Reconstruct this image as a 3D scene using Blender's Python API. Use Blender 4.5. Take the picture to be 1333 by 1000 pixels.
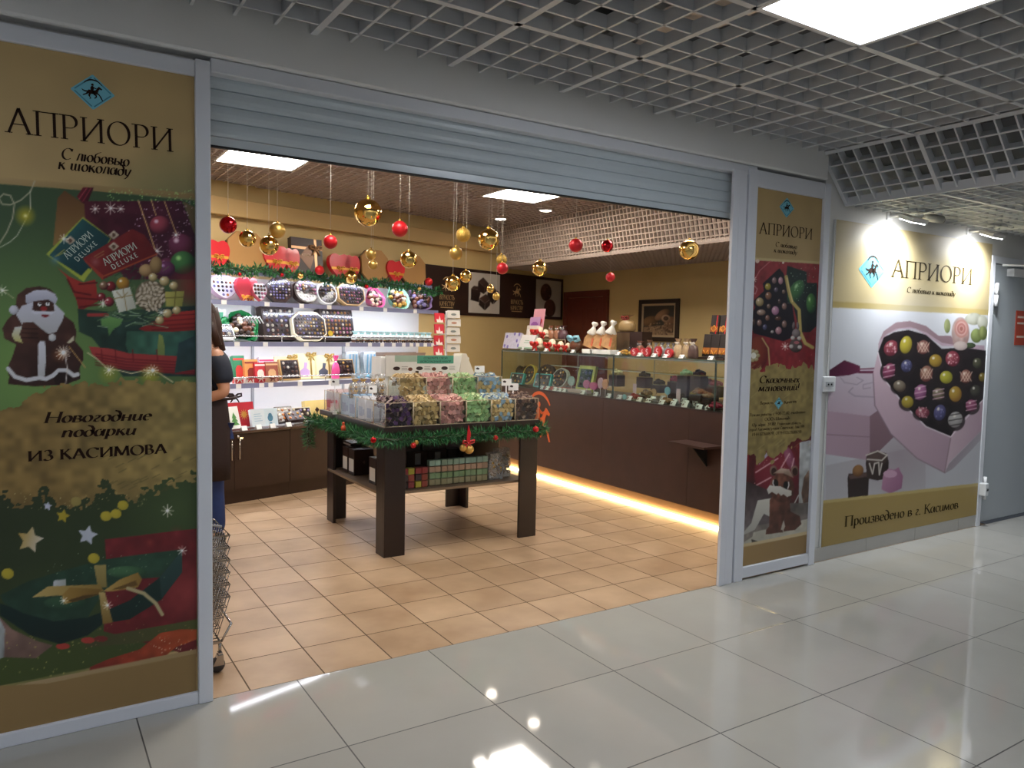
import bpy, bmesh, math, random
import numpy as np
from mathutils import Matrix, Vector
random.seed(7)
rng = np.random.default_rng(7)
SC = bpy.context.scene
for _o in list(bpy.data.objects):
    bpy.data.objects.remove(_o)
COL = SC.collection
PI = math.pi

# ------------------------------------------------------------------ camera
IMG_W, IMG_H = 1333.0, 1000.0
F_PX, YAW, PITCH, ROLL, CAM_H = 997.307, 0.568369, 0.0647286, 0.0206694, 1.442235
YF = 3.056                      # plane of the shop front


def cam_axes():
    cy, sy, cp, sp = math.cos(YAW), math.sin(YAW), math.cos(PITCH), math.sin(PITCH)
    fw = Vector((sy * cp, cy * cp, -sp))
    r0 = Vector((cy, -sy, 0))
    u0 = r0.cross(fw)
    r = math.cos(ROLL) * r0 + math.sin(ROLL) * u0
    u = -math.sin(ROLL) * r0 + math.cos(ROLL) * u0
    return r, u, fw


CR, CU, CF = cam_axes()
CC = Vector((0, 0, CAM_H))
cam_data = bpy.data.cameras.new('camera')
cam = bpy.data.objects.new('camera', cam_data)
COL.objects.link(cam)
cam_data.sensor_fit = 'HORIZONTAL'
cam_data.sensor_width = 36
cam_data.lens = F_PX / IMG_W * 36
cam_data.clip_start = 0.05
cam.matrix_world = Matrix(((CR.x, CU.x, -CF.x, 0), (CR.y, CU.y, -CF.y, 0), (CR.z, CU.z, -CF.z, CAM_H), (0, 0, 0, 1)))
SC.camera = cam

# ------------------------------------------------------------------ view, world, light levels
SC.view_settings.view_transform = 'Standard'
SC.view_settings.look = 'None'
SC.view_settings.gamma = 1
SC.view_settings.use_curve_mapping = False
SC.view_settings.exposure = 0.0
world = bpy.data.worlds.new('world')
SC.world = world
world.use_nodes = True
world.node_tree.nodes['Background'].inputs[0].default_value = (0.75, 0.85, 1.0, 1)
world.node_tree.nodes['Background'].inputs[1].default_value = 0.05
E_CORR = 21.0       # corridor ceiling panels
E_SHOP = 32.0      # shop ceiling panels
E_SHELF = 29.0     # strips under the shelves
E_STRIP = 60.0     # warm strip at the foot of the counter
E_SPOT = 95.0      # floodlights above the wall poster (watts)


# ------------------------------------------------------------------ pixel helpers (photograph pixel -> point on a real plane)
def ray(px, py):
    return CR * ((px - IMG_W / 2) / F_PX) - CU * ((py - IMG_H / 2) / F_PX) + CF


def at_plane(px, py, n, p0):
    d = ray(px, py)
    n = Vector(n)
    t = (Vector(p0) - CC).dot(n) / d.dot(n)
    return CC + d * t


def at_z(px, py, z): return at_plane(px, py, (0, 0, 1), (0, 0, z))
def at_y(px, py, y): return at_plane(px, py, (0, 1, 0), (0, y, 0))
def at_x(px, py, x): return at_plane(px, py, (1, 0, 0), (x, 0, 0))


# ------------------------------------------------------------------ colours and materials
def lin(c):
    if isinstance(c, str):
        c = [int(c[i:i + 2], 16) / 255 for i in (0, 2, 4)]
    return tuple((v / 12.92 if v <= .04045 else ((v + .055) / 1.055) ** 2.4) for v in c[:3])


MATS = {}
ORD = ['first', 'second', 'third', 'fourth', 'fifth', 'sixth', 'seventh', 'eighth', 'ninth', 'tenth', 'eleventh', 'twelfth', 'thirteenth', 'fourteenth', 'fifteenth', 'sixteenth', 'seventeenth']


def mat(name, c, rough=.5, metal=0., var=.08, scale=12., bump=0., spec=.5, coat=0., sheen=0., trans=0.):
    if name in MATS:
        return MATS[name]
    m = bpy.data.materials.new(name)
    m.use_nodes = True
    nt = m.node_tree
    b = nt.nodes['Principled BSDF']
    L = lin(c)
    b.inputs['Roughness'].default_value = rough
    b.inputs['Metallic'].default_value = metal
    b.inputs['Specular IOR Level'].default_value = spec
    b.inputs['Coat Weight'].default_value = coat
    b.inputs['Coat Roughness'].default_value = .08
    b.inputs['Transmission Weight'].default_value = trans
    tc = nt.nodes.new('ShaderNodeTexCoord')
    nz = nt.nodes.new('ShaderNodeTexNoise')
    nz.inputs['Scale'].default_value = scale
    nz.inputs['Detail'].default_value = 3
    nt.links.new(tc.outputs['Object'], nz.inputs['Vector'])
    mx = nt.nodes.new('ShaderNodeMix')
    mx.data_type = 'RGBA'
    mx.inputs[6].default_value = tuple(max(0, v * (1 - var)) for v in L) + (1,)
    mx.inputs[7].default_value = tuple(min(1, v * (1 + var)) for v in L) + (1,)
    nt.links.new(nz.outputs['Fac'], mx.inputs[0])
    nt.links.new(mx.outputs[2], b.inputs['Base Color'])
    if bump:
        bp = nt.nodes.new('ShaderNodeBump')
        bp.inputs['Strength'].default_value = bump
        bp.inputs['Distance'].default_value = .005
        nt.links.new(nz.outputs['Fac'], bp.inputs['Height'])
        nt.links.new(bp.outputs['Normal'], b.inputs['Normal'])
    MATS[name] = m
    return m


def emat(name, c, strength):
    if name in MATS:
        return MATS[name]
    m = bpy.data.materials.new(name)
    m.use_nodes = True
    nt = m.node_tree
    for n in list(nt.nodes):
        nt.nodes.remove(n)
    e = nt.nodes.new('ShaderNodeEmission')
    e.inputs[0].default_value = lin(c) + (1,)
    e.inputs[1].default_value = strength
    o = nt.nodes.new('ShaderNodeOutputMaterial')
    nt.links.new(e.outputs[0], o.inputs[0])
    MATS[name] = m
    return m


def glassmat(name, tint='f4fbf8', gloss=.06, rough=.02, body=0., fk=.55):
    """thin sheet: mostly transparent with a fresnel reflection"""
    if name in MATS:
        return MATS[name]
    m = bpy.data.materials.new(name)
    m.use_nodes = True
    nt = m.node_tree
    for n in list(nt.nodes):
        nt.nodes.remove(n)
    t = nt.nodes.new('ShaderNodeBsdfTransparent')
    t.inputs[0].default_value = lin(tint) + (1,)
    g = nt.nodes.new('ShaderNodeBsdfGlossy')
    g.inputs['Roughness'].default_value = rough
    fr = nt.nodes.new('ShaderNodeLayerWeight')
    fr.inputs[0].default_value = .25
    ma = nt.nodes.new('ShaderNodeMath')
    ma.operation = 'MULTIPLY_ADD'
    ma.inputs[1].default_value = fk
    ma.inputs[2].default_value = gloss
    nt.links.new(fr.outputs['Fresnel'], ma.inputs[0])
    mx = nt.nodes.new('ShaderNodeMixShader')
    nt.links.new(ma.outputs[0], mx.inputs[0])
    nt.links.new(t.outputs[0], mx.inputs[1])
    nt.links.new(g.outputs[0], mx.inputs[2])
    last = mx
    if body:
        d = nt.nodes.new('ShaderNodeBsdfDiffuse')
        d.inputs[0].default_value = lin('f2f2f0') + (1,)
        m2 = nt.nodes.new('ShaderNodeMixShader')
        nz = nt.nodes.new('ShaderNodeTexNoise')
        nz.inputs['Scale'].default_value = 30
        tc = nt.nodes.new('ShaderNodeTexCoord')
        nt.links.new(tc.outputs['Object'], nz.inputs['Vector'])
        mm = nt.nodes.new('ShaderNodeMath')
        mm.operation = 'MULTIPLY'
        mm.inputs[1].default_value = body * 2
        nt.links.new(nz.outputs['Fac'], mm.inputs[0])
        nt.links.new(mm.outputs[0], m2.inputs[0])
        nt.links.new(mx.outputs[0], m2.inputs[1])
        nt.links.new(d.outputs[0], m2.inputs[2])
        last = m2
    o = nt.nodes.new('ShaderNodeOutputMaterial')
    nt.links.new(last.outputs[0], o.inputs[0])
    MATS[name] = m
    return m


def vcolmat(name, rough=.35, coat=0., spec=.4):
    if name in MATS:
        return MATS[name]
    m = bpy.data.materials.new(name)
    m.use_nodes = True
    nt = m.node_tree
    b = nt.nodes['Principled BSDF']
    b.inputs['Roughness'].default_value = rough
    b.inputs['Coat Weight'].default_value = coat
    b.inputs['Specular IOR Level'].default_value = spec
    a = nt.nodes.new('ShaderNodeAttribute')
    a.attribute_name = 'print'
    nt.links.new(a.outputs['Color'], b.inputs['Base Color'])
    MATS[name] = m
    return m


def tilemat(name, c1, c2, grout, sx, sy, ox, oy, gw, rough, nscale, spec=.5, bumpy=0., coat=0.):
    m = bpy.data.materials.new(name)
    m.use_nodes = True
    nt = m.node_tree
    N, Lk = nt.nodes, nt.links
    b = N['Principled BSDF']
    tc = N.new('ShaderNodeTexCoord')
    sep = N.new('ShaderNodeSeparateXYZ')
    Lk.new(tc.outputs['Object'], sep.inputs[0])

    def math_(op, a, bb):
        n = N.new('ShaderNodeMath')
        n.operation = op
        for i, v in enumerate((a, bb)):
            if v is None:
                continue
            if isinstance(v, (int, float)):
                n.inputs[i].default_value = v
            else:
                Lk.new(v, n.inputs[i])
        return n.outputs[0]
    outs, cells = [], []
    for axis, s, o in ((0, sx, ox), (1, sy, oy)):
        t = math_('DIVIDE', math_('SUBTRACT', sep.outputs[axis], o), s)
        cells.append(math_('FLOOR', t, None))
        fr = math_('FRACT', t, None)
        dd = math_('MINIMUM', fr, math_('SUBTRACT', 1.0, fr))
        outs.append(math_('MULTIPLY', dd, s))
    d = math_('MINIMUM', outs[0], outs[1])
    isg = math_('LESS_THAN', d, gw / 2)
    comb = N.new('ShaderNodeCombineXYZ')
    Lk.new(cells[0], comb.inputs[0])
    Lk.new(cells[1], comb.inputs[1])
    wn = N.new('ShaderNodeTexWhiteNoise')
    Lk.new(comb.outputs[0], wn.inputs['Vector'])
    nz = N.new('ShaderNodeTexNoise')
    nz.inputs['Scale'].default_value = nscale
    nz.inputs['Detail'].default_value = 4
    ad = N.new('ShaderNodeVectorMath')
    ad.operation = 'ADD'
    Lk.new(tc.outputs['Object'], ad.inputs[0])
    sc = N.new('ShaderNodeVectorMath')
    sc.operation = 'SCALE'
    Lk.new(wn.outputs['Color'], sc.inputs[0])
    sc.inputs['Scale'].default_value = 9.
    Lk.new(sc.outputs[0], ad.inputs[1])
    Lk.new(ad.outputs[0], nz.inputs['Vector'])
    f = math_('ADD', math_('MULTIPLY', math_('SUBTRACT', nz.outputs['Fac'], .5), 2.2), math_('ADD', .5, math_('MULTIPLY', math_('SUBTRACT', wn.outputs['Value'], .5), .35)))
    cl = N.new('ShaderNodeClamp')
    Lk.new(f, cl.inputs[0])
    mx = N.new('ShaderNodeMix')
    mx.data_type = 'RGBA'
    mx.inputs[6].default_value = lin(c1) + (1,)
    mx.inputs[7].default_value = lin(c2) + (1,)
    Lk.new(cl.outputs[0], mx.inputs[0])
    m2 = N.new('ShaderNodeMix')
    m2.data_type = 'RGBA'
    Lk.new(isg, m2.inputs[0])
    Lk.new(mx.outputs[2], m2.inputs[6])
    m2.inputs[7].default_value = lin(grout) + (1,)
    Lk.new(m2.outputs[2], b.inputs['Base Color'])
    Lk.new(math_('ADD', rough, math_('MULTIPLY', isg, .5)), b.inputs['Roughness'])
    b.inputs['Specular IOR Level'].default_value = spec
    b.inputs['Coat Weight'].default_value = coat
    bp = N.new('ShaderNodeBump')
    bp.inputs['Strength'].default_value = .35
    bp.inputs['Distance'].default_value = .002
    Lk.new(math_('SUBTRACT', math_('MULTIPLY', nz.outputs['Fac'], bumpy), isg), bp.inputs['Height'])
    Lk.new(bp.outputs['Normal'], b.inputs['Normal'])
    return m


# ------------------------------------------------------------------ mesh builder
class MB:
    def __init__(self):
        self.v, self.f, self.mi, self.sm, self.M = [], [], [], [], Matrix()

    def add(self, vs, fs, m=0, smooth=False):
        k = len(self.v)
        M = self.M
        self.v += [tuple(M @ Vector(p)) for p in vs]
        self.f += [tuple(i + k for i in f) for f in fs]
        self.mi += [m] * len(fs)
        self.sm += [smooth] * len(fs)
        return self

    def box(self, x0, y0, z0, x1, y1, z1, m=0):
        if x0 > x1: x0, x1 = x1, x0
        if y0 > y1: y0, y1 = y1, y0
        if z0 > z1: z0, z1 = z1, z0
        return self.add([(x0, y0, z0), (x1, y0, z0), (x1, y1, z0), (x0, y1, z0), (x0, y0, z1), (x1, y0, z1), (x1, y1, z1), (x0, y1, z1)],
                        [(0, 3, 2, 1), (4, 5, 6, 7), (0, 1, 5, 4), (1, 2, 6, 5), (2, 3, 7, 6), (3, 0, 4, 7)], m)

    def cbox(self, c, s, m=0):
        return self.box(c[0] - s[0] / 2, c[1] - s[1] / 2, c[2] - s[2] / 2, c[0] + s[0] / 2, c[1] + s[1] / 2, c[2] + s[2] / 2, m)

    def quad(self, a, b, c, d, m=0):
        return self.add([a, b, c, d], [(0, 1, 2, 3)], m)

    def prism(self, pts, y0, y1, m=0, mside=None, smooth=False):
        """polygon in x,z (counter-clockwise seen from -y) extruded from y0 (front) to y1"""
        n = len(pts)
        vs = [(x, y0, z) for x, z in pts] + [(x, y1, z) for x, z in pts]
        self.add(vs, [tuple(range(n))], m)
        self.add(vs, [tuple(range(2 * n - 1, n - 1, -1))], m if mside is None else mside)
        return self.add(vs, [(i, i + n, (i + 1) % n + n, (i + 1) % n) for i in range(n)], m if mside is None else mside, smooth)

    def vprism(self, pts, z0, z1, m=0, mside=None, smooth=False):
        n = len(pts)
        vs = [(x, y, z0) for x, y in pts] + [(x, y, z1) for x, y in pts]
        self.add(vs, [tuple(range(n - 1, -1, -1)), tuple(range(n, 2 * n))], m)
        return self.add(vs, [(i, (i + 1) % n, (i + 1) % n + n, i + n) for i in range(n)], m if mside is None else mside, smooth)

    def tube(self, pts, r, n=8, m=0, cap=True, r1=None):
        pts = [Vector(p) for p in pts]
        k = len(pts)
        vs, fs = [], []
        prev = None
        for i, p in enumerate(pts):
            d = (pts[min(i + 1, k - 1)] - pts[max(i - 1, 0)])
            d = d.normalized() if d.length > 1e-9 else Vector((0, 0, 1))
            if prev is None:
                a = Vector((0, 0, 1)) if abs(d.z) < .9 else Vector((1, 0, 0))
                u = d.cross(a).normalized()
            else:
                u = (prev - d * prev.dot(d)).normalized()
            prev = u
            w = d.cross(u)
            rr = r if r1 is None else r + (r1 - r) * i / max(1, k - 1)
            vs += [p + (u * math.cos(2 * PI * j / n) + w * math.sin(2 * PI * j / n)) * rr for j in range(n)]
        for i in range(k - 1):
            for j in range(n):
                fs.append((i * n + j, i * n + (j + 1) % n, (i + 1) * n + (j + 1) % n, (i + 1) * n + j))
        if cap:
            fs.append(tuple(range(n - 1, -1, -1)))
            fs.append(tuple(range((k - 1) * n, k * n)))
        return self.add(vs, fs, m, True)

    def lathe(self, prof, n=16, m=0, c=(0, 0, 0), smooth=True):
        vs, fs = [], []
        k = len(prof)
        for r, z in prof:
            vs += [(c[0] + r * math.cos(2 * PI * j / n), c[1] + r * math.sin(2 * PI * j / n), c[2] + z) for j in range(n)]
        for i in range(k - 1):
            for j in range(n):
                fs.append((i * n + j, i * n + (j + 1) % n, (i + 1) * n + (j + 1) % n, (i + 1) * n + j))
        fs.append(tuple(range(n - 1, -1, -1)))
        fs.append(tuple(range((k - 1) * n, k * n)))
        return self.add(vs, fs, m, smooth)

    def ball(self, c, r, m=0, n=12, k=8, sq=(1, 1, 1)):
        vs, fs = [(c[0], c[1], c[2] - r * sq[2])], []
        for i in range(1, k):
            a = -PI / 2 + PI * i / k
            vs += [(c[0] + r * sq[0] * math.cos(a) * math.cos(2 * PI * j / n), c[1] + r * sq[1] * math.cos(a) * math.sin(2 * PI * j / n), c[2] + r * sq[2] * math.sin(a)) for j in range(n)]
        vs.append((c[0], c[1], c[2] + r * sq[2]))
        for j in range(n):
            fs.append((0, 1 + (j + 1) % n, 1 + j))
            fs.append((len(vs) - 1, 1 + (k - 2) * n + j, 1 + (k - 2) * n + (j + 1) % n))
        for i in range(k - 2):
            for j in range(n):
                fs.append((1 + i * n + j, 1 + i * n + (j + 1) % n, 1 + (i + 1) * n + (j + 1) % n, 1 + (i + 1) * n + j))
        return self.add(vs, fs, m, True)

    def mesh(self, name, mats):
        me = bpy.data.meshes.new(name)
        me.from_pydata(self.v, [], self.f)
        if not isinstance(mats, (list, tuple)):
            mats = [mats]
        for q in mats:
            me.materials.append(q)
        me.polygons.foreach_set('material_index', self.mi)
        me.polygons.foreach_set('use_smooth', self.sm)
        me.update()
        return me

    def build(self, name, mats, parent=None, loc=(0, 0, 0), rz=0., bevel=0., label=None):
        o = bpy.data.objects.new(name, self.mesh(name, mats))
        COL.objects.link(o)
        o.location = loc
        o.rotation_euler = (0, 0, rz)
        if parent is not None:
            o.parent = parent
        if bevel:
            b = o.modifiers.new('bevel', 'BEVEL')
            b.width = bevel
            b.segments = 2
            b.limit_method = 'ANGLE'
            b.angle_limit = .7
        if label:
            o['label'] = label
        return o


def tag(o, label, cat, group=None, kind=None):
    o['label'] = label
    o['category'] = cat
    if group: o['group'] = group
    if kind: o['kind'] = kind
    return o


def thing(name, label, cat, loc=(0, 0, 0), rz=0., group=None):
    o = bpy.data.objects.new(name, None)
    o.empty_display_size = .05
    COL.objects.link(o)
    o.location = loc
    o.rotation_euler = (0, 0, rz)
    return tag(o, label, cat, group)


def struct(name, mb, mats, parent=None, bevel=0.):
    o = mb.build(name, mats, parent, bevel=bevel)
    o['kind'] = 'structure'
    return o


def dup(root, loc, rz=None, label=None, group=None, scale=None):
    r = root.copy()
    COL.objects.link(r)
    r.location = loc
    if rz is not None: r.rotation_euler = (0, 0, rz)
    if label: r['label'] = label
    if group: r['group'] = group
    if scale: r.scale = scale
    for ch in list(root.children):
        c = ch.copy()
        COL.objects.link(c)
        c.parent = r
        for g in list(ch.children):
            d = g.copy()
            COL.objects.link(d)
            d.parent = c
    return r

# ================================================================== THE SETTING
WA = math.atan(.30)                       # the shelf wall stands askew to the shop front
WU = Vector((math.cos(WA), math.sin(WA), 0))
WN = Vector((math.sin(WA), -math.cos(WA), 0))   # towards the room
W0 = Vector((1.38, 7.08, 0))
XR = 6.264                                # wall behind the counter
ZC, ZS, ZSL, ZCL = 2.60, 2.72, 2.26, 2.31  # corridor / shop / low shop / low corridor ceiling


def wallpt(s, d=0., z=0.): return W0 + WU * s + WN * d + Vector((0, 0, z))
def wall_y(x): return W0.y + .30 * (x - W0.x)
def SW(px, py, d):
    """pixel -> (s, z) on the plane d metres in front of the shelf wall"""
    p = at_plane(px, py, WN, W0 + WN * d)
    return (p - W0).dot(WU), p.z


m_wall = mat('white_wall_paint', 'd6d6d3', .55, var=.03, scale=3)
m_fascia = mat('fascia_paint', 'e4e4e2', .45, var=.03, scale=2)
m_frame = mat('white_aluminium', 'd9dce2', .32, var=.03, scale=6)
m_yellow = mat('mustard_wall_paint', 'ccb27c', .6, var=.05, scale=4, bump=.1)
m_shut = mat('shutter_grey', 'bcc6cb', .3, var=.03, scale=4, coat=.3)
m_black = mat('black_gap', '0c0c0e', .6)
m_grid = mat('grid_white', 'c8cbcf', .5, var=.03)
m_gridshop = mat('grid_shop', 'b9a79c', .5, var=.03)
m_slab = mat('plenum_grey', '64666a', .9, var=.15, scale=2)
m_slab2 = mat('plenum_shop', '6b6058', .9, var=.15, scale=2)
m_skirt = mat('skirting_tile', 'b3b1ab', .35, var=.08, scale=5)
m_dark = mat('wenge_wood', '35221c', .45, var=.25, scale=9, spec=.4)
m_chrome = mat('chrome', 'd0d0d0', .15, 1.)
m_white = mat('white_plastic', 'e6e6e6', .4, var=.02)

t_corr = tilemat('polished_porcelain', 'a5a39c', 'aeaca5', '3c3a38', .6, .6, .3287, 2.4663, .005, .05, 2.2, spec=.75, bumpy=.02)
t_shop = tilemat('beige_stoneware', 'a48668', 'c7aa8a', '57442f', .3055, .3055, .1307, 3.056, .006, .33, 3.4, spec=.45, bumpy=.25)
b = MB(); b.box(-4, -2.6, -.12, 9.5, YF, 0); struct('floor_corridor', b, t_corr)
b = MB(); b.box(-1.3, YF + .002, -.12, 6.5, 8.9, 0); struct('floor_shop', b, t_shop)

# --- shop front
b = MB(); b.box(-4, 3.10, 0, .55, 3.16, 2.44); struct('wall_front_left', b, m_wall)
b = MB(); b.box(4.275, 3.075, .0, 6.375, 3.2, 3.0); b.box(6.375, 3.075, 2.12, 7.42, 3.2, 3.0); b.box(7.42, 3.075, 0, 9.5, 3.2, 3.0); struct('wall_front_right', b, m_wall)
b = MB()
b.box(-4, 3.035, 2.44, 4.245, 3.2, 2.98)
struct('wall_header', b, m_fascia, bevel=.012)
b = MB(); b.box(.60, 3.045, 2.385, 3.60, 3.12, 2.437); struct('trim_1', b, m_frame, bevel=.004)
b = MB(); b.box(-4, 3.13, 2.40, 4.3, 3.2, 3.0); struct('wall_lintel', b, m_wall)
# left poster frame (vertical, top and bottom rails)
b = MB(); b.box(.545, 3.035, 0, .597, 3.16, 2.42); struct('trim_2', b, m_frame, bevel=.004)
b = MB(); b.box(-.17, 3.04, 0, .545, 3.09, .048); b.box(-.17, 3.04, 2.358, .545, 3.09, 2.415); b.box(-.17, 3.04, .048, -.115, 3.09, 2.36); struct('trim_3', b, m_frame, bevel=.003)
# shutter guide and right poster frame
b = MB(); b.box(3.392, 3.03, 0, 3.44, 3.05, 2.40); b.box(3.444, 3.035, 0, 3.508, 3.09, 2.40); b.box(3.40, 3.05, 0, 3.444, 3.058, 2.40, 1); b.box(3.508, 3.06, 0, 3.524, 3.1, 2.40, 1)
struct('trim_4', b, [m_frame, m_black], bevel=.003)
b = MB(); b.box(3.524, 3.035, 0, 3.60, 3.11, 2.42); b.box(4.222, 3.035, 0, 4.28, 3.2, 2.42); b.box(3.6, 3.04, .012, 4.222, 3.2, .078); b.box(3.6, 3.04, 2.325, 4.222, 3.2, 2.42)
struct('trim_5', b, m_frame, bevel=.003)
b = MB(); b.box(3.60, 3.07, .07, 4.222, 3.2, 2.33); struct('wall_pier', b, m_wall)
b = MB()
for k in range(4):
    b.box(4.285 + .6 * k, 3.062, 0, min(4.285 + .6 * k + .597, 6.372), 3.085, .092)
struct('baseboard_front', b, m_skirt, bevel=.002)
# white cover strips at the wall poster
b = MB(); b.box(6.335, 3.05, .0, 6.39, 3.1, 2.13); b.box(6.39, 3.06, 2.075, 7.42, 3.1, 2.13); struct('trim_6', b, m_frame, bevel=.003)

# --- corridor side behind the photographer and the far ends
b = MB(); b.box(-4, -2.7, 0, 9.5, -2.6, 3.0); struct('wall_back', b, m_wall)
b = MB(); b.box(-4.1, -2.7, 0, -4, 3.2, 3.0); struct('wall_corridor_left', b, m_wall)
b = MB(); b.box(9.5, -2.7, 0, 9.6, 3.2, 3.0); struct('wall_corridor_right', b, m_wall)
b = MB(); b.box(-4.1, -2.7, 3.0, 9.6, 3.2, 3.1); struct('ceiling_slab', b, m_slab)

# --- shop walls
b = MB()
b.M = Matrix.Translation(W0) @ Matrix.Rotation(WA, 4, 'Z')
b.box(-2.9, 0, 0, 5.1, .12, 2.95)
struct('wall_shelves', b, m_yellow)
b = MB(); b.box(XR, 3.2, 0, XR + .12, 8.75, 2.95); struct('wall_right', b, m_yellow)
b = MB(); b.box(-1.25, 3.16, 0, -1.13, 6.4, 2.95); struct('wall_left', b, m_yellow)
b = MB(); b.box(-1.3, 3.2, 2.96, 6.5, 8.9, 3.06); struct('ceiling_shop_slab', b, m_slab2)
# duct boxed along the top of the shelf wall
b = MB()
b.M = Matrix.Translation(W0) @ Matrix.Rotation(WA, 4, 'Z')
b.box(-2.6, -.10, 2.425, 3.70, .0, 2.575)
struct('trim_7', b, mat('duct_paint', 'b89a68', .6, var=.04, scale=3), bevel=.004)


# --- open grid ceilings
def gridbars(b, M, u0, u1, v0, v1, step, th, depth, main=0, mth=.024, mdepth=None, skip=(), uoff=None, voff=None, clip=None):
    """bars in the u,v plane hanging 'depth' along +w; main: every main-th bar is thicker"""
    b.M = M
    uoff = u0 if uoff is None else uoff
    voff = v0 if voff is None else voff

    def run(a0, a1, off, axis, c0, c1):
        k = math.ceil((a0 - off) / step - 1e-6)
        while off + k * step <= a1 + 1e-6:
            a = off + k * step
            ismain = main and k % main == 0
            t = mth if ismain else th
            dp = (mdepth or depth) if ismain else depth
            lo = -.004 if ismain else 0
            segs = [(c0, c1)]
            for (su0, su1, sv0, sv1) in skip:
                q0, q1, r0, r1 = (su0, su1, sv0, sv1) if axis == 0 else (sv0, sv1, su0, su1)
                if q0 + .01 < a < q1 - .01:
                    ns = []
                    for s0, s1 in segs:
                        if r0 > s0 and r1 < s1: ns += [(s0, r0), (r1, s1)]
                        else: ns.append((s0, s1))
                    segs = ns
            for s0, s1 in segs:
                if clip: s0, s1 = clip(axis, a, s0, s1)
                if s1 - s0 < .01: continue
                if axis == 0: b.box(a - t / 2, s0, lo, a + t / 2, s1, dp)
                else: b.box(s0, a - t / 2, lo, s1, a + t / 2, dp)
            k += 1
    run(u0, u1, uoff, 0, v0, v1)
    run(v0, v1, voff, 1, u0, u1)
    b.M = Matrix()


LIGHTS_C = [(2.18, 1.28), (2.18, -1.13), (-1.42, -1.13), (-1.42, 1.28)]  # only the first is in view; the rest are added to brighten the corridor
b = MB()
gridbars(b, Matrix.Translation((0, 0, ZC)), -3.98, 4.19, -2.58, 3.03, .15, .011, .05, main=4, mth=.027, mdepth=.045, uoff=.38, voff=.08 + .6 * 0,
         skip=[(x, x + .6, y, y + .6) for x, y in LIGHTS_C])
struct('ceiling_corridor', b, m_grid)
SL = Vector((4.47 - 4.20, 0, ZCL - ZC))
sll = SL.length
SU = SL.normalized()
SNv = Vector((-SU.z, 0, SU.x)) * 1.0
SNv = SNv if SNv.z > 0 else -SNv
Ms = Matrix(((SU.x, 0, SNv.x, 4.20), (0, 1, 0, 0), (SU.z, 0, SNv.z, ZC), (0, 0, 0, 1)))
b = MB()
gridbars(b, Ms, 0, sll, -2.58, 3.06, .0991, .009, .05, main=6, uoff=0, voff=.08)
struct('ceiling_slope', b, m_grid)
b = MB()
gridbars(b, Matrix.Translation((0, 0, ZCL)), 4.47, 9.48, -2.58, 3.06, .10, .009, .05, main=6, uoff=4.47, voff=.08)
struct('ceiling_low', b, m_grid)
b = MB(); b.box(4.35, -2.6, 2.62, 9.5, 3.07, 2.66); struct('ceiling_low_slab', b, m_slab)

PAN = [(1.55, 5.95), (3.90, 5.95), (1.55, 3.85), (3.90, 3.85)]


def clipshop(axis, a, s0, s1):
    if axis == 0: return s0, min(s1, wall_y(a) - .01)
    return max(s0, W0.x + (a - W0.y) / .30 + .02), s1


b = MB()
gridbars(b, Matrix.Translation((0, 0, ZS)), -1.1, 4.86, 3.2, 8.2, .075, .010, .035, uoff=.0, voff=.0,
         skip=[(x - .3, x + .3, y - .3, y + .3) for x, y in PAN], clip=clipshop)
struct('ceiling_shop', b, m_gridshop)
Dv = Vector((4.97 - 4.86, 0, ZSL - ZS)).normalized()
Dn = Vector((-Dv.z, 0, Dv.x))
Md = Matrix(((Dv.x, 0, Dn.x, 4.86), (0, 1, 0, 0), (Dv.z, 0, Dn.z, ZS), (0, 0, 0, 1)))
b = MB()
gridbars(b, Md, 0, .473, 3.2, 8.14, .0525, .011, .03, uoff=0, voff=0, clip=lambda ax, a, s0, s1: (s0, s1))
struct('ceiling_drop', b, mat('grid_drop', 'cdbbae', .45, var=.03))
b = MB(); b.M = Md; b.box(-.02, 3.2, .075, .48, 8.14, .09); struct('ceiling_drop_back', b, m_slab2)
b = MB()
gridbars(b, Matrix.Translation((0, 0, ZSL)), 4.97, 6.255, 3.2, 8.55, .06, .006, .035, uoff=4.97, voff=0, clip=clipshop)
b.box(4.97, 3.2, ZSL + .05, XR, 8.6, ZSL + .06)
struct('ceiling_shop_low', b, m_gridshop)

# insulated ducts above the corridor grid
m_foil = mat('foil', 'b8b8b8', .28, 1., var=.2, scale=25, bump=1.)
for k, (x, r) in enumerate(((2.45, .16), (3.65, .2))):
    b = MB()
    pts = [(x + .06 * math.sin(i * 1.3), -2.5 + i * .22, 2.86 - .02 * math.cos(i)) for i in range(26)]
    b.tube(pts, r * .8, 14)
    for i, vv in enumerate(b.v):
        b.v[i] = (vv[0] + rng.normal(0, .012), vv[1] + rng.normal(0, .012), min(vv[2] + rng.normal(0, .012), 2.99))
    b.sm = [False] * len(b.sm)
    tag(b.build('ventilation_duct', m_foil), ['foil wrapped duct above the ceiling grid over the bright corridor light', 'foil wrapped duct above the ceiling grid near its sloping end'][k], 'duct')


# --- lamps
def panel(x, y, z, e, label, group):
    t = thing('ceiling_light', label, 'light', (x, y, z), group=group)
    f = MB()
    for a in ((-.3, -.3, -.285, .3), (.285, -.3, .3, .3), (-.285, -.3, .285, -.285), (-.285, .285, .285, .3)):
        f.box(a[0], a[1], -.006, a[2], a[3], .03)
    f.build('frame', m_white, t)
    f = MB(); f.box(-.285, -.285, .012, .285, .285, .045); f.build('housing', m_white, t)
    d = MB(); d.box(-.285, -.285, 0, .285, .285, .006)
    d.build('diffuser', e, t)
    return t


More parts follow.
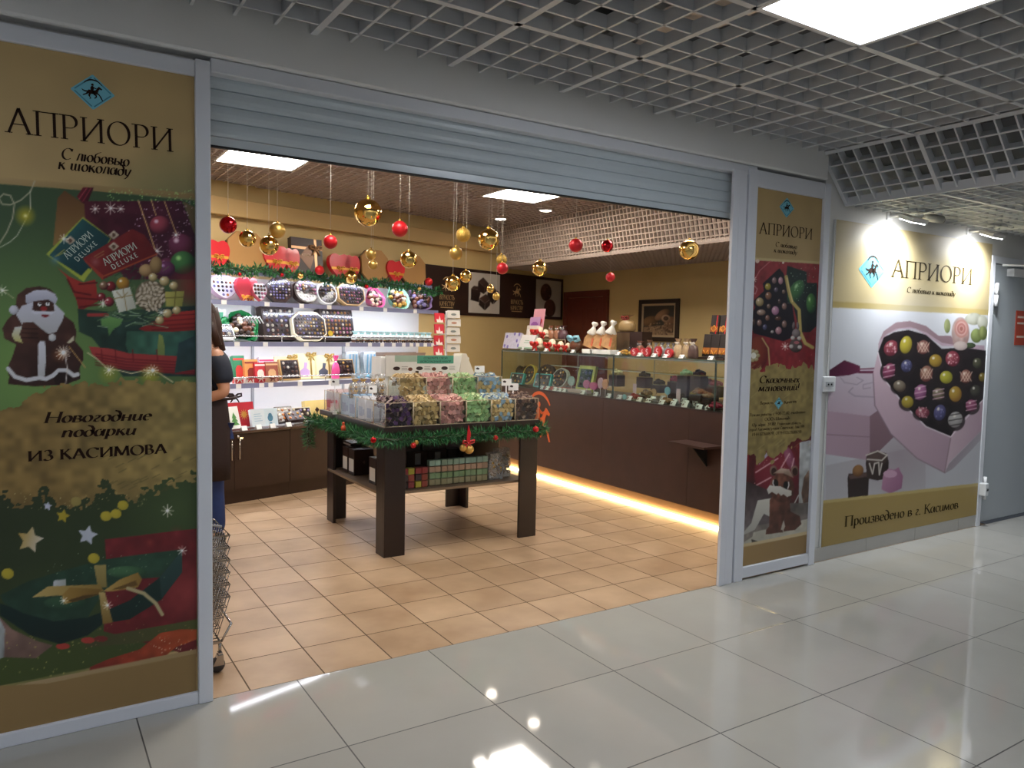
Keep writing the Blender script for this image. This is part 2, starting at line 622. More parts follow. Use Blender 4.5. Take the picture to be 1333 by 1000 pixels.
e_c = emat('corridor_panel', 'eef4ff', E_CORR)
e_s = emat('shop_panel', 'fff6ea', E_SHOP)
for k, (x, y) in enumerate(LIGHTS_C):
    panel(x + .3, y + .3, ZC, e_c, ['square bright light panel in the corridor grid ceiling, top of the photo', 'added light panel in the corridor ceiling, unseen behind the photographer', 'added light panel in the corridor ceiling, unseen left of the photographer', 'added unseen light panel in the corridor ceiling before the left poster'][k], 'corridor light panels')
panel(6.6, .3, ZCL - .002, e_c, 'added unseen light panel in the low corridor ceiling by the grey door', 'corridor light panels')  # added out of view for more corridor light
for k, (x, y) in enumerate(PAN):
    panel(x, y, ZS, e_s, ['square light panel in the shop ceiling above the shelves on the left', 'square light panel in the shop ceiling near the counter', 'square light panel in the shop ceiling just behind the shutter on the left', 'square light panel in the shop ceiling just behind the shutter on the right'][k], 'shop light panels')
t0 = thing('downlight', 'small round lit downlight in the shop ceiling beside the square panel', 'light', (4.55, 6.55, ZS), group='shop downlights')
f = MB(); f.lathe([(.055, .0), (.062, -.006), (.07, -.004), (.072, .004), (.055, .006)], 20); f.build('rim', m_white, t0)
f = MB(); f.lathe([(.0, -.005), (.054, -.005), (.055, .004), (0, .004)], 20); f.build('lens', emat('downlight_lens', 'fff0dc', 40.), t0)
dup(t0, (4.5, 5.45, ZS), label='small round downlight in the shop ceiling nearer the shutter')
dup(t0, (4.5, 7.35, ZS), label='small round downlight in the shop ceiling nearest the dark wall sign')


def area(name, loc, size, sizey, power, col, rot):
    l = bpy.data.lights.new(name, 'AREA')
    l.shape = 'RECTANGLE'
    l.size, l.size_y, l.energy, l.color = size, sizey, power, col
    o = bpy.data.objects.new(name, l)
    COL.objects.link(o)
    o.location = loc
    o.rotation_euler = rot
    return o

# ================================================================== LETTERING
def arc(cx, cy, rx, ry, a0, a1, n=14):
    return [(cx + rx * math.cos(math.radians(a0 + (a1 - a0) * i / n)), cy + ry * math.sin(math.radians(a0 + (a1 - a0) * i / n))) for i in range(n + 1)]


def bowl(x, y0, y1, w):
    m, h = (y0 + y1) / 2, (y1 - y0) / 2
    return [(x, y1)] + arc(x + w * .45, m, w * .55, h, 90, -90, 10) + [(x, y0)]


X = .62
GL = {
    'А': (.86, [[(.08, 0), (.43, 1)], [(.43, 1), (.78, 0)], [(.2, .36), (.66, .36)]], [(.08, 0), (.78, 0)]),
    'В': (.66, [[(.14, 0), (.14, 1)], bowl(.14, .53, .98, .36), bowl(.14, .02, .53, .44)], [(.1, 0), (.1, 1)]),
    'Г': (.6, [[(.14, 0), (.14, 1)], [(.14, .97), (.54, .97), (.56, .8)]], [(.14, 0), (.12, 1)]),
    'Д': (.86, [[(.05, -.15), (.05, .03), (.78, .03), (.78, -.15)], [(.12, .03), (.28, .97), (.68, .97), (.68, .03)]], []),
    'З': (.6, [arc(.27, .75, .2, .24, 150, -90), arc(.27, .26, .26, .26, 90, -150)], []),
    'И': (.9, [[(.14, 0), (.14, 1)], [(.76, 0), (.76, 1)], [(.14, .04), (.76, .96)]], [(.14, 0), (.76, 0), (.14, 1), (.76, 1)]),
    'К': (.74, [[(.14, 0), (.14, 1)], [(.16, .45), (.6, 1)], [(.3, .6), (.7, 0)]], [(.14, 0), (.14, 1), (.68, 0), (.6, 1)]),
    'М': (1.06, [[(.1, 0), (.17, 1)], [(.17, 1), (.53, .08)], [(.53, .08), (.88, 1)], [(.88, 1), (.95, 0)]], [(.1, 0), (.95, 0), (.15, 1), (.9, 1)]),
    'Н': (.88, [[(.14, 0), (.14, 1)], [(.74, 0), (.74, 1)], [(.14, .5), (.74, .5)]], [(.14, 0), (.74, 0), (.14, 1), (.74, 1)]),
    'О': (.92, [arc(.46, .5, .39, .49, 0, 360, 28)], []),
    'П': (.86, [[(.14, 0), (.14, 1)], [(.72, 0), (.72, 1)], [(.14, .97), (.72, .97)]], [(.14, 0), (.72, 0), (.12, 1), (.74, 1)]),
    'Р': (.64, [[(.14, 0), (.14, 1)], bowl(.14, .47, .98, .44)], [(.14, 0), (.1, 1)]),
    'С': (.82, [arc(.46, .5, .39, .49, 48, 315, 24), [(.74, .98), (.73, .75)]], []),
    'Т': (.7, [[(.35, 0), (.35, 1)], [(.04, .8), (.06, .97), (.64, .97), (.66, .8)]], [(.35, 0)]),
    'Ш': (1.1, [[(.14, 0), (.14, 1)], [(.53, 0), (.53, 1)], [(.93, 0), (.93, 1)], [(.14, .03), (.93, .03)]], [(.14, 1), (.53, 1), (.93, 1)]),
    'Ю': (1.1, [[(.12, 0), (.12, 1)], [(.12, .5), (.4, .5)], arc(.7, .5, .32, .49, 0, 360, 24)], [(.12, 0), (.12, 1)]),
    'Ь': (.62, [[(.14, 0), (.14, 1)], bowl(.14, .02, .5, .42)], [(.12, 1)]),
    'Е': (.6, [[(.14, 0), (.14, 1)], [(.14, .97), (.52, .97)], [(.14, .52), (.45, .52)], [(.14, .03), (.54, .03)]], []),
    'Л': (.8, [[(.04, .03), (.14, .08), (.26, .97), (.66, .97)], [(.66, 0), (.66, 1)]], [(.66, 0)]),
    'У': (.76, [[(.06, 1), (.4, .3)], [(.7, 1), (.3, .05), (.14, .02)]], [(.06, 1), (.7, 1)]),
    'Ч': (.74, [[(.1, 1), (.1, .6), (.22, .45), (.6, .5)], [(.6, 1), (.6, 0)]], [(.1, 1), (.6, 1), (.6, 0)]),
    'D': (.84, [[(.14, 0), (.14, 1)], bowl(.14, .02, .98, .62)], []),
    'L': (.56, [[(.14, 1), (.14, .03), (.52, .03)]], []),
    'U': (.84, [[(.12, 1), (.12, .3)] + arc(.42, .3, .3, .28, 180, 360, 10) + [(.72, 1)]], []),
    'X': (.8, [[(.06, 1), (.74, 0)], [(.7, 1), (.06, 0)]], []),
    'а': (.6, [arc(.24, .31, .18, .3, 60, 400, 20), [(.49, X), (.48, .1), (.56, .02)]], []),
    'б': (.56, [arc(.27, .28, .21, .28, 0, 360, 20), [(.06, .3), (.1, .72), (.28, .88), (.5, .98)]], []),
    'в': (.52, [[(.1, 0), (.1, X)], bowl(.1, .32, .6, .3), bowl(.1, .02, .32, .36)], []),
    'г': (.44, [[(.1, .5), (.2, .61), (.34, .55), (.3, .4), (.13, .22), (.12, .08), (.24, .01), (.37, .08)]], []),
    'д': (.54, [arc(.25, .29, .2, .29, 0, 360, 20), [(.45, .3), (.43, .7), (.3, .92), (.08, 1.0)]], []),
    'е': (.5, [[(.08, .34), (.4, .36)] + arc(.26, .31, .18, .3, 10, 310, 18)], []),
    'ж': (.8, [[(.4, 0), (.4, X)], [(.06, X), (.7, 0)], [(.74, X), (.08, 0)]], []),
    'з': (.44, [arc(.2, .46, .15, .15, 150, -90, 10), arc(.2, .16, .18, .16, 90, -150, 10)], []),
    'и': (.58, [[(.1, X), (.1, .14), (.18, .01), (.3, .04), (.44, .24)], [(.46, X), (.45, .08), (.54, .02)]], []),
    'к': (.54, [[(.1, 0), (.1, X)], [(.12, .28), (.42, X)], [(.22, .38), (.5, 0)]], []),
    'л': (.56, [[(.02, .03), (.1, .05), (.2, X), (.45, X)], [(.45, X), (.44, .08), (.52, .02)]], []),
    'м': (.74, [[(.03, .02), (.14, X)], [(.14, X), (.34, .06)], [(.34, .06), (.58, X)], [(.58, X), (.6, .06), (.68, .02)]], []),
    'н': (.6, [[(.1, 0), (.1, X)], [(.47, X), (.47, 0)], [(.1, .32), (.47, .32)]], []),
    'о': (.54, [arc(.27, .31, .2, .3, 0, 360, 20)], []),
    'п': (.6, [[(.1, X), (.1, 0)], [(.1, .36), (.22, .56), (.36, .6), (.45, .5), (.45, .08), (.53, .02)]], []),
    'р': (.56, [[(.12, X), (.12, -.3)], arc(.28, .31, .19, .3, 150, -150, 16)], [(.12, -.3)]),
    'с': (.46, [arc(.26, .31, .19, .3, 45, 315, 16)], []),
    'т': (.5, [[(.24, 0), (.24, X)], [(.04, .6), (.46, .6)]], []),
    'у': (.54, [[(.08, X), (.12, .14), (.2, .06), (.28, .1)], [(.48, X), (.3, .0), (.16, -.24), (.04, -.28)]], []),
    'х': (.52, [[(.06, X), (.46, 0)], [(.46, X), (.06, 0)]], []),
    'ц': (.58, [[(.1, X), (.1, .03), (.46, .03), (.5, -.14)], [(.44, X), (.44, 0)]], []),
    'ч': (.56, [[(.08, X), (.08, .36), (.18, .26), (.42, .32)], [(.44, X), (.43, .08), (.52, .02)]], []),
    'ш': (.82, [[(.1, X), (.1, .12), (.2, .01), (.36, .1)], [(.38, X), (.38, .12), (.46, .01), (.62, .1)], [(.66, X), (.65, .08), (.74, .02)]], []),
    'ы': (.74, [[(.1, X), (.1, .02)], bowl(.1, .02, .34, .34), [(.62, X), (.61, .06), (.68, .02)]], []),
    'ь': (.5, [[(.1, X), (.1, .02)], bowl(.1, .02, .34, .36)], []),
    'ю': (.8, [[(.1, X), (.1, 0)], [(.1, .32), (.3, .32)], arc(.52, .31, .2, .3, 0, 360, 20)], []),
    'я': (.52, [[(.42, X), (.42, 0)], arc(.24, .45, .16, .16, 60, 290, 10), [(.3, .3), (.08, 0)]], []),
    '!': (.3, [[(.16, 1), (.13, .3)], [(.12, .06), (.12, 0)]], []),
    '.': (.24, [[(.1, .1), (.1, 0)]], []), ',': (.24, [[(.12, .08), (.06, -.12)]], []), ':': (.24, [[(.1, .1), (.1, 0)], [(.1, .5), (.1, .4)]], []),
    '-': (.36, [[(.04, .32), (.3, .32)]], []), '«': (.4, [[(.2, .5), (.06, .3), (.2, .1)]], []), '»': (.4, [[(.06, .5), (.2, .3), (.06, .1)]], []),
    '0': (.56, [arc(.28, .5, .2, .49, 0, 360, 18)], []), '1': (.4, [[(.06, .8), (.22, 1), (.22, 0)]], []),
    '2': (.54, [arc(.26, .74, .19, .25, 170, -30, 10) + [(.06, .03), (.5, .03)]], []), '3': (.54, [arc(.25, .75, .18, .24, 150, -90, 10), arc(.25, .26, .22, .26, 90, -150, 10)], []),
    '6': (.54, [arc(.27, .28, .2, .28, 0, 360, 18), [(.07, .3), (.12, .7), (.4, 1)]], []), '8': (.54, [arc(.27, .75, .17, .24, 0, 360, 14), arc(.27, .26, .21, .26, 0, 360, 14)], []),
    '9': (.54, [arc(.27, .7, .2, .28, 0, 360, 18), [(.47, .7), (.42, .3), (.12, 0)]], []), ' ': (.34, [], []),
    'S': (.56, [arc(.28, .75, .2, .24, 40, 270, 12) + arc(.28, .26, .22, .25, 90, -140, 12)[1:]], []),
}
GL['й'] = (GL['и'][0], GL['и'][1] + [arc(.28, .86, .13, .1, 200, 340, 6)], [])
GL['E'] = GL['Е']
GL['Б'] = (.66, [[(.14, 0), (.14, 1)], [(.14, .97), (.52, .97)], bowl(.14, .02, .53, .44)], [])
GL['Й'] = (.9, GL['И'][1] + [arc(.45, 1.2, .16, .1, 200, 340, 6)], [])
GL['Ы'] = (.9, [[(.14, 0), (.14, 1)], bowl(.14, .02, .5, .34), [(.76, 0), (.76, 1)]], [])
GL['Я'] = (.66, [[(.52, 1), (.52, 0)], arc(.3, .74, .22, .24, 70, 290, 12), [(.36, .48), (.06, 0)]], [])


def stroke(pts, nib, thin, phi=20):
    pts = [Vector(p) for p in pts]
    n = len(pts)
    out = []
    closed = (pts[0] - pts[-1]).length < 1e-6
    for i in range(n):
        a, b = pts[max(i - 1, 0)], pts[min(i + 1, n - 1)]
        if closed and i in (0, n - 1): a, b = pts[n - 2], pts[1]
        d = (b - a).normalized()
        th = math.atan2(d.y, d.x)
        w = max(thin, nib * abs(math.sin(th - math.radians(phi))))
        nrm = Vector((-d.y, d.x)) * w / 2
        out.append((pts[i] + nrm, pts[i] - nrm))
    return out


def write(b, text, P, size, width=None, nib=.12, thin=.04, slant=0., m=0, track=.0, serif=True, align=0., sans=False):
    """letters of cap height 'size'; P(u, v) maps text coordinates to a 3-D point"""
    tot = sum(GL[c][0] + track for c in text) - track
    sx = size if width is None else width / tot
    x = -align * tot
    for c in text:
        w, st, se = GL[c]

        def T(p):
            return P((x + p[0]) * sx + p[1] * slant * size, p[1] * size)
        for s in st:
            o = stroke(s, nib, nib if sans else thin)
            vs = []
            for p, q in o: vs += [T(p), T(q)]
            b.add(vs, [(2 * i, 2 * i + 1, 2 * i + 3, 2 * i + 2) for i in range(len(o) - 1)], m)
        if serif and not sans:
            for (sxx, sy) in se:
                t = .035
                y0, y1 = (sy, sy + t) if sy <= 0 else (sy - t, sy)
                b.add([T((sxx - .13, y0)), T((sxx + .13, y0)), T((sxx + .13, y1)), T((sxx - .13, y1))], [(0, 1, 2, 3)], m)
        x += w + track


EMB = [
    [(-.42, -.02), (-.3, .12), (-.05, .08), (.18, .12), (.3, .3), (.42, .46), (.5, .42), (.68, .28), (.64, .2), (.48, .25), (.4, .12), (.36, -.04), (.26, -.16), (0, -.2), (-.25, -.2), (-.4, -.15)],
    [(-.42, -.05), (-.52, -.22), (-.72, -.32), (-.74, -.42), (-.62, -.37), (-.44, -.28), (-.3, -.18)],
    [(-.3, -.18), (-.34, -.36), (-.2, -.52), (-.28, -.62), (-.12, -.58), (-.22, -.38), (-.14, -.2)],
    [(.22, -.14), (.42, -.24), (.52, -.4), (.66, -.66), (.73, -.64), (.61, -.36), (.44, -.12), (.34, -.06)],
    [(.1, -.18), (.2, -.38), (.08, -.5), (.14, -.56), (.3, -.4), (.26, -.18)],
    [(-.4, .02), (-.6, .02), (-.84, .12), (-.74, -.02), (-.56, -.1), (-.42, -.08)],
    [(-.16, .06), (-.18, .3), (-.1, .44), (.02, .44), (.08, .3), (.04, .08)],
    [(-.13, .52), (-.1, .6), (-.03, .64), (.05, .6), (.07, .53), (.04, .46), (-.08, .46)],
    [(0, .4), (.2, .3), (.36, .35), (.2, .22), (.02, .28)],
    [(-.06, .1), (.1, .08), (.12, -.14), (.2, -.3), (.06, -.27), (-.02, -.1)],
]
_o = [(.78 * math.cos(math.radians(a)), .2 + .78 * math.sin(math.radians(a))) for a in range(28, 153, 8)]
_i = [((.78 - .11 * math.sin(math.radians((a - 20) * 1.25)) ** .5) * math.cos(math.radians(a)), .2 + (.78 - .11 * math.sin(math.radians((a - 20) * 1.25)) ** .5) * math.sin(math.radians(a))) for a in range(28, 153, 8)]
EMB.append(_o + _i[::-1])


def emblem(b, P, s, m=0, polys=EMB):
    for p in polys:
        b.add([P(x * s, y * s) for x, y in p], [tuple(range(len(p)))], m)


# ================================================================== PRINTED PICTURES
class Print:
    """a printed sheet as a fine mesh with a colour for every point; painted in photograph pixels"""

    def __init__(self, O, U, u0, u1, v0, v1, res):
        self.O, self.U = Vector(O), Vector(U)
        self.nx, self.nz = int(round((u1 - u0) / res)) + 1, int(round((v1 - v0) / res)) + 1
        u = np.linspace(u0, u1, self.nx)
        v = np.linspace(v0, v1, self.nz)
        self.u, self.v = np.meshgrid(u, v)
        P = np.stack([self.O[k] + self.U[k] * self.u + (self.v if k == 2 else 0) for k in range(3)], -1)
        self.P = P
        q = P - np.array(CC)
        d = q @ np.array(CF)
        self.x = IMG_W / 2 + F_PX * (q @ np.array(CR)) / d
        self.y = IMG_H / 2 - F_PX * (q @ np.array(CU)) / d
        self.c = np.zeros((self.nz, self.nx, 3))
        self.n1 = self.noise(26)
        self.n2 = self.noise(7)
        self.n3 = self.noise(3)

    def noise(self, k):
        a = rng.random((self.nz // k + 3, self.nx // k + 3))
        zi, xi = np.arange(self.nz) / k, np.arange(self.nx) / k
        z0, x0 = zi.astype(int), xi.astype(int)
        fz, fx = (zi - z0)[:, None], (xi - x0)[None]
        fz, fx = fz * fz * (3 - 2 * fz), fx * fx * (3 - 2 * fx)
        g = lambda i, j: a[(z0 + i)[:, None], (x0 + j)[None]]
        return g(0, 0) * (1 - fz) * (1 - fx) + g(1, 0) * fz * (1 - fx) + g(0, 1) * (1 - fz) * fx + g(1, 1) * fz * fx

    @staticmethod
    def rgb(c):
        return np.array([int(c[i:i + 2], 16) / 255 for i in (0, 2, 4)]) if isinstance(c, str) else np.array(c, float)

    def mix(self, m, c):
        self.c = self.c * (1 - m[..., None]) + (self.rgb(c) if not (isinstance(c, np.ndarray) and c.ndim == 3) else c) * m[..., None]

    def inside(self, pts):
        """coverage of a polygon, averaged over four points round every vertex"""
        acc = np.zeros(self.x.shape)
        px, py = [q[0] for q in pts], [q[1] for q in pts]
        box = (self.x > min(px) - 3) & (self.x < max(px) + 3) & (self.y > min(py) - 3) & (self.y < max(py) + 3)
        if not box.any(): return acc
        r, c = np.where(box.any(1))[0], np.where(box.any(0))[0]
        sl = (slice(r[0], r[-1] + 1), slice(c[0], c[-1] + 1))
        n = len(pts)
        for ox_, oy_ in ((-.28, -.12), (.12, -.28), (.28, .12), (-.12, .28)):
            x, y = self.x[sl] + ox_ * 1.4, self.y[sl] + oy_ * 1.4
            m = np.zeros(x.shape, bool)
            for i in range(n):
                x1, y1 = pts[i]
                x2, y2 = pts[(i + 1) % n]
                if y1 == y2: continue
                m ^= ((y1 > y) != (y2 > y)) & (x < (x2 - x1) * (y - y1) / (y2 - y1) + x1)
            acc[sl] += m * .25
        return acc

    def poly(self, pts, c, c2=None, d=(0, 1), noise=0., a=1.):
        m = self.inside(pts)
        col = self.rgb(c) * np.ones(self.c.shape)
        if c2 is not None:
            p = np.array(pts)
            pr = p @ np.array(d, float)
            t = np.clip((self.x * d[0] + self.y * d[1] - pr.min()) / max(1e-6, pr.max() - pr.min()), 0, 1)[..., None]
            col = self.rgb(c) * (1 - t) + self.rgb(c2) * t
        if noise: col = col * (1 + noise * ((self.n1 + self.n2) - 1)[..., None])
        self.mix(m * a, np.clip(col, 0, 1))

    def ell(self, cx, cy, rx, ry, c, c2=None, hi=None, ang=0, a=1., noise=0.):
        ca, sa = math.cos(ang), math.sin(ang)
        dx, dy = self.x - cx, self.y - cy
        X_, Y_ = (dx * ca + dy * sa) / rx, (-dx * sa + dy * ca) / ry
        r = X_ * X_ + Y_ * Y_
        col = self.rgb(c) * np.ones(self.c.shape)
        if c2 is not None:
            t = np.clip(((X_ + .3) ** 2 + (Y_ + .35) ** 2) / 1.7, 0, 1)[..., None]
            col = self.rgb(c) * (1 - t) + self.rgb(c2) * t
        if noise: col = np.clip(col * (1 + noise * (self.n2 - .5)[..., None] * 2), 0, 1)
        self.mix(np.clip((1.12 - r) / .24, 0, 1) * a, col)
        if hi is not None:
            h = (X_ + .35) ** 2 + (Y_ + .4) ** 2
            self.mix(np.clip(1 - h / .08, 0, 1), hi)

    def glow(self, cx, cy, r, c, a=1., p=2.):
        d = np.sqrt((self.x - cx) ** 2 + (self.y - cy) ** 2) / r
        self.mix(np.clip(1 - d, 0, 1) ** p * a, c)

    def line(self, pts, w, c, a=1.):
        m = np.zeros(self.x.shape)
        for (x1, y1), (x2, y2) in zip(pts[:-1], pts[1:]):
            L = max(1e-6, (x2 - x1) ** 2 + (y2 - y1) ** 2)
            t = np.clip(((self.x - x1) * (x2 - x1) + (self.y - y1) * (y2 - y1)) / L, 0, 1)
            d = np.sqrt((self.x - x1 - t * (x2 - x1)) ** 2 + (self.y - y1 - t * (y2 - y1)) ** 2)
            m = np.maximum(m, np.clip((w / 2 + .7 - d) / 1.2, 0, 1))
        self.mix(m * a, c)

    def star(self, cx, cy, r, c='fff3dd', n=4, rot=0.):
        for k in range(n):
            an = rot + PI * k / n
            self.line([(cx - r * math.cos(an), cy - r * math.sin(an)), (cx + r * math.cos(an), cy + r * math.sin(an))], .5, c, .8)
        self.glow(cx, cy, r * .6, 'ffffff', .9)

    def star5(self, cx, cy, r, c, c2=None, rot=0.):
        pts = [(cx + (r if k % 2 == 0 else r * .5) * math.sin(rot + PI * k / 5), cy - (r if k % 2 == 0 else r * .5) * math.cos(rot + PI * k / 5)) for k in range(10)]
        self.poly(pts, c, c2, (1, .3))

    def specks(self, n, x0, y0, x1, y1, c, r=.9, poly=None):
        for _ in range(n):
            x, y = rng.uniform(x0, x1), rng.uniform(y0, y1)
            m = np.clip(1.3 - np.hypot(self.x - x, self.y - y) / (r * rng.uniform(.6, 1.5)), 0, 1)
            self.mix(m * rng.uniform(.5, 1), c)

    def build(self, name, m, parent, gain=1., off=Vector((0, 0, 0)), grey=.2):
        nx, nz = self.nx, self.nz
        P = (self.P - np.array(off)).reshape(-1, 3)
        i = np.arange(nz - 1)[:, None] * nx + np.arange(nx - 1)[None]
        F = np.stack([i, i + 1, i + nx + 1, i + nx], -1).reshape(-1, 4)
        me = bpy.data.meshes.new(name)
        me.vertices.add(len(P))
        me.vertices.foreach_set('co', P.ravel())
        me.loops.add(F.size)
        me.loops.foreach_set('vertex_index', F.ravel())
        me.polygons.add(len(F))
        me.polygons.foreach_set('loop_start', np.arange(0, F.size, 4))
        me.polygons.foreach_set('loop_total', np.full(len(F), 4))
        me.update(calc_edges=True)
        c = np.clip(self.c, 0, 1).reshape(-1, 3)
        c = c.mean(1, keepdims=True) * grey + c * (1 - grey)
        L = np.where(c <= .04045, c / 12.92, ((c + .055) / 1.055) ** 2.4) * gain
        L = np.clip(L, 0, .9)
        at = me.color_attributes.new('print', 'FLOAT_COLOR', 'POINT')
        at.data.foreach_set('color', np.concatenate([L, np.ones((len(L), 1))], 1).ravel())
        me.materials.append(m)
        o = bpy.data.objects.new(name, me)
        COL.objects.link(o)
        o.parent = parent
        return o


def crop(x0, y0, s, pts): return [(x0 + x / s, y0 + y / s) for x, y in pts]


def frontP(Y, p0, p1):
    """text mapping on the shop front from baseline pixels p0..p1; returns P and the width in metres"""
    a, c = at_y(p0[0], p0[1], Y), at_y(p1[0], p1[1], Y)
    return a, (c - a).length, (c - a).normalized()


def on_front(b, text, Y, p0, p1, cap, off, **k):
    a, w, d = frontP(Y, p0, p1)
    top = at_y(p0[0], p0[1] - cap, Y)
    h = (top - a).length
    n = Vector((-d.z, 0, d.x))
    sl = k.get('slant', 0)
    P = lambda u, v: a + d * u + n * v - off
    write(b, text, P, h, w, **k)

# ================================================================== POSTERS ON THE SHOP FRONT
m_print = vcolmat('poster_print', .38, coat=.0, spec=.35)
m_ink = mat('dark_ink', '2a1a12', .6, var=.05, spec=.12)
m_pale = mat('pale_ink', 'c9d6c9', .5, var=.05)
m_blue = mat('emblem_blue', '6fb6c6', .5, var=.03)
m_blueline = mat('emblem_line', '3f7f93', .5, var=.03)
G_LEFT, G_RIGHT, G_BIG = 1.5, 1.15, 1.0
YP = 3.055


def diamond(b, cu, cv, w, h, off, rot=0., Y=YP):
    P = lambda u, v: Vector((cu + u, Y, cv + v)) - off
    r = .1
    pts = []
    cs = [(0, h), (-w, 0), (0, -h), (w, 0)]
    for i in range(4):
        p, q, n = Vector(cs[i - 1]), Vector(cs[i]), Vector(cs[(i + 1) % 4])
        for t in (.9, .97):
            pts.append(p.lerp(q, t))
        for t in (.03, .1):
            pts.append(q.lerp(n, t))
    b.add([P(p.x, p.y) - Vector((0, .0012, 0)) for p in pts], [tuple(range(len(pts)))], 0)
    for i in range(4):
        p, q = Vector(cs[i]) * .86, Vector(cs[(i + 1) % 4]) * .86
        a, c = p.lerp(q, .06), p.lerp(q, .94)
        d = (c - a).normalized()
        n = Vector((-d.y, d.x)) * .0018
        b.add([P(*(a + n)) - Vector((0, .002, 0)), P(*(a - n)) - Vector((0, .002, 0)), P(*(c - n)) - Vector((0, .002, 0)), P(*(c + n)) - Vector((0, .002, 0))], [(0, 1, 2, 3)], 1)
    emblem(b, lambda u, v: P(u, v + h * .03) - Vector((0, .003, 0)), w * .62, 2)


class Lines:
    """every line of writing becomes a part of its own"""
    def __init__(self, parent, m, name='lettering'): self.p, self.m, self.n = parent, m, name
    def __call__(self, text, Y, a, c, cap, off, **k):
        b = MB()
        on_front(b, text, Y, a, c, cap, off, **k)
        return b.build(self.n, self.m, self.p)


def poster(name, label, x0, x1, z0, z1):
    t = thing(name, label, 'poster', ((x0 + x1) / 2, YP + .003, z0))
    o = Vector(((x0 + x1) / 2, YP + .003, z0))
    b = MB(); b.box(x0 - o.x, .0, 0, x1 - o.x, .012, z1 - z0)
    b.build('panel', mat('poster_board', 'd8d8d4', .5), t)
    return t, o


# ------------------------------------------------------------------ left poster
t, o = poster('poster', 'tall gold and green poster with two chocolate bars and a basket left of the entrance', -.115, .545, .046, 2.36)
p = Print((0, YP, 0), (1, 0, 0), -.114, .544, .047, 2.359, .0034)
p.c[:] = p.rgb('a28652')
p.c *= (1 + .06 * (p.n1 - .5))[..., None]
p.poly([(-60, 230), (260, 262), (260, 840), (-60, 905)], '33492f', '5f8038', (0, 1))
p.glow(40, 470, 190, '6f9a42', .75, 1.2)
p.glow(230, 300, 120, '27462c', .6, 1)
p.poly([(-60, 226), (256, 252), (256, 259), (-60, 235)], 'a88c58', '7d6438', (0, 1))
# string of lights
p.line(crop(0, 230, 6.67, [(300, 40), (265, 130), (180, 205), (90, 245), (20, 240), (-10, 190), (30, 150), (90, 165), (125, 240), (110, 360), (60, 480), (-10, 590)]), 1.5, 'a09a7c', .9)
p.line(crop(0, 230, 6.67, [(265, 120), (265, 280), (215, 390), (150, 510), (90, 565), (0, 615)]), .8, 'b9b9a0', .9)
p.glow(33, 281, 15, 'b5a312', .95, .9); p.glow(33, 281, 5, 'e8e6b0', 1)
p.specks(90, 140, 246, 256, 268, '9ad06a', .8)
# basket handle, kraft tag
p.poly(crop(60, 240, 5, [(200, 80), (240, 20), (310, 20), (270, 120), (240, 130)]), '6a1420', '3c0c18', (1, .4))
p.line(crop(60, 240, 5, [(215, 95), (265, 25)]), 1, 'a03040'); p.line(crop(60, 240, 5, [(240, 110), (292, 25)]), 1, '8a2434')
# gift box behind with baubles
p.poly(crop(60, 240, 5, [(250, 110), (885, 108), (970, 330), (965, 620), (520, 620), (250, 300)]), '4a1622', '3a1226', (1, .2), noise=.25)
p.poly(crop(60, 240, 5, [(45, 400), (75, 90), (120, 40), (250, 130), (255, 260), (180, 330)]), '5d3a1c', '82602e', (0, 1))
p.poly(crop(60, 240, 5, [(890, 110), (970, 150), (970, 330)]), '5b4c2f')
p.specks(150, 168, 262, 250, 345, 'd8a8c8', .7)
for x, y, r in ((208, 293, 13), (235, 319, 16), (217, 346, 11)):
    p.ell(x, y, r, r * .92, 'a03848' if x < 210 else '6d2848', '431020', 'd9b4c4')
p.line(crop(60, 240, 5, [(600, 105), (715, 440)]), 1.2, 'c59a58'); p.line(crop(60, 240, 5, [(685, 105), (715, 200)]), .9, 'c59a58'); p.line(crop(60, 240, 5, [(770, 110), (850, 330)]), .9, 'c59a58')
p.star(204, 327, 9); p.star(144, 271, 8); p.star(124, 272, 6); p.star(157, 272, 5); p.star(229, 306, 5)
p.ell(238, 342, 16, 15, '3f7a3a', '10301c', '98d070')
p.ell(216, 350, 12, 10, '6a2c58', '38122c', 'b080b0')
p.glow(250, 372, 30, '7a2420', .9, .7)
# basket with wrap
p.poly(crop(60, 240, 5, [(70, 540), (130, 600), (200, 760), (215, 830), (340, 760), (320, 620), (240, 640), (150, 600)]), 'a52a20', '7d1a18', (0, 1))
for a in ([(140, 620), (180, 700), (290, 720)], [(215, 650), (330, 640)], [(200, 740), (340, 750)], [(220, 800), (360, 780)]):
    p.line(crop(60, 240, 5, a), 2, '5a0f12')
p.poly(crop(60, 240, 5, [(205, 810), (420, 830), (970, 790), (975, 1000), (975, 1250), (500, 1250), (300, 1000), (215, 960)]), '243d30', '1a2f30', (1, .2), noise=.35)
p.poly(crop(60, 400, 6.665, [(690, 330), (700, 210), (1290, 190), (1290, 440), (1120, 430), (720, 420)]), '2f5a44', '244a40', (1, 0), noise=.3)
p.poly(crop(60, 400, 6.665, [(980, 230), (1010, 250), (1030, 340), (1030, 430), (960, 420), (970, 310)]), '7d8a3c', '5c7038', (0, 1))
p.poly(crop(60, 400, 6.665, [(370, 340), (560, 360), (720, 400), (1130, 425), (1290, 500), (1290, 585), (1130, 580), (700, 545), (500, 500), (400, 410)]), 'a2302c', '7a1c20', (0, 1))
for yy in (465, 490, 515, 540, 560):
    p.line(crop(60, 400, 6.665, [(430, yy - 60), (700, yy - 15), (1290, yy + 20)]), 1.2, '5e1216', .85)
for xx in (480, 600, 750, 960):
    p.line(crop(60, 400, 6.665, [(xx, 370), (xx + 8, 470)]), 1.6, '6a1418', .8)
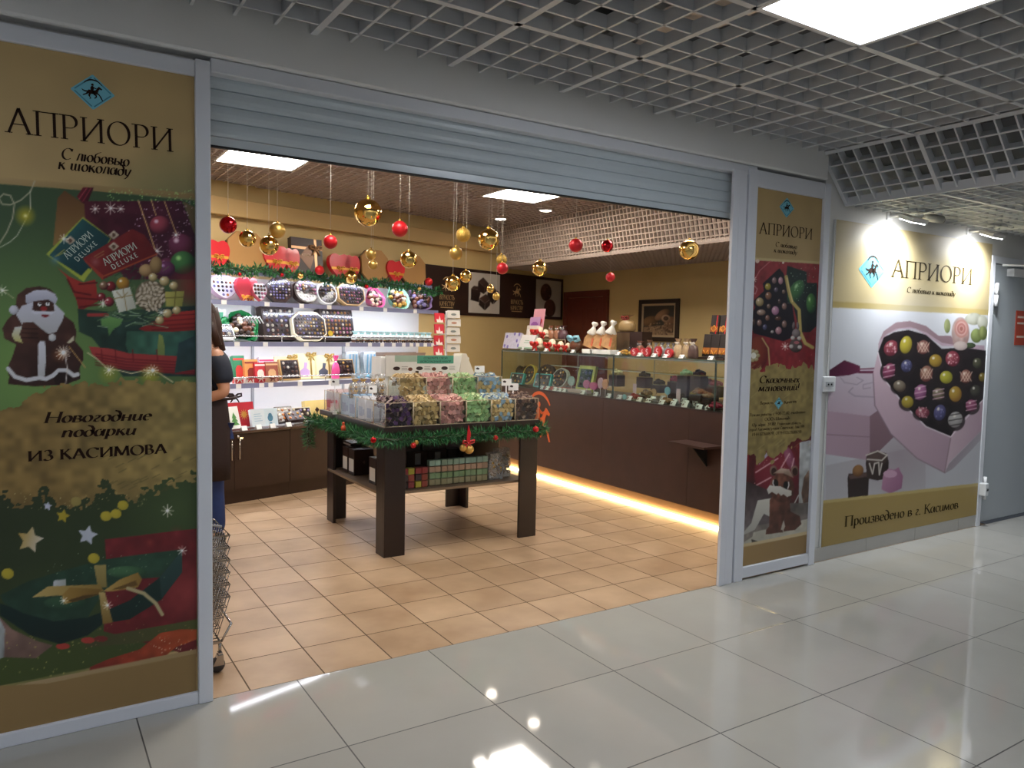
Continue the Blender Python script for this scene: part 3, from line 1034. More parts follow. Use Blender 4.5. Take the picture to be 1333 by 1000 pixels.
p.poly(crop(60, 400, 6.665, [(1150, 310), (1290, 250), (1290, 540), (1115, 570)]), '1d3136', '263f3c', (0, 1), noise=.3)
p.poly(crop(60, 240, 5, [(600, 940), (780, 860), (860, 830), (970, 820), (970, 950), (820, 960), (640, 955)]), 'a3241f', '7c1a18', (0, 1))
for yy in (855, 885, 915, 940):
    p.line(crop(60, 240, 5, [(690, yy + 10), (970, yy - 10)]), 1.1, '5a0e12', .85)
p.line(crop(60, 240, 5, [(275, 850), (400, 850)]), 4, '9a2826')
# pine, leaf, berries, cone, small gifts
for k in range(70):
    x, y, a = rng.uniform(125, 205), rng.uniform(395, 425), rng.uniform(-.6, .6)
    p.line([(x, y), (x + 14 * math.cos(a), y + 14 * math.sin(a))], .9, ['33502f', '567a4a', '27402c', '7d9a74'][k % 4], .9)
p.poly(crop(60, 240, 5, [(355, 880), (420, 860), (500, 880), (480, 920), (440, 940), (410, 990), (400, 930), (360, 920)]), '5d8f45', '3d6a34', (0, 1))
for k in range(60):
    x, y, a = rng.uniform(150, 215), rng.uniform(345, 380), rng.uniform(0, 6.28)
    p.line([(x, y), (x + 9 * math.cos(a), y + 9 * math.sin(a))], .8, ['24402a', '3c5a38', '5c6c40'][k % 3], .8)
p.ell(190, 352, 9, 8, 'b08a58', '6a4a28'); p.ell(203, 345, 8, 11, '9a7a48', '5a4020')
for x, y, r, c in ((144, 373, 7, '8c1c26'), (132, 387, 6, '8a1a28'), (142, 393, 6.5, '9c2838'), (160, 369, 8.5, 'b07c1c'), (135, 372, 6, '8a6a48')):
    p.ell(x, y, r, r * .95, c, '3c0a10' if c[0] != 'b' else '6a4410', 'f0d8c0')
p.poly(crop(60, 240, 5, [(428, 695), (545, 670), (588, 805), (475, 835)]), 'c6c6b6', '9d9d8c', (1, .3))
p.line(crop(60, 240, 5, [(500, 680), (525, 820)]), 1, '8a7440'); p.line(crop(60, 240, 5, [(440, 745), (565, 720)]), 1, '8a7440'); p.line(crop(60, 240, 5, [(460, 700), (495, 740), (530, 705)]), .9, '8a7440')
p.ell(196, 385, 20, 20, '70604a', '463828')
for k in range(46):
    a, r = k * 2.4, 2.4 * math.sqrt(k)
    p.ell(196 + r * math.cos(a) * 1.2, 386 + r * math.sin(a) * 1.15, 3.4, 1.9, 'b6a890', '7c6a50', ang=a * .3)
p.poly(crop(60, 240, 5, [(775, 700), (900, 695), (885, 795), (780, 795)]), 'a59c44', '7f7c30', (1, .3))
p.line(crop(60, 240, 5, [(845, 690), (835, 795)]), 1, '5c5420'); p.line(crop(60, 240, 5, [(780, 740), (890, 735)]), 1, '5c5420')
for x, y, r in ((214, 366, 6.5), (226, 372, 5.5), (218, 408, 6), (230, 404, 5.5), (208, 417, 5.5), (199, 361, 5.5)):
    p.ell(x, y, r, r * .95, 'c6b07a', '6f5c30', 'f5eccb')
p.star(134, 395, 5); p.star(210, 407, 5)
# chocolate bars
A = crop(60, 240, 5, [(0, 455), (240, 212), (425, 352), (245, 635)])
p.poly(A, '8f9c2e'); p.poly(crop(60, 240, 5, [(20, 462), (238, 222), (420, 352), (252, 610)]), '1c4a4c', '123238', (1, 1), noise=.1)
p.poly(crop(60, 240, 5, [(215, 612), (275, 545), (300, 560), (240, 628)]), '8f9c2e')
p.glow(72, 338, 12, '4c7c94', .8)
p.poly(crop(60, 240, 5, [(240, 480), (560, 290), (640, 330), (725, 450), (370, 620)]), '7a1d1c', '5a1418', (1, 1), noise=.1)
p.poly(crop(60, 240, 5, [(240, 480), (370, 590), (370, 625), (250, 500)]), '942c1c')
p.line(crop(60, 240, 5, [(370, 600), (720, 455)]), 1.6, '9a3a1c')
p.glow(124, 341, 11, '9c5c5c', .7)
for cx, cy in ((91.5, 313), (148, 321), (148, 306)):
    p.poly([(cx - 7, cy), (cx, cy - 6), (cx + 7, cy), (cx, cy + 6)], 'b5a48e', '8f7c66', (0, 1)); p.ell(cx, cy, 2.4, 2.6, '5a4030')
for a in ([(60, 470), (120, 425)], [(75, 465), (125, 440)]): p.line(crop(60, 240, 5, a), 1, '8a8a3c')
for a in ([(315, 470), (375, 435)], [(330, 480), (375, 455)]): p.line(crop(60, 240, 5, a), 1, '8a5a34')
p.star(83, 311, 6)
# chocolate figurine with a white beard
q7 = lambda pts: crop(0, 360, 6.67, pts)
p.poly(q7([(135, 250), (150, 160), (230, 100), (340, 85), (430, 105), (490, 160), (470, 240), (560, 340), (640, 400), (665, 480), (650, 560), (720, 640), (725, 720), (690, 800), (700, 890), (560, 940), (300, 955), (70, 935), (80, 870), (60, 800), (110, 690), (140, 590), (40, 540), (20, 450), (60, 380), (120, 320)]), '452820', '2f1a16', (.6, 1), noise=.25)
p.glow(78, 462, 15, '9a5020', .9); p.glow(92, 440, 14, '6a4030', .6)
p.poly(q7([(220, 220), (225, 160), (300, 120), (400, 115), (480, 150), (500, 200), (480, 240), (420, 200), (300, 215), (240, 240)]), 'b2b2c0', '8f90a2', (0, 1))
p.poly(q7([(140, 330), (190, 255), (290, 220), (300, 300), (440, 300), (470, 230), (560, 320), (540, 390), (490, 480), (430, 500), (370, 480), (200, 430)]), 'b0b0be', '9a9a9c', (0, 1))
p.poly(q7([(280, 290), (290, 220), (460, 225), (475, 300), (380, 310)]), '3a1c16')
for x in (345, 412): p.ell(x / 6.67, 360 + 240 / 6.67, 2.7, 2.4, 'd8d8d0'); p.ell(x / 6.67 + .4, 360 + 236 / 6.67, 1.3, 1.4, '1a0c0a')
p.ell(57, 402, 4.2, 3.4, '8a1c1c'); p.ell(59, 411, 5, 2, '7a1c20'); p.poly(q7([(270, 300), (380, 300), (480, 305), (450, 330), (380, 320), (300, 330)]), 'b4b4c0')
p.ell(18, 403.5, 6, 6, 'b2b2bc', '8a8a96'); p.poly(q7([(100, 510), (130, 440), (200, 430), (170, 500), (200, 580), (130, 560)]), 'b0b0ae', 'a8a050', (0, 1))
p.poly(q7([(170, 510), (200, 400), (290, 395), (340, 440), (420, 500), (430, 550), (340, 570), (200, 580)]), '4a2a20', '331a14', (1, 1), noise=.3)
for yy in (450, 490, 530): p.line(q7([(190, yy), (330, yy + 6)]), .9, '24120e')
p.ell(68, 439.5, 5, 4.8, 'b4b4b4', '909094'); p.poly(q7([(580, 575), (640, 515), (640, 560), (600, 580)]), 'b0a888')
p.poly(q7([(330, 590), (350, 560), (390, 560), (400, 690), (390, 860), (350, 890), (330, 860)]), 'b6b6c0', '9c9c9c', (0, 1))
p.line(q7([(70, 800), (130, 870), (230, 900), (340, 880), (400, 890), (460, 860), (510, 815), (580, 815), (640, 860), (675, 850)]), 5.2, 'b0b0b4')
p.poly(q7([(470, 890), (510, 830), (570, 830), (620, 880), (600, 930), (480, 940)]), '20100e')
p.star(82, 459, 10, n=6); p.star(83, 459, 7, n=5, rot=.3)
p.line(q7([(565, 680), (585, 800), (570, 930)]), 1, 'b8b0a8'); p.line(q7([(600, 610), (740, 790)]), 1, 'b08848')
p.line(q7([(0, 100), (120, 190)]), .8, '9a9a70'); p.star(3, 378, 7)
p.line(crop(60, 400, 6.665, [(360, 395), (430, 440), (530, 530), (640, 550), (740, 575), (870, 545), (960, 560), (1100, 650)]), 1, 'c8b88a')
for x, y in ((142, 482), (193, 485), (199, 482), (241, 502)): p.glow(x, y + 5, 16, 'a8981c', .6, 1); p.star(x, y, 7, n=5)
# gold brush stroke
stroke_poly = [(-60, 545), (0, 530), (30, 522), (60, 505), (100, 497), (140, 494), (190, 492), (225, 492), (256, 497), (256, 622), (215, 645), (200, 635), (185, 640), (150, 645), (130, 632), (118, 645), (100, 655), (70, 655), (45, 640), (20, 655), (0, 645), (-60, 640)]
jag = (p.n2 - .5) * 20 + (p.n1 - .5) * 14 + (p.n3 - .5) * 16
yy = np.interp(p.x, [0, 40, 60, 75, 110, 140, 150, 170, 190, 205, 256], [645, 652, 632, 655, 655, 628, 642, 645, 636, 640, 618])
top = np.interp(p.x, [0, 30, 60, 100, 140, 256], [532, 522, 507, 499, 497, 497])
mm = ((p.y + jag < yy) & (p.y + jag * .5 > top)).astype(float)
colr = np.array([.46, .36, .17]) * (1 + .34 * (p.n2 - .5) + .12 * (p.n1 - .5))[..., None] + np.clip((p.x - 60) / 200, 0, 1)[..., None] * np.array([.07, .09, .06])
mm *= (p.y > 480)
p.mix(mm, np.clip(colr, 0, 1))
# lower picture
low = 1 - mm
keep = p.c.copy()
p.poly([(-60, 640), (256, 610), (256, 840), (-60, 905)], '262f1c', '2e3f20', (1, .3))
p.glow(230, 660, 80, '3c4f28', .8, 1); p.glow(60, 850, 120, '42501f', .9, 1)
p.poly([(-60, 832), (256, 790), (256, 842), (-60, 905)], '3c4a1e', '33401c', (1, 0))
p.c = np.where((mm > 0)[..., None], keep, p.c)
p.specks(60, 0, 640, 200, 665, 'a89a5c', .7)
for k in range(30):
    x = rng.uniform(130, 256); y = rng.uniform(590, 640)
    p.line([(x, y), (x + 10, y - 5)], .8, '4a4424', .6)
q2 = lambda pts: crop(0, 640, 3.846, pts)
p.poly(q2([(530, 340), (525, 240), (985, 185), (985, 830), (520, 700)]), '6a1c20', '581418', (1, 1), noise=.2)
p.glow(245, 770, 45, '903030', .8, 1); p.glow(195, 706, 10, '8a2c28', .7); p.glow(230, 665 + 30, 14, '84242a', .7)
p.poly(q2([(430, 740), (985, 640), (985, 690), (840, 730), (680, 760), (430, 780)]), '3d3c22', '43481f', (1, 0))
p.poly(q2([(450, 880), (540, 840), (700, 790), (800, 710), (900, 690), (985, 690), (985, 740), (880, 780), (820, 830), (650, 890), (450, 910)]), '6e1d16', 'a03c16', (1, -.5), noise=.25)
for x, y in ((640, 650), (315, 775), (440, 745), (505, 738)): p.ell(x / 3.846, 640 + y / 3.846, 9 if x < 600 else 3, 4, '9c2a22' if x < 470 else '6a201c')
p.poly(q2([(-30, 600), (60, 690), (190, 750), (265, 770), (180, 835), (20, 830), (-30, 840)]), '7a5a50', '5f463c', (1, .5), noise=.2)
p.poly(q2([(-30, 640), (0, 640), (25, 690), (20, 830), (-30, 850)]), '9aa0a0', '787c7c', (1, 0), noise=.3)
p.specks(50, 0, 800, 110, 880, '9a9244', .9); p.specks(30, 200, 830, 256, 850, 'd6c6a0', .7); p.specks(60, 110, 810, 256, 860, '8a6a3c', .6)
# green gift box with gold ribbon
p.poly(q2([(0, 560), (270, 640), (440, 630), (520, 600), (650, 545), (800, 430), (910, 290), (910, 400), (810, 540), (650, 640), (520, 660), (440, 720), (300, 765), (150, 720), (0, 620)]), '16302a', '0f211f', (0, 1))
p.poly(q2([(800, 430), (912, 292), (912, 405), (808, 540)]), '26423e', '1a302e', (0, 1))
p.poly(q2([(0, 520), (140, 450), (300, 400), (520, 340), (780, 305), (912, 290), (800, 430), (640, 440), (520, 500), (440, 630), (270, 650), (120, 610), (20, 560)]), '1d3628', '23402e', (1, -.4), noise=.2)
p.ell(165, 745, 26, 8, '38603c', '22402a'); p.ell(85, 785, 28, 9, '2c4e34', '1c3626')
p.specks(70, 60, 720, 230, 790, '6f8a68', .6)
p.poly(q2([(270, 445), (330, 438), (330, 500), (260, 500)]), 'a8aab0', '8a9088', (1, 0))
p.poly(q2([(470, 370), (530, 366), (535, 480), (490, 480)]), '8c7a40', '75642f', (0, 1))
p.poly(q2([(160, 530), (240, 475), (500, 465), (520, 500), (330, 540), (310, 520)]), 'a88e4c', '7c6024', (1, 0))
p.poly(q2([(310, 520), (350, 480), (510, 490), (500, 515), (400, 545), (320, 565)]), '8c6a28', '6a4c18', (1, 0)); p.poly(q2([(340, 545), (420, 520), (500, 512), (420, 540), (360, 555)]), '4a3414')
p.poly(q2([(515, 500), (600, 440), (690, 405), (712, 440), (690, 480), (560, 500)]), 'a3833c', '7a5a20', (1, .3)); p.poly(q2([(560, 490), (680, 445), (690, 470), (600, 490)]), '5a4018')
p.poly(q2([(495, 505), (525, 505), (565, 655), (515, 665)]), 'a58a4c', '6e5420', (0, 1))
p.line(q2([(640, 485), (720, 510), (780, 560), (812, 615)]), 4.5, '9a8c60')
p.star(140, 788, 6); p.star(83, 782, 5); p.star(237, 717, 6); p.star(218, 665, 8)
for cx, cy, r, c, c2 in ((39, 703, 18, '9c7c2e', 'b0a89a'), (114, 697, 13.5, '9aa0ac', 'a0a4b0'), (82, 672, 9.5, 'a08c1c', '968418'), (62, 659, 6, 'a8acc0', 'a0a4b8')): p.star5(cx, cy, r, c, c2, .2)
for x, y, r in ((10, 747, 8), (122, 727, 7.5), (138, 672, 7.3), (151, 669, 7), (160, 658, 7), (99, 653, 7)): p.ell(x, y, r, r * .88, 'a3921e' if x != 99 else '8a7838', '94841c' if x != 99 else '807034')
# gold foot
p.poly([(-60, 895), (30, 892), (256, 846), (256, 990), (-60, 990)], '86683a', '7c6034', (1, 0))
p.poly([(20, 892), (256, 845), (256, 851), (60, 890)], '9a8058', '8a7046', (1, 0))
p.build('picture', m_print, t, G_LEFT, o)
LN = Lines(t, m_ink)
of = o + Vector((0, .0015, 0))
LN('АПРИОРИ', YP, (8, 172), (226, 198), 33, of, nib=.115, thin=.035, track=.06)
LN('С любовью', YP, (79, 207), (168, 217), 15, of, nib=.165, thin=.05, slant=.18)
LN('к шоколаду', YP, (75, 220), (170, 230), 15, of, nib=.165, thin=.05, slant=.18)
LN('Новогодние', YP, (56, 551), (196, 547), 14.5, of, nib=.175, thin=.045, slant=.3)
LN('подарки', YP, (79, 569.5), (176, 566), 14.5, of, nib=.175, thin=.045, slant=.3)
LN('ИЗ КАСИМОВА', YP, (36, 601), (217, 590), 13.5, of, nib=.2, thin=.06, track=.03)
LN = Lines(t, m_pale, 'pale_lettering')
LN('АПРИОРИ', YP, (88, 338), (122, 307), 9, of, nib=.13, thin=.05)
LN('DELUXE', YP, (101, 341), (127, 318), 6, of, nib=.14, thin=.06, sans=True, track=.3)
LN('АПРИОРИ', YP, (137, 346), (179, 323), 9, of, nib=.13, thin=.05)
LN('DELUXE', YP, (147, 351), (180, 334), 6, of, nib=.14, thin=.06, sans=True, track=.3)
b = MB(); diamond(b, .217, 2.243, .068, .06, o); b.build('emblem', [m_blue, m_blueline, m_ink], t)

# ------------------------------------------------------------------ poster right of the entrance
t, o = poster('poster', 'narrow gold and red poster with a tree shaped chocolate box right of the shutter', 3.602, 4.22, .079, 2.325)
p = Print((0, YP, 0), (1, 0, 0), 3.603, 4.219, .08, 2.324, .0038)
p.c[:] = p.rgb('b0925a')
p.c *= (1 + .05 * (p.n1 - .5))[..., None]
p.poly([(970, 335), (1075, 345), (1075, 500), (960, 500)], '9a2c30', '7c1a20', (0, 1), noise=.25)
p.poly([(960, 334), (1075, 341), (1075, 344), (960, 338)], 'c2ab70')
qr = lambda pts: crop(965, 330, 6.25, pts)
p.specks(60, 975, 340, 1065, 480, 'd89090', .5)
p.ell(986, 340, 2.6, 2.4, 'd8b8a0'); p.ell(1019.5, 342, 1.5, 1.5, 'e0c8b8')
p.line(qr([(240, 60), (150, 140), (100, 230)]), .8, 'c86868'); p.line(qr([(85, 280), (110, 265), (130, 290), (115, 330), (90, 320)]), .8, 'c88080'); p.star(981, 364, 4)
p.poly(qr([(310, 120), (345, 165), (365, 250), (415, 420), (440, 600), (400, 690), (340, 715), (100, 650), (75, 560), (75, 500), (115, 440), (95, 390), (185, 305), (175, 245)]), '17131c', '1b141e', (0, 1))
p.poly(qr([(375, 100), (530, 150), (535, 240), (615, 240), (612, 590), (560, 640), (480, 640), (420, 420), (365, 200)]), '18302a', '141a1e', (0, 1), noise=.2)
p.ell(1036, 380, 9, 17, '3f7a3c', '18402a', '9ad08a', ang=.5); p.ell(1056, 395, 6.5, 13, '4a8a3c', '1c4428', 'b0e090')
p.specks(50, 1024, 348, 1062, 400, 'a8d8a8', .5)
p.line(qr([(365, 190), (385, 300), (410, 390), (470, 460), (480, 640), (520, 730), (580, 765)]), 4.2, 'b59c4e')
p.line(qr([(372, 200), (392, 300), (416, 390)]), 1.4, 'd8c478')
for x, y, rx, ry, c, c2 in ((268, 220, 19, 27, '9a7470', '5c403c'), (320, 222, 19, 30, 'c8909c', '8a5868'), (217, 270, 24, 28, 'b8a42c', '7c6a18'), (283, 296, 17, 20, '6a5a70', '38303c'), (345, 312, 14, 18, '8a6c58', '4a3428'),
                            (221, 345, 26, 32, '9c6a48', '5a3424'), (150, 395, 32, 36, 'c0a874', '7a6438'), (223, 430, 16, 20, '8a6a58', '4a3428'), (277, 465, 30, 36, 'c890a8', '885070'), (350, 430, 20, 28, 'a0786a', '5c3c34'),
                            (162, 480, 36, 24, 'b89a84', '6a4c3c'), (310, 390, 12, 22, '5a443c', '30201c'), (213, 525, 18, 24, '9a6a54', '50302a'), (300, 530, 26, 18, '6a3c2c', '38201a'), (350, 575, 20, 30, 'a07868', '5c4038'),
                            (147, 565, 20, 26, 'a07868', '5c3c34'), (192, 600, 18, 24, '5c5a80', '2c2c48'), (303, 628, 26, 30, 'c08890', '804c58'), (252, 638, 14, 12, 'b8aca0', '6a6058'), (98, 560, 18, 30, '5a3c34', '30201c')):
    p.ell(965 + x / 6.25, 330 + y / 6.25, rx / 6.25, ry / 6.25, c, c2, 'e8d8d0')
# chocolate rabbit
p.ell(1036, 450, 8.5, 9, '5c4c48', '2c2220'); p.ell(1036.5, 434, 5.5, 6, '8a7c7c', '4a3e3e'); p.ell(1033, 424, 1.8, 5, '7a6a6a', '443838', ang=.1); p.ell(1038.5, 424, 1.8, 5, '7a6a6a', '443838', ang=-.1)
for x, y in ((1032, 440), (1040.5, 440.5), (1030, 451), (1041, 452)): p.ell(x, y, 2.8, 2.6, 'c6bcb4', '8a7e78')
p.ell(1037, 446, 3.6, 1.8, 'b05a60')
p.ell(987, 460, 13, 22, '8c3a20', '5c1a18', None, a=.8); p.line(qr([(170, 690), (220, 770), (232, 930)]), 1.6, 'b89a5c')
for k in range(7): p.ell(981 + 5.5 * math.cos(k * .9), 463 + 6 * math.sin(k * .9), 3, 2.6, 'b8a878', '8a7848')
p.ell(981, 463, 3.4, 4, 'd8d4c0'); p.star(1022, 451, 5)
# gold brush field with text
top = np.interp(p.x, [970, 985, 1000, 1010, 1020, 1030, 1045, 1060, 1072], [483, 478, 480, 470, 476, 481, 474, 480, 474]) + (p.n2 - .5) * 12
bot = np.interp(p.x, [960, 968, 980, 990, 998, 1005, 1015, 1025, 1040, 1060], [592, 600, 592, 604, 592, 600, 590, 582, 575, 565]) + (p.n2 - .5) * 16
mm = ((p.y > top) & (p.y < bot)).astype(float)
p.poly([(955, 560), (1062, 560), (1062, 660), (955, 690)], '6d181c', '3a2020', (-.3, 1), noise=.3)
p.poly([(955, 590), (975, 590), (975, 640), (960, 640)], '8c1820', '3c1818', (0, 1))
p.ell(1012, 615, 30, 36, '8c2432', '641420', None, a=.9, ang=.2); p.ell(1028, 597, 6, 16, '9c4c68', '702840', ang=-.3)
for a in ([(160, 300), (350, 180)], [(160, 415), (290, 345)], [(200, 510), (300, 450)], [(380, 260), (450, 140)], [(470, 270), (490, 180)]): p.line(crop(960, 570, 6.67, a), 1.6, 'd8a8a8', .8)
p.specks(60, 982, 590, 1032, 640, 'd09090', .5)
p.poly(crop(960, 570, 6.67, [(180, 240), (220, 170), (300, 60), (300, 120), (240, 180)]), 'b0b0c0', '8a7a90', (1, -1))
p.poly(crop(960, 570, 6.67, [(540, 40), (640, 20), (630, 700), (530, 640)]), 'b0b4b4', '8a8a84', (0, 1), noise=.25)
p.poly(crop(960, 570, 6.67, [(555, 480), (580, 340), (620, 280), (620, 560), (570, 570)]), '80604a', '5c4434', (0, 1), noise=.5)
p.line(crop(960, 570, 6.67, [(530, 500), (470, 620)]), 1.2, 'b8b8b0'); p.line(crop(960, 570, 6.67, [(530, 650), (630, 660)]), 1.5, '302c2c')
p.poly([(955, 655), (1062, 655), (1062, 720), (955, 720)], '5f5650', '8a8074', (0, 1), noise=.25)
p.poly([(955, 620), (1030, 650), (1010, 680), (955, 690)], '3a2a2a', '6a6060', (-.2, 1), noise=.2)
p.poly(crop(960, 570, 6.67, [(20, 860), (120, 740), (175, 545), (295, 525), (290, 690), (230, 660), (150, 800)]), 'bcb8aa', '9c988c', (0, 1))
p.poly(crop(960, 570, 6.67, [(20, 930), (130, 860), (140, 820), (400, 760), (620, 700), (620, 850), (300, 900)]), 'b4ae9c', 'a09a88', (0, 1), noise=.12)
p.poly(crop(960, 570, 6.67, [(120, 880), (180, 900), (150, 918), (125, 910)]), '3a342c')
# brown toy animal with a white moustache
qd = lambda pts: crop(960, 570, 6.67, pts)
p.poly(qd([(280, 540), (330, 480), (450, 500), (460, 640), (540, 680), (555, 750), (500, 800), (400, 815), (400, 780), (410, 700), (385, 760), (395, 820), (245, 840), (250, 800), (275, 770)]), '6a3c2c', '4a281e', (1, .4), noise=.35)
p.poly(qd([(375, 800), (400, 715), (415, 770), (400, 800)]), 'a89c8c')
p.ell(1018, 635, 16, 19, '74432f', '4a281e', None, noise=.25)
for x in (1007, 1034.5): p.ell(x, 613, 5, 7, '8a6a58', '5a3c30'); p.ell(x + .3, 614, 3.3, 5, '3a1e18')
p.poly(qd([(310, 310), (380, 262), (450, 275), (490, 350), (400, 310)]), 'a8907c', '8a6a54', (0, 1), noise=.2)
for x, y in ((1009.5, 629.5), (1023.5, 632)): p.ell(x, y, 3.8, 5.5, '15100e'); p.line([(x + (-2.8 if x < 1015 else 3), y - 4), (x + (-3.3 if x < 1015 else 3.4), y), (x + (-1.5 if x < 1015 else 2), y + 4)], 1.2, 'd8d4cc')
p.poly(qd([(255, 450), (280, 410), (320, 420), (370, 420), (420, 445), (470, 460), (470, 500), (430, 515), (400, 490), (380, 505), (355, 480), (340, 495), (300, 470), (270, 490)]), 'c9c4b8', 'b0aa9c', (0, 1))
p.poly([(955, 714), (1055, 694), (1055, 760), (955, 760)], '9c7a46', '8c6c3c', (1, 0)); p.poly([(955, 711), (1055, 691), (1055, 695), (955, 715)], 'c0a878')
colr = np.array([.55, .47, .25]) * (1 + .22 * (p.n2 - .5) + .15 * (p.n1 - .5))[..., None]
p.mix(mm, np.clip(colr, 0, 1))
for k in range(60):
    x, y = rng.uniform(970, 1062), rng.uniform(480, 590)
    p.line([(x, y), (x + 9, y - 7)], .6, ['7c6a30', 'a8985c', '96863f'][k % 3], .5)
p.build('picture', m_print, t, G_RIGHT, o)
LN = Lines(t, m_ink)
of = o + Vector((0, .0015, 0))
LN('АПРИОРИ', YP, (988, 304), (1057, 312), 15, of, nib=.115, thin=.045, track=.06)
LN('С любовью', YP, (1009, 321), (1037, 324.5), 6.5, of, nib=.14, thin=.05, slant=.18)
LN('к шоколаду', YP, (1007, 328.5), (1037, 332), 6.5, of, nib=.14, thin=.05, slant=.18)
LN('Сказочных', YP, (988, 499), (1040, 498), 9.5, of, nib=.17, thin=.06, slant=.2)
LN('мгновений!', YP, (987, 509.8), (1040, 508), 9.5, of, nib=.17, thin=.06, slant=.2)
for s, a, c in (('Режим работы: с 9:00-22:00, ежедневно', (975.5, 542.5), (1048, 538)), ('ООО «Шоколад»', (995, 548), (1028.5, 546)), ('Юр. адрес: 391300, Рязанская область,', (978.5, 555.5), (1043, 552)),
                ('город Касимов, улица Советская, дом 199', (975, 561.5), (1046.5, 557)), ('ИНН 6226008291, ОГРН 1126226000290', (978.5, 567.8), (1043, 564))):
    LN(s, YP, a, c, 4, of, nib=.13, thin=.07, serif=False)
LN('Верность', YP, (989, 527), (1006, 526), 4.2, of, nib=.15, thin=.06, slant=.15, serif=False)
LN('Качеству', YP, (1020.5, 526), (1037, 524), 4.2, of, nib=.15, thin=.06, slant=.15, serif=False)
b = MB(); cc = at_y(1024, 270.5, YP); diamond(b, cc.x, cc.z, .068, .06, o); b.build('emblem', [m_blue, m_blueline, m_ink], t)
b = MB(); cc = at_y(1013.5, 525, YP); diamond(b, cc.x, cc.z, .04, .037, o)
b.build('emblem', [m_blue, m_blueline, m_ink], t)

# ------------------------------------------------------------------ big wall poster
t, o = poster('poster', 'large wall poster of a pink heart box of chocolates under two floodlights', 4.372, 6.33, .094, 2.215)
o = Vector((o.x, 3.058, o.z)); t.location = o
p = Print((0, YP, 0), (1, 0, 0), 4.373, 6.329, .095, 2.214, .0058)
p.c[:] = p.rgb('b5a273')
p.poly([(1060, 399), (1300, 411), (1300, 640), (1050, 665)], 'c2c5cc', 'b2b2b8', (0, 1))
p.poly([(1060, 391), (1300, 404), (1300, 411), (1060, 399)], 'a08a48', 'b8a260', (0, 1))
qa = lambda pts: crop(1075, 390, 3.7, pts)
qb = lambda pts: crop(1125, 390, 4.348, pts)
p.glow(1180, 430, 70, 'c4c4cc', .6, 1); p.poly(qa([(0, 800), (480, 700), (480, 1000), (0, 1000)]), 'a8a2a8', 'aeacb0', (0, 1)); p.glow(1170, 590, 60, '9a8890', .7, 1)
p.poly(qa([(0, 535), (210, 560), (250, 535), (330, 650), (215, 775), (0, 745)]), 'b090a0', '9a7c8a', (1, 0)); p.poly(qa([(212, 560), (250, 535), (335, 655), (212, 775)]), '84636e', '7c5c66', (0, 1))
p.line(qa([(0, 650), (210, 662)]), 1, '8a6c7a')
p.poly(qa([(0, 370), (240, 330), (255, 530), (212, 562), (0, 535)]), 'b8aab6', 'b49cac', (0, 1))
p.line(qa([(150, 375), (180, 390), (150, 410), (90, 400), (70, 375)]), 1.1, '9a8c9a'); p.line(qa([(225, 400), (180, 410), (180, 430), (215, 425)]), 1, '9a8c9a'); p.line(qa([(230, 470), (140, 465), (110, 445), (130, 425)]), 1.4, '9a8c9a')
p.poly(qa([(10, 345), (90, 292), (165, 320), (165, 350), (110, 365), (10, 375)]), '4a1030', '6a1c40', (1, 0)); p.line(qa([(160, 350), (235, 350)]), 3, '6a2040'); p.line(qa([(160, 335), (235, 332)]), 1.5, '7a3450')
# heart box
p.poly(qb([(80, 250), (110, 180), (180, 130), (260, 122), (350, 150), (420, 205), (450, 235), (520, 250), (680, 260), (690, 570), (675, 700), (485, 905), (455, 980), (300, 900), (150, 760), (60, 600), (50, 420), (80, 330)]), 'ae93a2', 'a68a98', (0, 1))
p.poly(qb([(85, 235), (110, 180), (180, 130), (260, 122), (350, 150), (420, 205), (490, 205), (530, 260), (440, 245), (350, 185), (260, 155), (180, 165), (120, 200)]), '9c8088', '8a6a74', (1, 0))
p.poly(qb([(125, 200), (200, 165), (290, 165), (370, 215), (440, 262), (520, 265), (560, 330), (440, 300), (300, 210), (150, 220)]), 'b4b0b8')
p.poly(qb([(78, 300), (110, 215), (170, 185), (250, 172), (350, 200), (440, 280), (560, 270), (690, 290), (690, 560), (600, 640), (530, 700), (490, 778), (350, 720), (230, 600), (120, 460)]), '241c20', '1e181c', (0, 1), noise=.2)
p.poly(qb([(455, 985), (480, 930), (665, 740), (690, 640), (690, 760), (600, 860), (500, 960)]), '8c7a84', 'a09aa2', (1, .6), a=.8)
p.poly(qb([(490, 780), (560, 690), (680, 560), (690, 570), (665, 740), (480, 925), (455, 978)]), 'c4a8b4', 'ab8c9c', (1, 0))
p.poly(qb([(78, 300), (120, 460), (230, 600), (350, 720), (490, 778), (455, 980), (300, 900), (150, 760), (60, 600), (50, 420)]), 'c0a2b0', 'a98a9a', (1, .35))
p.line(qb([(455, 978), (490, 780)]), 1.2, '907480')
p.line(qb([(78, 300), (120, 460), (230, 600), (350, 720), (490, 778), (560, 690), (680, 560)]), 1.3, 'dcccd4')
p.line(qb([(50, 420), (60, 600), (150, 760), (300, 900), (455, 980)]), 1.4, '846c78', .8)
for k in range(60):
    a = rng.uniform(0, 1)
    x, y = rng.uniform(100, 660), rng.uniform(200, 740)
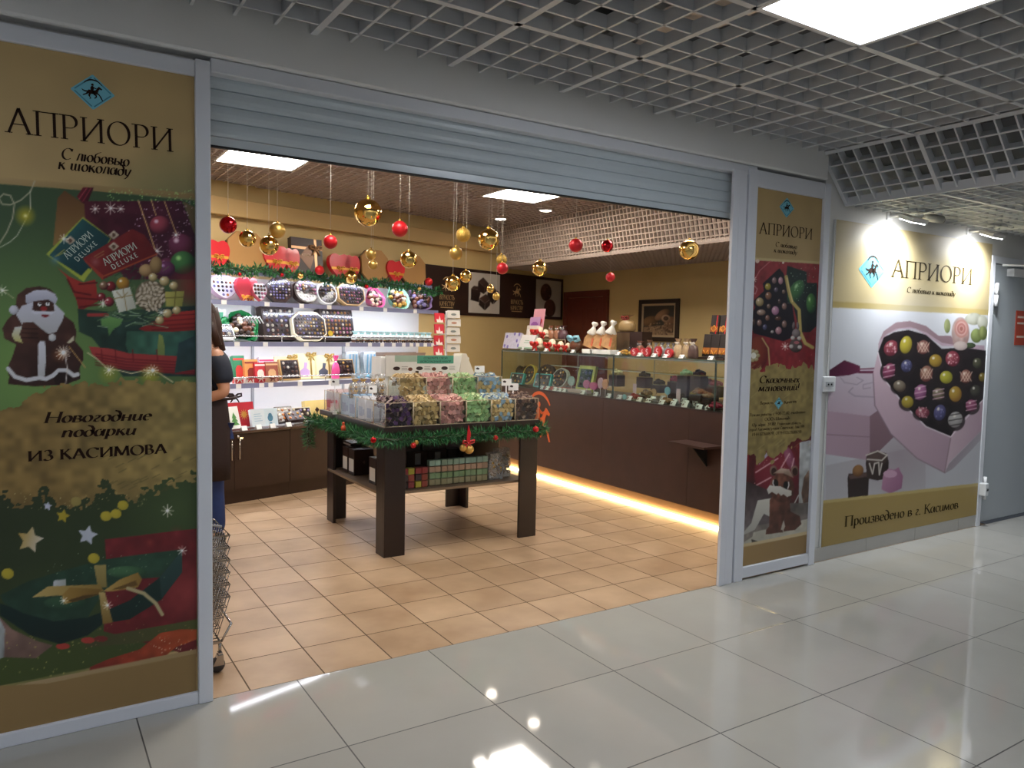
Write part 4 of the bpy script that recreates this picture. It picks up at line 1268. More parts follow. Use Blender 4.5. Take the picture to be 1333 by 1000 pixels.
for x, y, rx, ry, ang, c, c2, k in ((152, 275, 40, 46, .5, '9c3c48', '6a1c2c', 'd'), (236, 256, 34, 50, .2, 'c6b42c', '8a7a18', ''), (334, 270, 36, 40, .2, '9a6258', '6a3430', 'x'), (404, 346, 36, 36, 0, 'b8922c', '7c5c18', ''), (500, 335, 40, 44, 0, '9c3c48', '6a1c2c', 'd'),
                                 (140, 405, 34, 46, .4, '9a3c60', '5c1c38', 's'), (240, 376, 32, 36, .3, '50507c', '2c2c4c', 'w'), (352, 420, 36, 46, .2, 'a07058', '6a3430', 'x'), (464, 440, 36, 36, 0, 'b8b02c', '7c7818', ''), (575, 436, 32, 40, .1, '9a6050', '5c2c28', 'x'),
                                 (200, 490, 36, 32, .4, '8a7c68', '4c3c30', ''), (318, 525, 34, 46, .3, 'a86090', '6c305c', 's'), (420, 535, 34, 36, .1, '8a7c60', '4a3c2c', 's'), (516, 535, 36, 44, 0, 'b8922c', '8a5c18', ''), (630, 515, 30, 32, 0, '4c4a40', '2c2a24', ''), (640, 360, 26, 30, 0, '54543c', '2c2c20', ''), (668, 440, 20, 26, 0, '8a7420', '54440c', ''),
                                 (245, 580, 34, 34, .3, 'b8a02c', '7c6a14', ''), (330, 640, 40, 30, .1, 'a04858', '682434', 'd'), (428, 640, 34, 46, .2, '585488', '303058', 'w'), (515, 680, 40, 46, .5, 'b0aca8', '807a78', 'b'), (606, 600, 32, 34, .2, 'a04870', '602040', 's')):
    cx, cy = 1125 + x / 4.348, 390 + y / 4.348
    p.ell(cx, cy + 1, (rx + 16) / 4.348, (ry + 14) / 4.348, '1a1215', '2c2224', a=.8)
    p.ell(cx, cy, rx / 4.348, ry / 4.348, c, c2, 'e0d8c8', ang=ang)
    if k in ('s', 'b'):
        for d in (-.5, 0, .5): p.line([(cx - rx / 4.8, cy + d * ry / 3.4 + 1.5), (cx + rx / 4.8, cy + d * ry / 3.4 - 1.5)], 1, 'd8a8b8' if k == 's' else '282020', .9)
    if k == 'x':
        for d in (-.5, .1, .6):
            p.line([(cx + d * 7 - 4, cy - 6), (cx + d * 7 + 3, cy + 6)], .8, 'dcb8a0', .9); p.line([(cx + d * 7 + 4, cy - 6), (cx + d * 7 - 3, cy + 6)], .8, 'dcb8a0', .9)
    if k == 'd': p.specks(26, cx - 6, cy - 7, cx + 6, cy + 7, 'd8a0a8', .9)
    if k == 'w': p.specks(14, cx - 5, cy - 6, cx + 5, cy + 6, '8c8cb8', .9)
# roses
for x, y, rx, ry, c, c2 in ((545, 190, 50, 90, 'b89c94', '94706a'), (620, 110, 50, 34, 'b4b4a4', '8a8a74'), (670, 130, 30, 40, 'b0b0a0', '8c8c78'), (635, 205, 32, 40, '8c9c54', '5c6c30'), (672, 190, 24, 40, '8a9450', '566428'), (470, 150, 18, 40, '9ca468', '748048'), (600, 260, 30, 16, '405030', '283420')):
    p.ell(1125 + x / 4.348, 390 + y / 4.348, rx / 4.348, ry / 4.348, c, c2, noise=.12)
for r, c in ((40, 'b0766c'), (31, 'c09088'), (24, 'a8645c'), (16, 'b88078'), (9, '9a544c')): p.ell(1125 + 550 / 4.348, 390 + 165 / 4.348, r / 4.348, r * 1.3 / 4.348, c, None)
p.ell(1125 + 545 / 4.348, 390 + 262 / 4.348, 9, 6, 'c0aca4', 'a08c88')
# three sweets
p.poly(qa([(105, 860), (110, 840), (200, 832), (208, 850), (203, 945), (180, 955), (108, 962)]), '382624', '241816', (1, .6)); p.poly(qa([(108, 850), (150, 835), (205, 835), (205, 852), (120, 866)]), '5c423c')
p.ell(1075 + 155 / 3.7, 390 + 825 / 3.7, 7, 8, '9c6a38', '6a421c', ang=.5)
p.poly(qa([(192, 790), (200, 745), (240, 728), (290, 740), (303, 780), (300, 860), (250, 872), (200, 862)]), '42302c', '2a1c1a', (1, .5)); p.ell(1075 + 247 / 3.7, 390 + 765 / 3.7, 14, 9, '5c4640', '40302a')
for a in ([(195, 750), (250, 730), (295, 750), (270, 775), (200, 770)], [(210, 790), (225, 840), (235, 790), (255, 785), (258, 845), (270, 790)]): p.line(qa(a), 1.6, 'c4bcb0')
p.poly(qa([(268, 915), (275, 850), (300, 815), (330, 820), (350, 808), (372, 850), (365, 910), (310, 935)]), 'b07898', '965c80', (1, .5)); p.ell(1075 + 310 / 3.7, 390 + 840 / 3.7, 9, 5, 'c494b0')
p.poly([(1050, 657), (1300, 629), (1300, 740), (1050, 740)], 'a88c46', '9a7e3c', (0, 1)); p.poly([(1050, 654), (1300, 626), (1300, 630), (1050, 658)], 'bca45c')
p.build('picture', m_print, t, G_BIG, o, .2)
LN = Lines(t, mat('olive_ink', '382e18', .6, var=.05, spec=.1))
of = o + Vector((0, .0015, 0))
LN('АПРИОРИ', YP, (1160, 360), (1265, 371), 23, of, nib=.125, thin=.055, track=.05)
LN('С любовью к шоколаду', YP, (1180, 380.5), (1243, 386), 7, of, nib=.17, thin=.07, slant=.2, serif=False)
LN('Произведено в г. Касимов', YP, (1099, 686), (1247, 662), 13.5, of, nib=.15, thin=.055)
b = MB(); cc = at_y(1135.5, 352, YP); diamond(b, cc.x, cc.z, .155, .118, o); b.build('emblem', [mat('emblem_bright', '62b4c6', .5, var=.03), m_blueline, m_ink], t)

# ================================================================== FIXTURES OF THE FRONT
t = thing('roller_shutter', 'grey roller shutter rolled almost fully up over the shop entrance', 'shutter', (2.03, 3.10, 2.13))
zs = 2.40 - 2.13
for k in range(4):
    z1 = zs - k * .0585
    z0 = z1 - .0575
    b = MB()
    pr = [(.006, z0 - .001), (.0005, z0 + .002), (-.0035, z0 + .014), (-.005, z0 + .028), (-.0035, z0 + .042), (.0, z0 + .055), (.006, z1), (.018, z1), (.018, z0)]
    L = 1.43
    n = len(pr)
    b.add([(-L, y, z) for y, z in pr] + [(L, y, z) for y, z in pr], [(i, i + n, (i + 1) % n + n, (i + 1) % n) for i in range(n)] + [tuple(range(n - 1, -1, -1)), tuple(range(n, 2 * n))], 0)
    b.build('slat', m_shut, t)
b = MB(); b.box(-1.43, .0, .004, 1.43, .022, .034); b.box(-1.43, .002, -.004, 1.43, .02, .004, 1); b.build('bottom_bar', [m_shut, m_black], t)

b = MB(); b.box(6.445, 3.075, .02, 7.40, 3.125, 2.07)
d1 = struct('door_1', b, mat('grey_door', 'a9b0b5', .4, var=.03, scale=3), bevel=.003)
b = MB(); b.box(7.28, 3.01, .98, 7.33, 3.07, 1.02); b.tube([(7.305, 3.02, 1), (7.20, 3.02, 1)], .01); b.build('door_handle', m_chrome, d1)
for z in (1.83, .30):
    b = MB()
    b.tube([(6.425, 3.05, z - .09), (6.425, 3.05, z - .003)], .014); b.tube([(6.425, 3.05, z + .003), (6.425, 3.05, z + .09)], .014); b.box(6.425, 3.06, z - .08, 6.475, 3.08, z + .08)
    b.build('hinge', m_white, d1)
b = MB(); b.box(6.62, 3.02, 1.985, 6.86, 3.075, 2.045); b.tube([(6.74, 3.0, 2.05), (6.60, 2.90, 2.055), (6.45, 3.03, 2.06)], .009); b.build('door_closer', m_white, d1, bevel=.005)
t = thing('door_sign', 'small red sign with pale lines on the grey door', 'sign', (6.86, 3.0725, 1.44))
b = MB(); b.box(-.055, -.003, 0, .16, 0, .28); b.build('panel', mat('sign_red', 'b8442c', .4, var=.05), t)
b = MB()
for z in (.22, .17, .06): b.box(-.03, -.0045, z, .12, -.003, z + .016)
b.build('lettering', mat('sign_pale', 'e0c8b8', .5), t)


def wallbox(name, label, cat, x, z, w, h, dp, y=3.075):
    t = thing(name, label, cat, (x, y, z))
    b = MB(); b.box(-w / 2, -dp, -h / 2, w / 2, 0, h / 2); b.build('cover', mat('socket_white', 'dcdedf', .35), t, bevel=.006)
    b = MB(); b.box(-w * .3, -dp - .002, -h * .16, w * .3, -dp, h * .16); b.build('plate', mat('socket_grey', 'a9acae', .4), t)
    for s in (-1, 1):
        b = MB(); b.lathe([(0, 0), (.006, 0), (.006, .004), (0, .004)], 10, 0)
        q = b.build('socket_hole', m_black, t, loc=(s * w * .12, -dp - .002, 0)); q.rotation_euler = (PI / 2, 0, 0)
    return t


wallbox('power_socket', 'white power socket box between the narrow poster and the wall poster', 'socket', 4.345, 1.165, .13, .10, .045)
wallbox('switch_box', 'small white box low on the strip beside the grey door', 'socket', 6.362, .30, .05, .10, .05, y=3.05)

for k, (x, z) in enumerate(((4.97, 2.248), (6.0, 2.238))):
    t = thing('floodlight', ['white floodlight above the emblem end of the wall poster', 'white floodlight above the rose end of the wall poster'][k], 'light', (x, 2.90, z), group='poster floodlights')
    b = MB(); b.M = Matrix.Rotation(math.radians(22), 4, 'X'); b.box(-.09, -.05, -.008, .09, .06, .022)
    b.build('housing', m_white, t, bevel=.004)
    b = MB(); b.M = Matrix.Rotation(math.radians(22), 4, 'X'); b.box(-.078, -.04, -.0125, .078, .05, -.008); b.build('lens', emat('flood_lens', 'ffffff', 30.), t)
    b = MB(); b.tube([(0, .02, .02), (0, .06, .045), (0, .175, .045)], .012); b.box(-.03, .165, .02, .03, .176, .07); b.build('bracket', m_white, t)
    l = bpy.data.lights.new('floodlight_beam', 'SPOT')
    l.energy = E_SPOT; l.color = (.93, .97, 1.0); l.spot_size = math.radians(150); l.spot_blend = .9; l.shadow_soft_size = .07
    lo = bpy.data.objects.new('floodlight_beam', l); COL.objects.link(lo); lo.parent = t; lo.location = (0, .0, -.03); lo.rotation_euler = (math.radians(28), 0, 0)
t = thing('security_camera', 'small grey security camera between the two floodlights', 'camera', (5.24, 2.95, 2.285))
b = MB(); b.tube([(0, .12, 0), (0, .03, 0)], .012); b.lathe([(0, -.004), (.032, -.004), (.03, .01), (0, .012)], 14, 0, (0, .11, .0)); b.build('bracket', m_white, t)
b = MB(); b.M = Matrix.Rotation(math.radians(-10), 4, 'X'); b.tube([(-.06, -.01, .005), (.075, -.05, -.008)], .026, 14); b.build('body', mat('camera_grey', 'b5b5b0', .35), t)
b = MB(); b.tube([(.076, -.0505, -.004), (.082, -.0523, -.005)], .02, 14); b.build('lens', m_black, t)

# ================================================================== PRODUCT BUILDERS (front faces -y, base centre at the origin)
PAL = [mat('choc_dark', '2e1c17', .35, coat=.3), mat('choc_milk', '6a3e28', .35, coat=.3), mat('choc_white', 'd9cbb0', .4), mat('choc_pink', 'b86a84', .4), mat('choc_gold', 'b98a3c', .35, .3), mat('choc_lilac', '7d729c', .4), mat('choc_orange', 'c97a3c', .4)]
m_red = mat('heart_red', 'c41f2a', .3, coat=.4, var=.05)
m_goldrib = mat('gold_ribbon', 'd99a3a', .35, .35, var=.1)
m_kraft = mat('kraft_card', 'a57a45', .6, var=.05, scale=8)
m_choc = mat('dark_box', '33201b', .4, var=.12)
m_cream = mat('cream_card', 'ece2c4', .5, var=.03)
m_paper = mat('white_card', 'eeeeec', .5, var=.02)
m_win = glassmat('window_film', 'f4f6fa', .012, .12, fk=.2)
m_acr = glassmat('acrylic', 'f2f7f5', .03, .02, fk=.25)
m_acredge = mat('acrylic_edge', 'b9a98e', .3, spec=.6)
m_cello = glassmat('cellophane', 'f0f2f4', .1, .12, body=.22, fk=.3)


def heart(w, h, n=28):
    pts = []
    for i in range(n):
        a = 2 * PI * i / n
        x = 16 * math.copysign(abs(math.sin(a)) ** 2.6, math.sin(a))
        z = 13 * math.cos(a) - 4.2 * math.cos(2 * a) - 2 * math.cos(3 * a) - math.cos(4 * a)
        pts.append((-x / 32 * w, (z + 16.2) / 28 * h))
    return pts


def rheart(w, h, f=.45, n=28): return [(x * (1 - f) + f * .5 * w * math.sin(-2 * PI * i / n), z * (1 - f) + f * (h / 2 + h / 2 * math.cos(2 * PI * i / n))) for i, (x, z) in enumerate(heart(w, h, n))]


def octo(w, h, k=.28): return [(-w / 2 + w * k, 0), (w / 2 - w * k, 0), (w / 2, h * k), (w / 2, h * (1 - k)), (w / 2 - w * k, h), (-w / 2 + w * k, h), (-w / 2, h * (1 - k)), (-w / 2, h * k)]
def rect(w, h): return [(-w / 2, 0), (w / 2, 0), (w / 2, h), (-w / 2, h)]
def oval(w, h, n=24): return [(w / 2 * math.cos(2 * PI * i / n), h / 2 + h / 2 * math.sin(2 * PI * i / n)) for i in range(n)]


def inpoly(x, z, pts):
    c = False
    n = len(pts)
    for i in range(n):
        x1, z1 = pts[i]; x2, z2 = pts[(i + 1) % n]
        if (z1 > z) != (z2 > z) and x < (x2 - x1) * (z - z1) / (z2 - z1) + x1: c = not c
    return c


def inset(pts, f):
    cx = sum(p[0] for p in pts) / len(pts); cz = sum(p[1] for p in pts) / len(pts)
    return [(cx + (x - cx) * f, cz + (z - cz) * f) for x, z in pts]


def bow(b, c, s, m=0, r=None):
    r = r or s * .13
    x, y, z = c
    for sg in (-1, 1):
        b.tube([(x, y, z), (x + sg * s * .35, y - .3 * s, z + s * .38), (x + sg * s * .8, y - .25 * s, z + s * .42), (x + sg * s * .85, y - .1 * s, z + s * .1), (x + sg * s * .4, y - .15 * s, z - .02 * s), (x, y, z)], r, 6, m)
        b.tube([(x, y, z), (x + sg * s * .3, y - .12 * s, z - s * .35), (x + sg * s * .55, y - .08 * s, z - s * .75)], r, 6, m, r1=r * .6)
    b.ball((x, y - .08 * s, z), s * .17, m, 8, 6)


def T_(tilt, dy=0.): return Matrix.Translation((0, dy, .035 * math.sin(math.radians(tilt)) + .0006)) @ Matrix.Rotation(-math.radians(tilt), 4, 'X')


def gift(name, label, cat, loc, rz, shape, depth, m_lid, m_side=None, tilt=6., group=None, ribbon=None, ribz=.35, bowx=.0, parts=True):
    """closed box standing on its edge, with an optional ribbon and bow"""
    t = thing(name, label, cat, loc, rz, group)
    b = MB(); b.M = T_(tilt); b.prism(shape, -depth / 2, -depth * .1, 0, 0); b.build('lid', m_lid, t)
    b = MB(); b.M = T_(tilt); b.prism(inset(shape, .975), -depth * .1, depth / 2, 0, 0); b.build('base', m_side or m_lid, t)
    if ribbon:
        h = max(p[1] for p in shape)
        z0, z1 = h * ribz, h * ribz + h * .1
        xs = [-max(p[0] for p in shape) * 1.0, max(p[0] for p in shape) * 1.0]
        xs = [x for x in np.linspace(xs[0], xs[1], 60) if inpoly(x, (z0 + z1) / 2, shape)]
        b = MB(); b.M = T_(tilt); b.box(xs[0], -depth / 2 - .002, z0, xs[-1], -depth / 2 + .001, z1); b.build('ribbon', ribbon, t)
        b = MB(); b.M = T_(tilt); bow(b, (bowx, -depth / 2 - .004, z0 + (z1 - z0) * .4), h * .2, 0); b.build('bow', ribbon, t)
    return t


def chocbox(name, label, cat, loc, rz, shape, depth, m_frame_, step, pal, tilt=14., group=None, win=True, frame=.93, insert=None, seed=1, jit=.0, rad=.36):
    """open-fronted box of chocolates leaning back, with a clear window"""
    r = random.Random(seed)
    t = thing(name, label, cat, loc, rz, group)
    b = MB(); b.M = T_(tilt); b.prism(shape, -depth / 2, depth / 2, 0, 0)
    inn = inset(shape, frame)
    b.prism(inn, -depth / 2 - .003, -depth / 2, 1, 1)
    b.build('box', [m_frame_, insert or PAL[0]], t)
    b = MB(); b.M = T_(tilt)
    ii = inset(shape, frame * .92)
    x0, x1 = min(p[0] for p in ii), max(p[0] for p in ii)
    z0, z1 = min(p[1] for p in ii), max(p[1] for p in ii)
    nx, nz = max(1, int((x1 - x0) / step)), max(1, int((z1 - z0) / step))
    for i in range(nx):
        for j in range(nz):
            x, z = x0 + (i + .5) * (x1 - x0) / nx, z0 + (j + .5) * (z1 - z0) / nz
            x += r.uniform(-jit, jit) * step; z += r.uniform(-jit, jit) * step
            if inpoly(x, z, ii): b.ball((x, -depth / 2 - .004, z), step * rad, r.choice(pal), 8, 6, (1, .6, 1))
    q = b.build('chocolates', PAL, t)
    q['kind'] = 'stuff'
    if win:
        b = MB(); b.M = T_(tilt); b.prism(inn, -depth / 2 - step * .3 - .006, -depth / 2 - step * .3 - .005, 0, 0); b.build('window', m_win, t)
    return t


def bouquet(label, loc, rz, w, h, m_wrap, pal, seed=1):
    r = random.Random(seed)
    t = thing('chocolate_bouquet', label, 'bouquet', loc, rz, 'chocolate bouquets on the shelf')
    b = MB(); b.M = Matrix.Translation((0, .03, h * .47)) @ Matrix.Rotation(math.radians(62), 4, 'X')
    n = 18
    rings = []
    for k, (rr, z) in enumerate(((.12, -.5), (.28, -.25), (.38, 0), (.44, .14))):
        rings.append([((rr * w) * (1 + (.12 * r.uniform(-1, 1) + (.16 if i % 3 == 0 else 0)) * (k == 3)) * math.cos(2 * PI * i / n), (rr * w) * math.sin(2 * PI * i / n) * (1 + .1 * (k == 3) * r.uniform(0, 1)), z * h) for i in range(n)])
    vs = [p for g in rings for p in g]
    b.add(vs, [(k * n + i, k * n + (i + 1) % n, (k + 1) * n + (i + 1) % n, (k + 1) * n + i) for k in range(3) for i in range(n)] + [tuple(range(n - 1, -1, -1))], 0, True)
    b.build('wrapping', m_wrap, t)
    b = MB(); b.M = Matrix.Translation((0, .03, h * .47)) @ Matrix.Rotation(math.radians(62), 4, 'X')
    for k in range(22):
        a, q = k * 2.4, .075 * math.sqrt(k) * w
        b.ball((q * math.cos(a), q * math.sin(a), .06 * h + .1 * w - q * .4), w * .09, r.choice(pal), 8, 6)
    q = b.build('chocolates', PAL, t)
    q['kind'] = 'stuff'
    return t


def spot(px0, px1, pyt, d, z):
    """from photograph pixels: position along the shelf wall, width and height of something standing at height z"""
    xm = (px0 + px1) / 2
    s0, _ = SW(px0, pyt, d); s1, _ = SW(px1, pyt, d); s, zt = SW(xm, pyt, d)
    h = zt - z
    if abs(z - Z1) < .001: h = min(h, .228)
    return wallpt((s0 + s1) / 2, d, z), s1 - s0, h


# ================================================================== WALL SHELVES
ZT, Z1, Z2, Z3, ZB = 1.945, 1.68, 1.33, .972, .600
m_shelf = mat('shelf_white', 'e4e6ea', .35, var=.02)
m_rail = mat('price_rail', '7f83a4', .3, var=.05)
m_back = mat('shelf_back', 'f0f0f0', .45, var=.02)
e_led = emat('shelf_led', 'f4f6ff', E_SHELF)
SHR = Matrix.Rotation(WA, 4, 'Z')
s_r = SW(570, 404, .35)[0]
s_l = -1.6
unit = thing('shelving_unit', 'white backlit wall shelving with four shelves of chocolates on the left', 'shelving', wallpt(0, 0, 0), WA)
b = MB(); b.box(s_l, -.02, ZB, SW(545, 415, .02)[0], -.002, 1.90); b.build('back_panel', m_back, unit)
for px in (329, 447):
    s = SW(px, 470, .03)[0]
    b = MB(); b.box(s - .012, -.034, ZB, s + .012, -.02, 1.9); b.build('upright', mat('upright_grey', 'a9adb3', .35, .3), unit)
tags = {1: (291, 347, 392, 428, 470, 501, 540), 2: (308, 345, 398, 452, 481, 497, 512, 525, 535, 543, 553, 563), 3: (292, 310, 340, 352, 390, 430), 0: ()}
for k, (z, dp) in enumerate(((ZT, .30), (Z1, .35), (Z2, .36), (Z3, .37))):
    sr = s_r if k else SW(562, 368, .3)[0]
    b = MB(); b.box(s_l, -dp, z - .02, sr, -.02, z)
    sh = b.build('shelf', m_shelf, unit)
    b = MB(); b.box(s_l, -dp - .006, z - .038, sr, -dp, z + .002); b.build('price_rail', m_rail, sh)
    b = MB(); b.box(s_l, -dp + .012, z - .028, min(sr, s_r) - .05, -dp + .04, z - .020); b.build('led_strip', e_led, sh)
    for px in tags[k]:
        s = SW(px, {1: 395, 2: 447, 3: 500}[k], dp)[0]
        b = MB(); b.box(s - .024, -dp - .009, z - .037, s + .024, -dp - .006, z + .0); b.build('price_tag', m_paper, sh)
    if k in (2, 3):
        b = MB(); b.tube([(s_l, -dp + .01, z + .052), (sr - (.02 if k == 2 else .35), -dp + .01, z + .052)], .006, 8)
        for j in range(9):
            ss = s_l + .25 + j * .46
            if ss < sr: b.tube([(ss, -dp + .01, z), (ss, -dp + .01, z + .052)], .004, 6)
        b.build('guard_rail', m_chrome, sh)
# base cabinets
sa, sb = SW(305, 600, .6)[0], SW(377.5, 600, .6)[0]
wd = sb - sa
for k, (c0, c1, c2) in enumerate(((sa - 3 * wd, sa - 2 * wd, sa - wd), (sa - wd, sa, sb), (sb, sb + wd, sb + 2 * wd))):
    t = thing('base_cabinet', ['dark brown base cabinet hidden behind the left poster', 'dark brown base cabinet with two bar handles and a lock under the shelves', 'dark brown base cabinet under the shelves behind the display table'][k], 'cabinet', wallpt(c0, 0, 0), WA, 'base cabinets under the shelves')
    W_ = c2 - c0
    b = MB(); b.box(0.001, -.58, .115, W_ - .001, -.025, .58); b.build('body', m_dark, t)
    b = MB(); b.box(0.001, -.575, 0, W_ - .001, -.05, .113); b.build('plinth', m_dark, t)
    b = MB(); b.box(0.001, -.61, .58, W_ - .001, -.024, .60); b.build('top', mat('cabinet_top', '4a3630', .25, coat=.4), t)
    for j in range(2):
        q0, q1 = j * wd + .002, (j + 1) * wd - .002
        b = MB(); b.box(q0, -.6, .118, q1, -.581, .577); dd = b.build('door', m_dark, t)
        hx = q1 - .03 if j == 0 else q0 + .035
        b = MB(); b.tube([(hx, -.601, .37), (hx, -.622, .37), (hx, -.622, .53), (hx, -.601, .53)], .006, 8); b.build('handle', m_chrome, dd)
        if k == 1 and j == 1:
            b = MB(); b.tube([(hx - .005, -.6, .555), (hx - .005, -.615, .555)], .012, 12); b.box(hx + .002, -.62, .535, hx + .03, -.612, .552); b.build('lock', m_chrome, dd)

# --- top shelf
hb = m_red
for (x0, x1, yt, lab) in ((269, 297, 311, 'red heart box with gold ribbon, leftmost on the top shelf'), (344, 374, 318, 'large red heart box with gold bow right of the big octagonal box'), (371, 388.5, 322, 'narrower red heart box overlapping the one right of the big octagonal box'),
                          (429, 454, 329, 'red heart box with gold bow right of the brown gift box on the top shelf'), (449, 467, 331, 'red heart box half behind its neighbour above the hanging gold ball'), (504, 525, 338, 'red heart box between the two smaller octagonal boxes')):
    loc, w, h = spot(x0, x1, yt, .2, ZT)
    gift('heart_box', lab, 'gift box', loc, WA, rheart(w * 1.1, h, .42), .055, hb, tilt=5, ribbon=m_goldrib, group='red heart boxes on the top shelf', bowx=0)
for (x0, x1, yt, lab) in ((296, 345, 303, 'largest octagonal kraft box, leftmost of three on the top shelf'), (470, 504.5, 326, 'octagonal kraft box in the middle with two gold balls hanging before it'), (522, 553, 333, 'octagonal kraft box at the right end of the top shelf')):
    loc, w, h = spot(x0, x1, yt, .17, ZT)
    gift('octagonal_box', lab, 'gift box', loc, WA, octo(w, h, .24), .06, m_kraft, m_choc, tilt=5, group='kraft octagonal boxes')
loc, w, h = spot(378, 420, 311, .16, ZT)
t = gift('gift_box', 'dark brown square gift box with a bow in the middle of the top shelf', 'gift box', loc, WA, rect(w * .96, h), .06, m_choc, tilt=6)
b = MB(); b.M = T_(6); b.add([(-w * .25, -.033, h * .5), (0.02, -.033, h * .16), (w * .2, -.033, h * .5), (0.02, -.033, h * .84)], [(0, 1, 2, 3)]); b.build('printed_diamond', mat('bronze_print', '6a4a34', .35, .3), t)
b = MB(); b.M = T_(6); b.box(w * .22, -.032, 0, w * .3, -.0305, h); b.box(-w * .48, -.032, h * .7, w * .48, -.0305, h * .77); bow(b, (w * .26, -.034, h * .72), .075); b.build('bow', mat('bronze_ribbon', 'a8805c', .3, .5), t)
b = MB(); P = lambda u, v: T_(6) @ Vector((u - .01, -.0345, v)); write(b, 'АПРИОРИ', lambda u, v: P(u, h * .52 + v), .022, w * .3, sans=True, nib=.1, align=.5); b.build('lettering', mat('bronze_pale', 'c0a488', .4), t)

# --- first shelf
loc, w, h = spot(275, 309, 350, .2, Z1)
chocbox('heart_chocolate_box', 'large heart box of pale chocolates, leftmost on the shelf under the garland', 'chocolate box', loc, WA, rheart(w * 1.1, h, .68), .05, mat('lilac_box', '9a7f92', .4), .034, [5, 0, 5, 0, 1, 6], seed=3, insert=mat('pale_tray', 'e6e0e4', .4))
for (x0, x1, yt, d, lab) in ((307, 326, 361, .25, 'small red heart box in front with a gold bow on the shelf under the garland'), (314, 335, 353, .14, 'red heart box behind the small one with the gold bow')):
    loc, w, h = spot(x0, x1, yt, d, Z1)
    gift('heart_box', lab, 'gift box', loc, WA, rheart(w, h, .3), .05, mat('heart_rose', 'b42c3e', .3, coat=.4), tilt=6, ribbon=m_goldrib, ribz=.1)
loc, w, h = spot(329, 348, 368, .27, Z1)
chocbox('heart_chocolate_box', 'small heart box of dark chocolates with white dividers beside the red hearts', 'chocolate box', loc, WA, rheart(w, h, .5), .04, mat('rose_box', 'b84a58', .4), .03, [0, 0, 1, 3], seed=4, insert=m_paper, rad=.45)
loc, w, h = spot(350, 378, 361, .2, Z1)
chocbox('octagonal_chocolate_box', 'octagonal chocolate box turned sideways on the shelf under the garland', 'chocolate box', loc, WA - .35, octo(w * 1.05, h, .27), .06, m_choc, .026, [0, 5, 5, 1, 2], seed=5, frame=.9)
loc, w, h = spot(383, 414.5, 359, .22, Z1)
chocbox('round_chocolate_box', 'large round box of assorted chocolates under a small gold garland ball', 'chocolate box', loc, WA, oval(w, h), .06, m_choc, .03, [5, 2, 3, 1, 4, 0], seed=6, jit=.15, rad=.42)
loc, w, h = spot(413, 439, 369, .24, Z1)
chocbox('round_chocolate_box', 'smaller round box with white rim beside the large round box', 'chocolate box', loc, WA, oval(w, h), .05, m_paper, .03, [5, 2, 4, 1, 0], seed=7, jit=.1, frame=.9)
loc, w, h = spot(440, 474.5, 370, .22, Z1)
chocbox('octagonal_chocolate_box', 'wide octagonal chocolate box with a gold rim left of the pink bouquet', 'chocolate box', loc, WA, octo(w, h * 1.02, .26), .06, mat('gold_rim', 'c8a878', .35, .3), .028, [0, 0, 5, 1, 3, 6], seed=8, frame=.92)
for i, (x0, x1, yt, c, lab, pal) in enumerate(((477, 503, 374, 'd65a94', 'bouquet of chocolates in pink wrapping on the shelf under the garland', [0, 1, 3, 2, 0]), (505, 534, 376, '8fcdb8', 'bouquet of chocolates in mint green wrapping on the shelf under the garland', [1, 4, 0, 2]), (533, 562, 379, '7c668c', 'bouquet of chocolates in purple wrapping at the right end of the shelf', [0, 0, 1, 5]))):
    loc, w, h = spot(x0, x1, yt, .22, Z1)
    bouquet(lab, loc, WA + (.1, 0, -.3)[i], w, h, mat('wrap_' + c, c, .4, var=.1), pal, seed=20 + i)

# --- second shelf
loc, w, h = spot(270, 295, 403, .12, Z2)
t = gift('gift_box', 'white box with a green print, leftmost on the second shelf', 'gift box', loc, WA, rect(w, h), .05, m_paper, tilt=8)
b = MB(); b.M = T_(8); b.prism([(-w * .48, h * .55), (-w * .1, h * .5), (w * .3, h * .7), (w * .35, h * .9), (-w * .48, h * .9)], -.0275, -.026); b.build('print', mat('print_green', '2f9a70', .4), t)
loc, w, h = spot(268, 306, 423, .27, Z2)
chocbox('chocolate_box', 'low white box of twelve chocolates in front of the white and green box', 'chocolate box', loc, WA, rect(w, h), .04, m_paper, .05, [2, 4, 0, 1], tilt=35, seed=9, frame=.9)
loc, w, h = spot(293, 339, 411, .22, Z2)
t = bouquet('bunch of chocolates in shiny green wrapping on the second shelf', loc, WA, w * .95, h * 1.15, mat('wrap_green', '1f7a44', .25, .2, var=.3, scale=20), [0, 0, 1, 2], seed=25)
b = MB()
for sg in (-1, 1):
    for k in range(4):
        b.ball((sg * w * (.3 + .04 * k), .02 * k, h * (.2 + .17 * k)), .045, 0, 8, 6, (1, .5, 1.1))
b.build('foil_ruffle', MATS['wrap_green'], t)
b = MB()
for k in range(5): b.tube([(-w * .2 + k * .03, -.06, h * .75), (-w * .05 + k * .03, -.09, h * .95), (w * .1 + k * .03, -.07, h * .7)], .006, 6)
b.build('silver_ribbon', mat('silver_ribbon', 'd8dce4', .25, .5), t)
loc, w, h = spot(341, 383, 401, .16, Z2)
chocbox('chocolate_box', 'large dark box with rows of square chocolates, left one on the second shelf', 'chocolate box', loc, WA, rect(w, h), .09, m_choc, .042, [1, 2, 2, 5, 0, 1], tilt=12, seed=10, frame=.95)
loc, w, h = spot(382, 425, 407, .24, Z2)
chocbox('octagonal_chocolate_box', 'octagonal chocolate box with a cream rim between two dark boxes on the second shelf', 'chocolate box', loc, WA, octo(w, h, .24), .05, m_cream, .03, [0, 5, 2, 4, 1], tilt=14, seed=11, frame=.93)
loc, w, h = spot(417, 459, 404, .15, Z2)
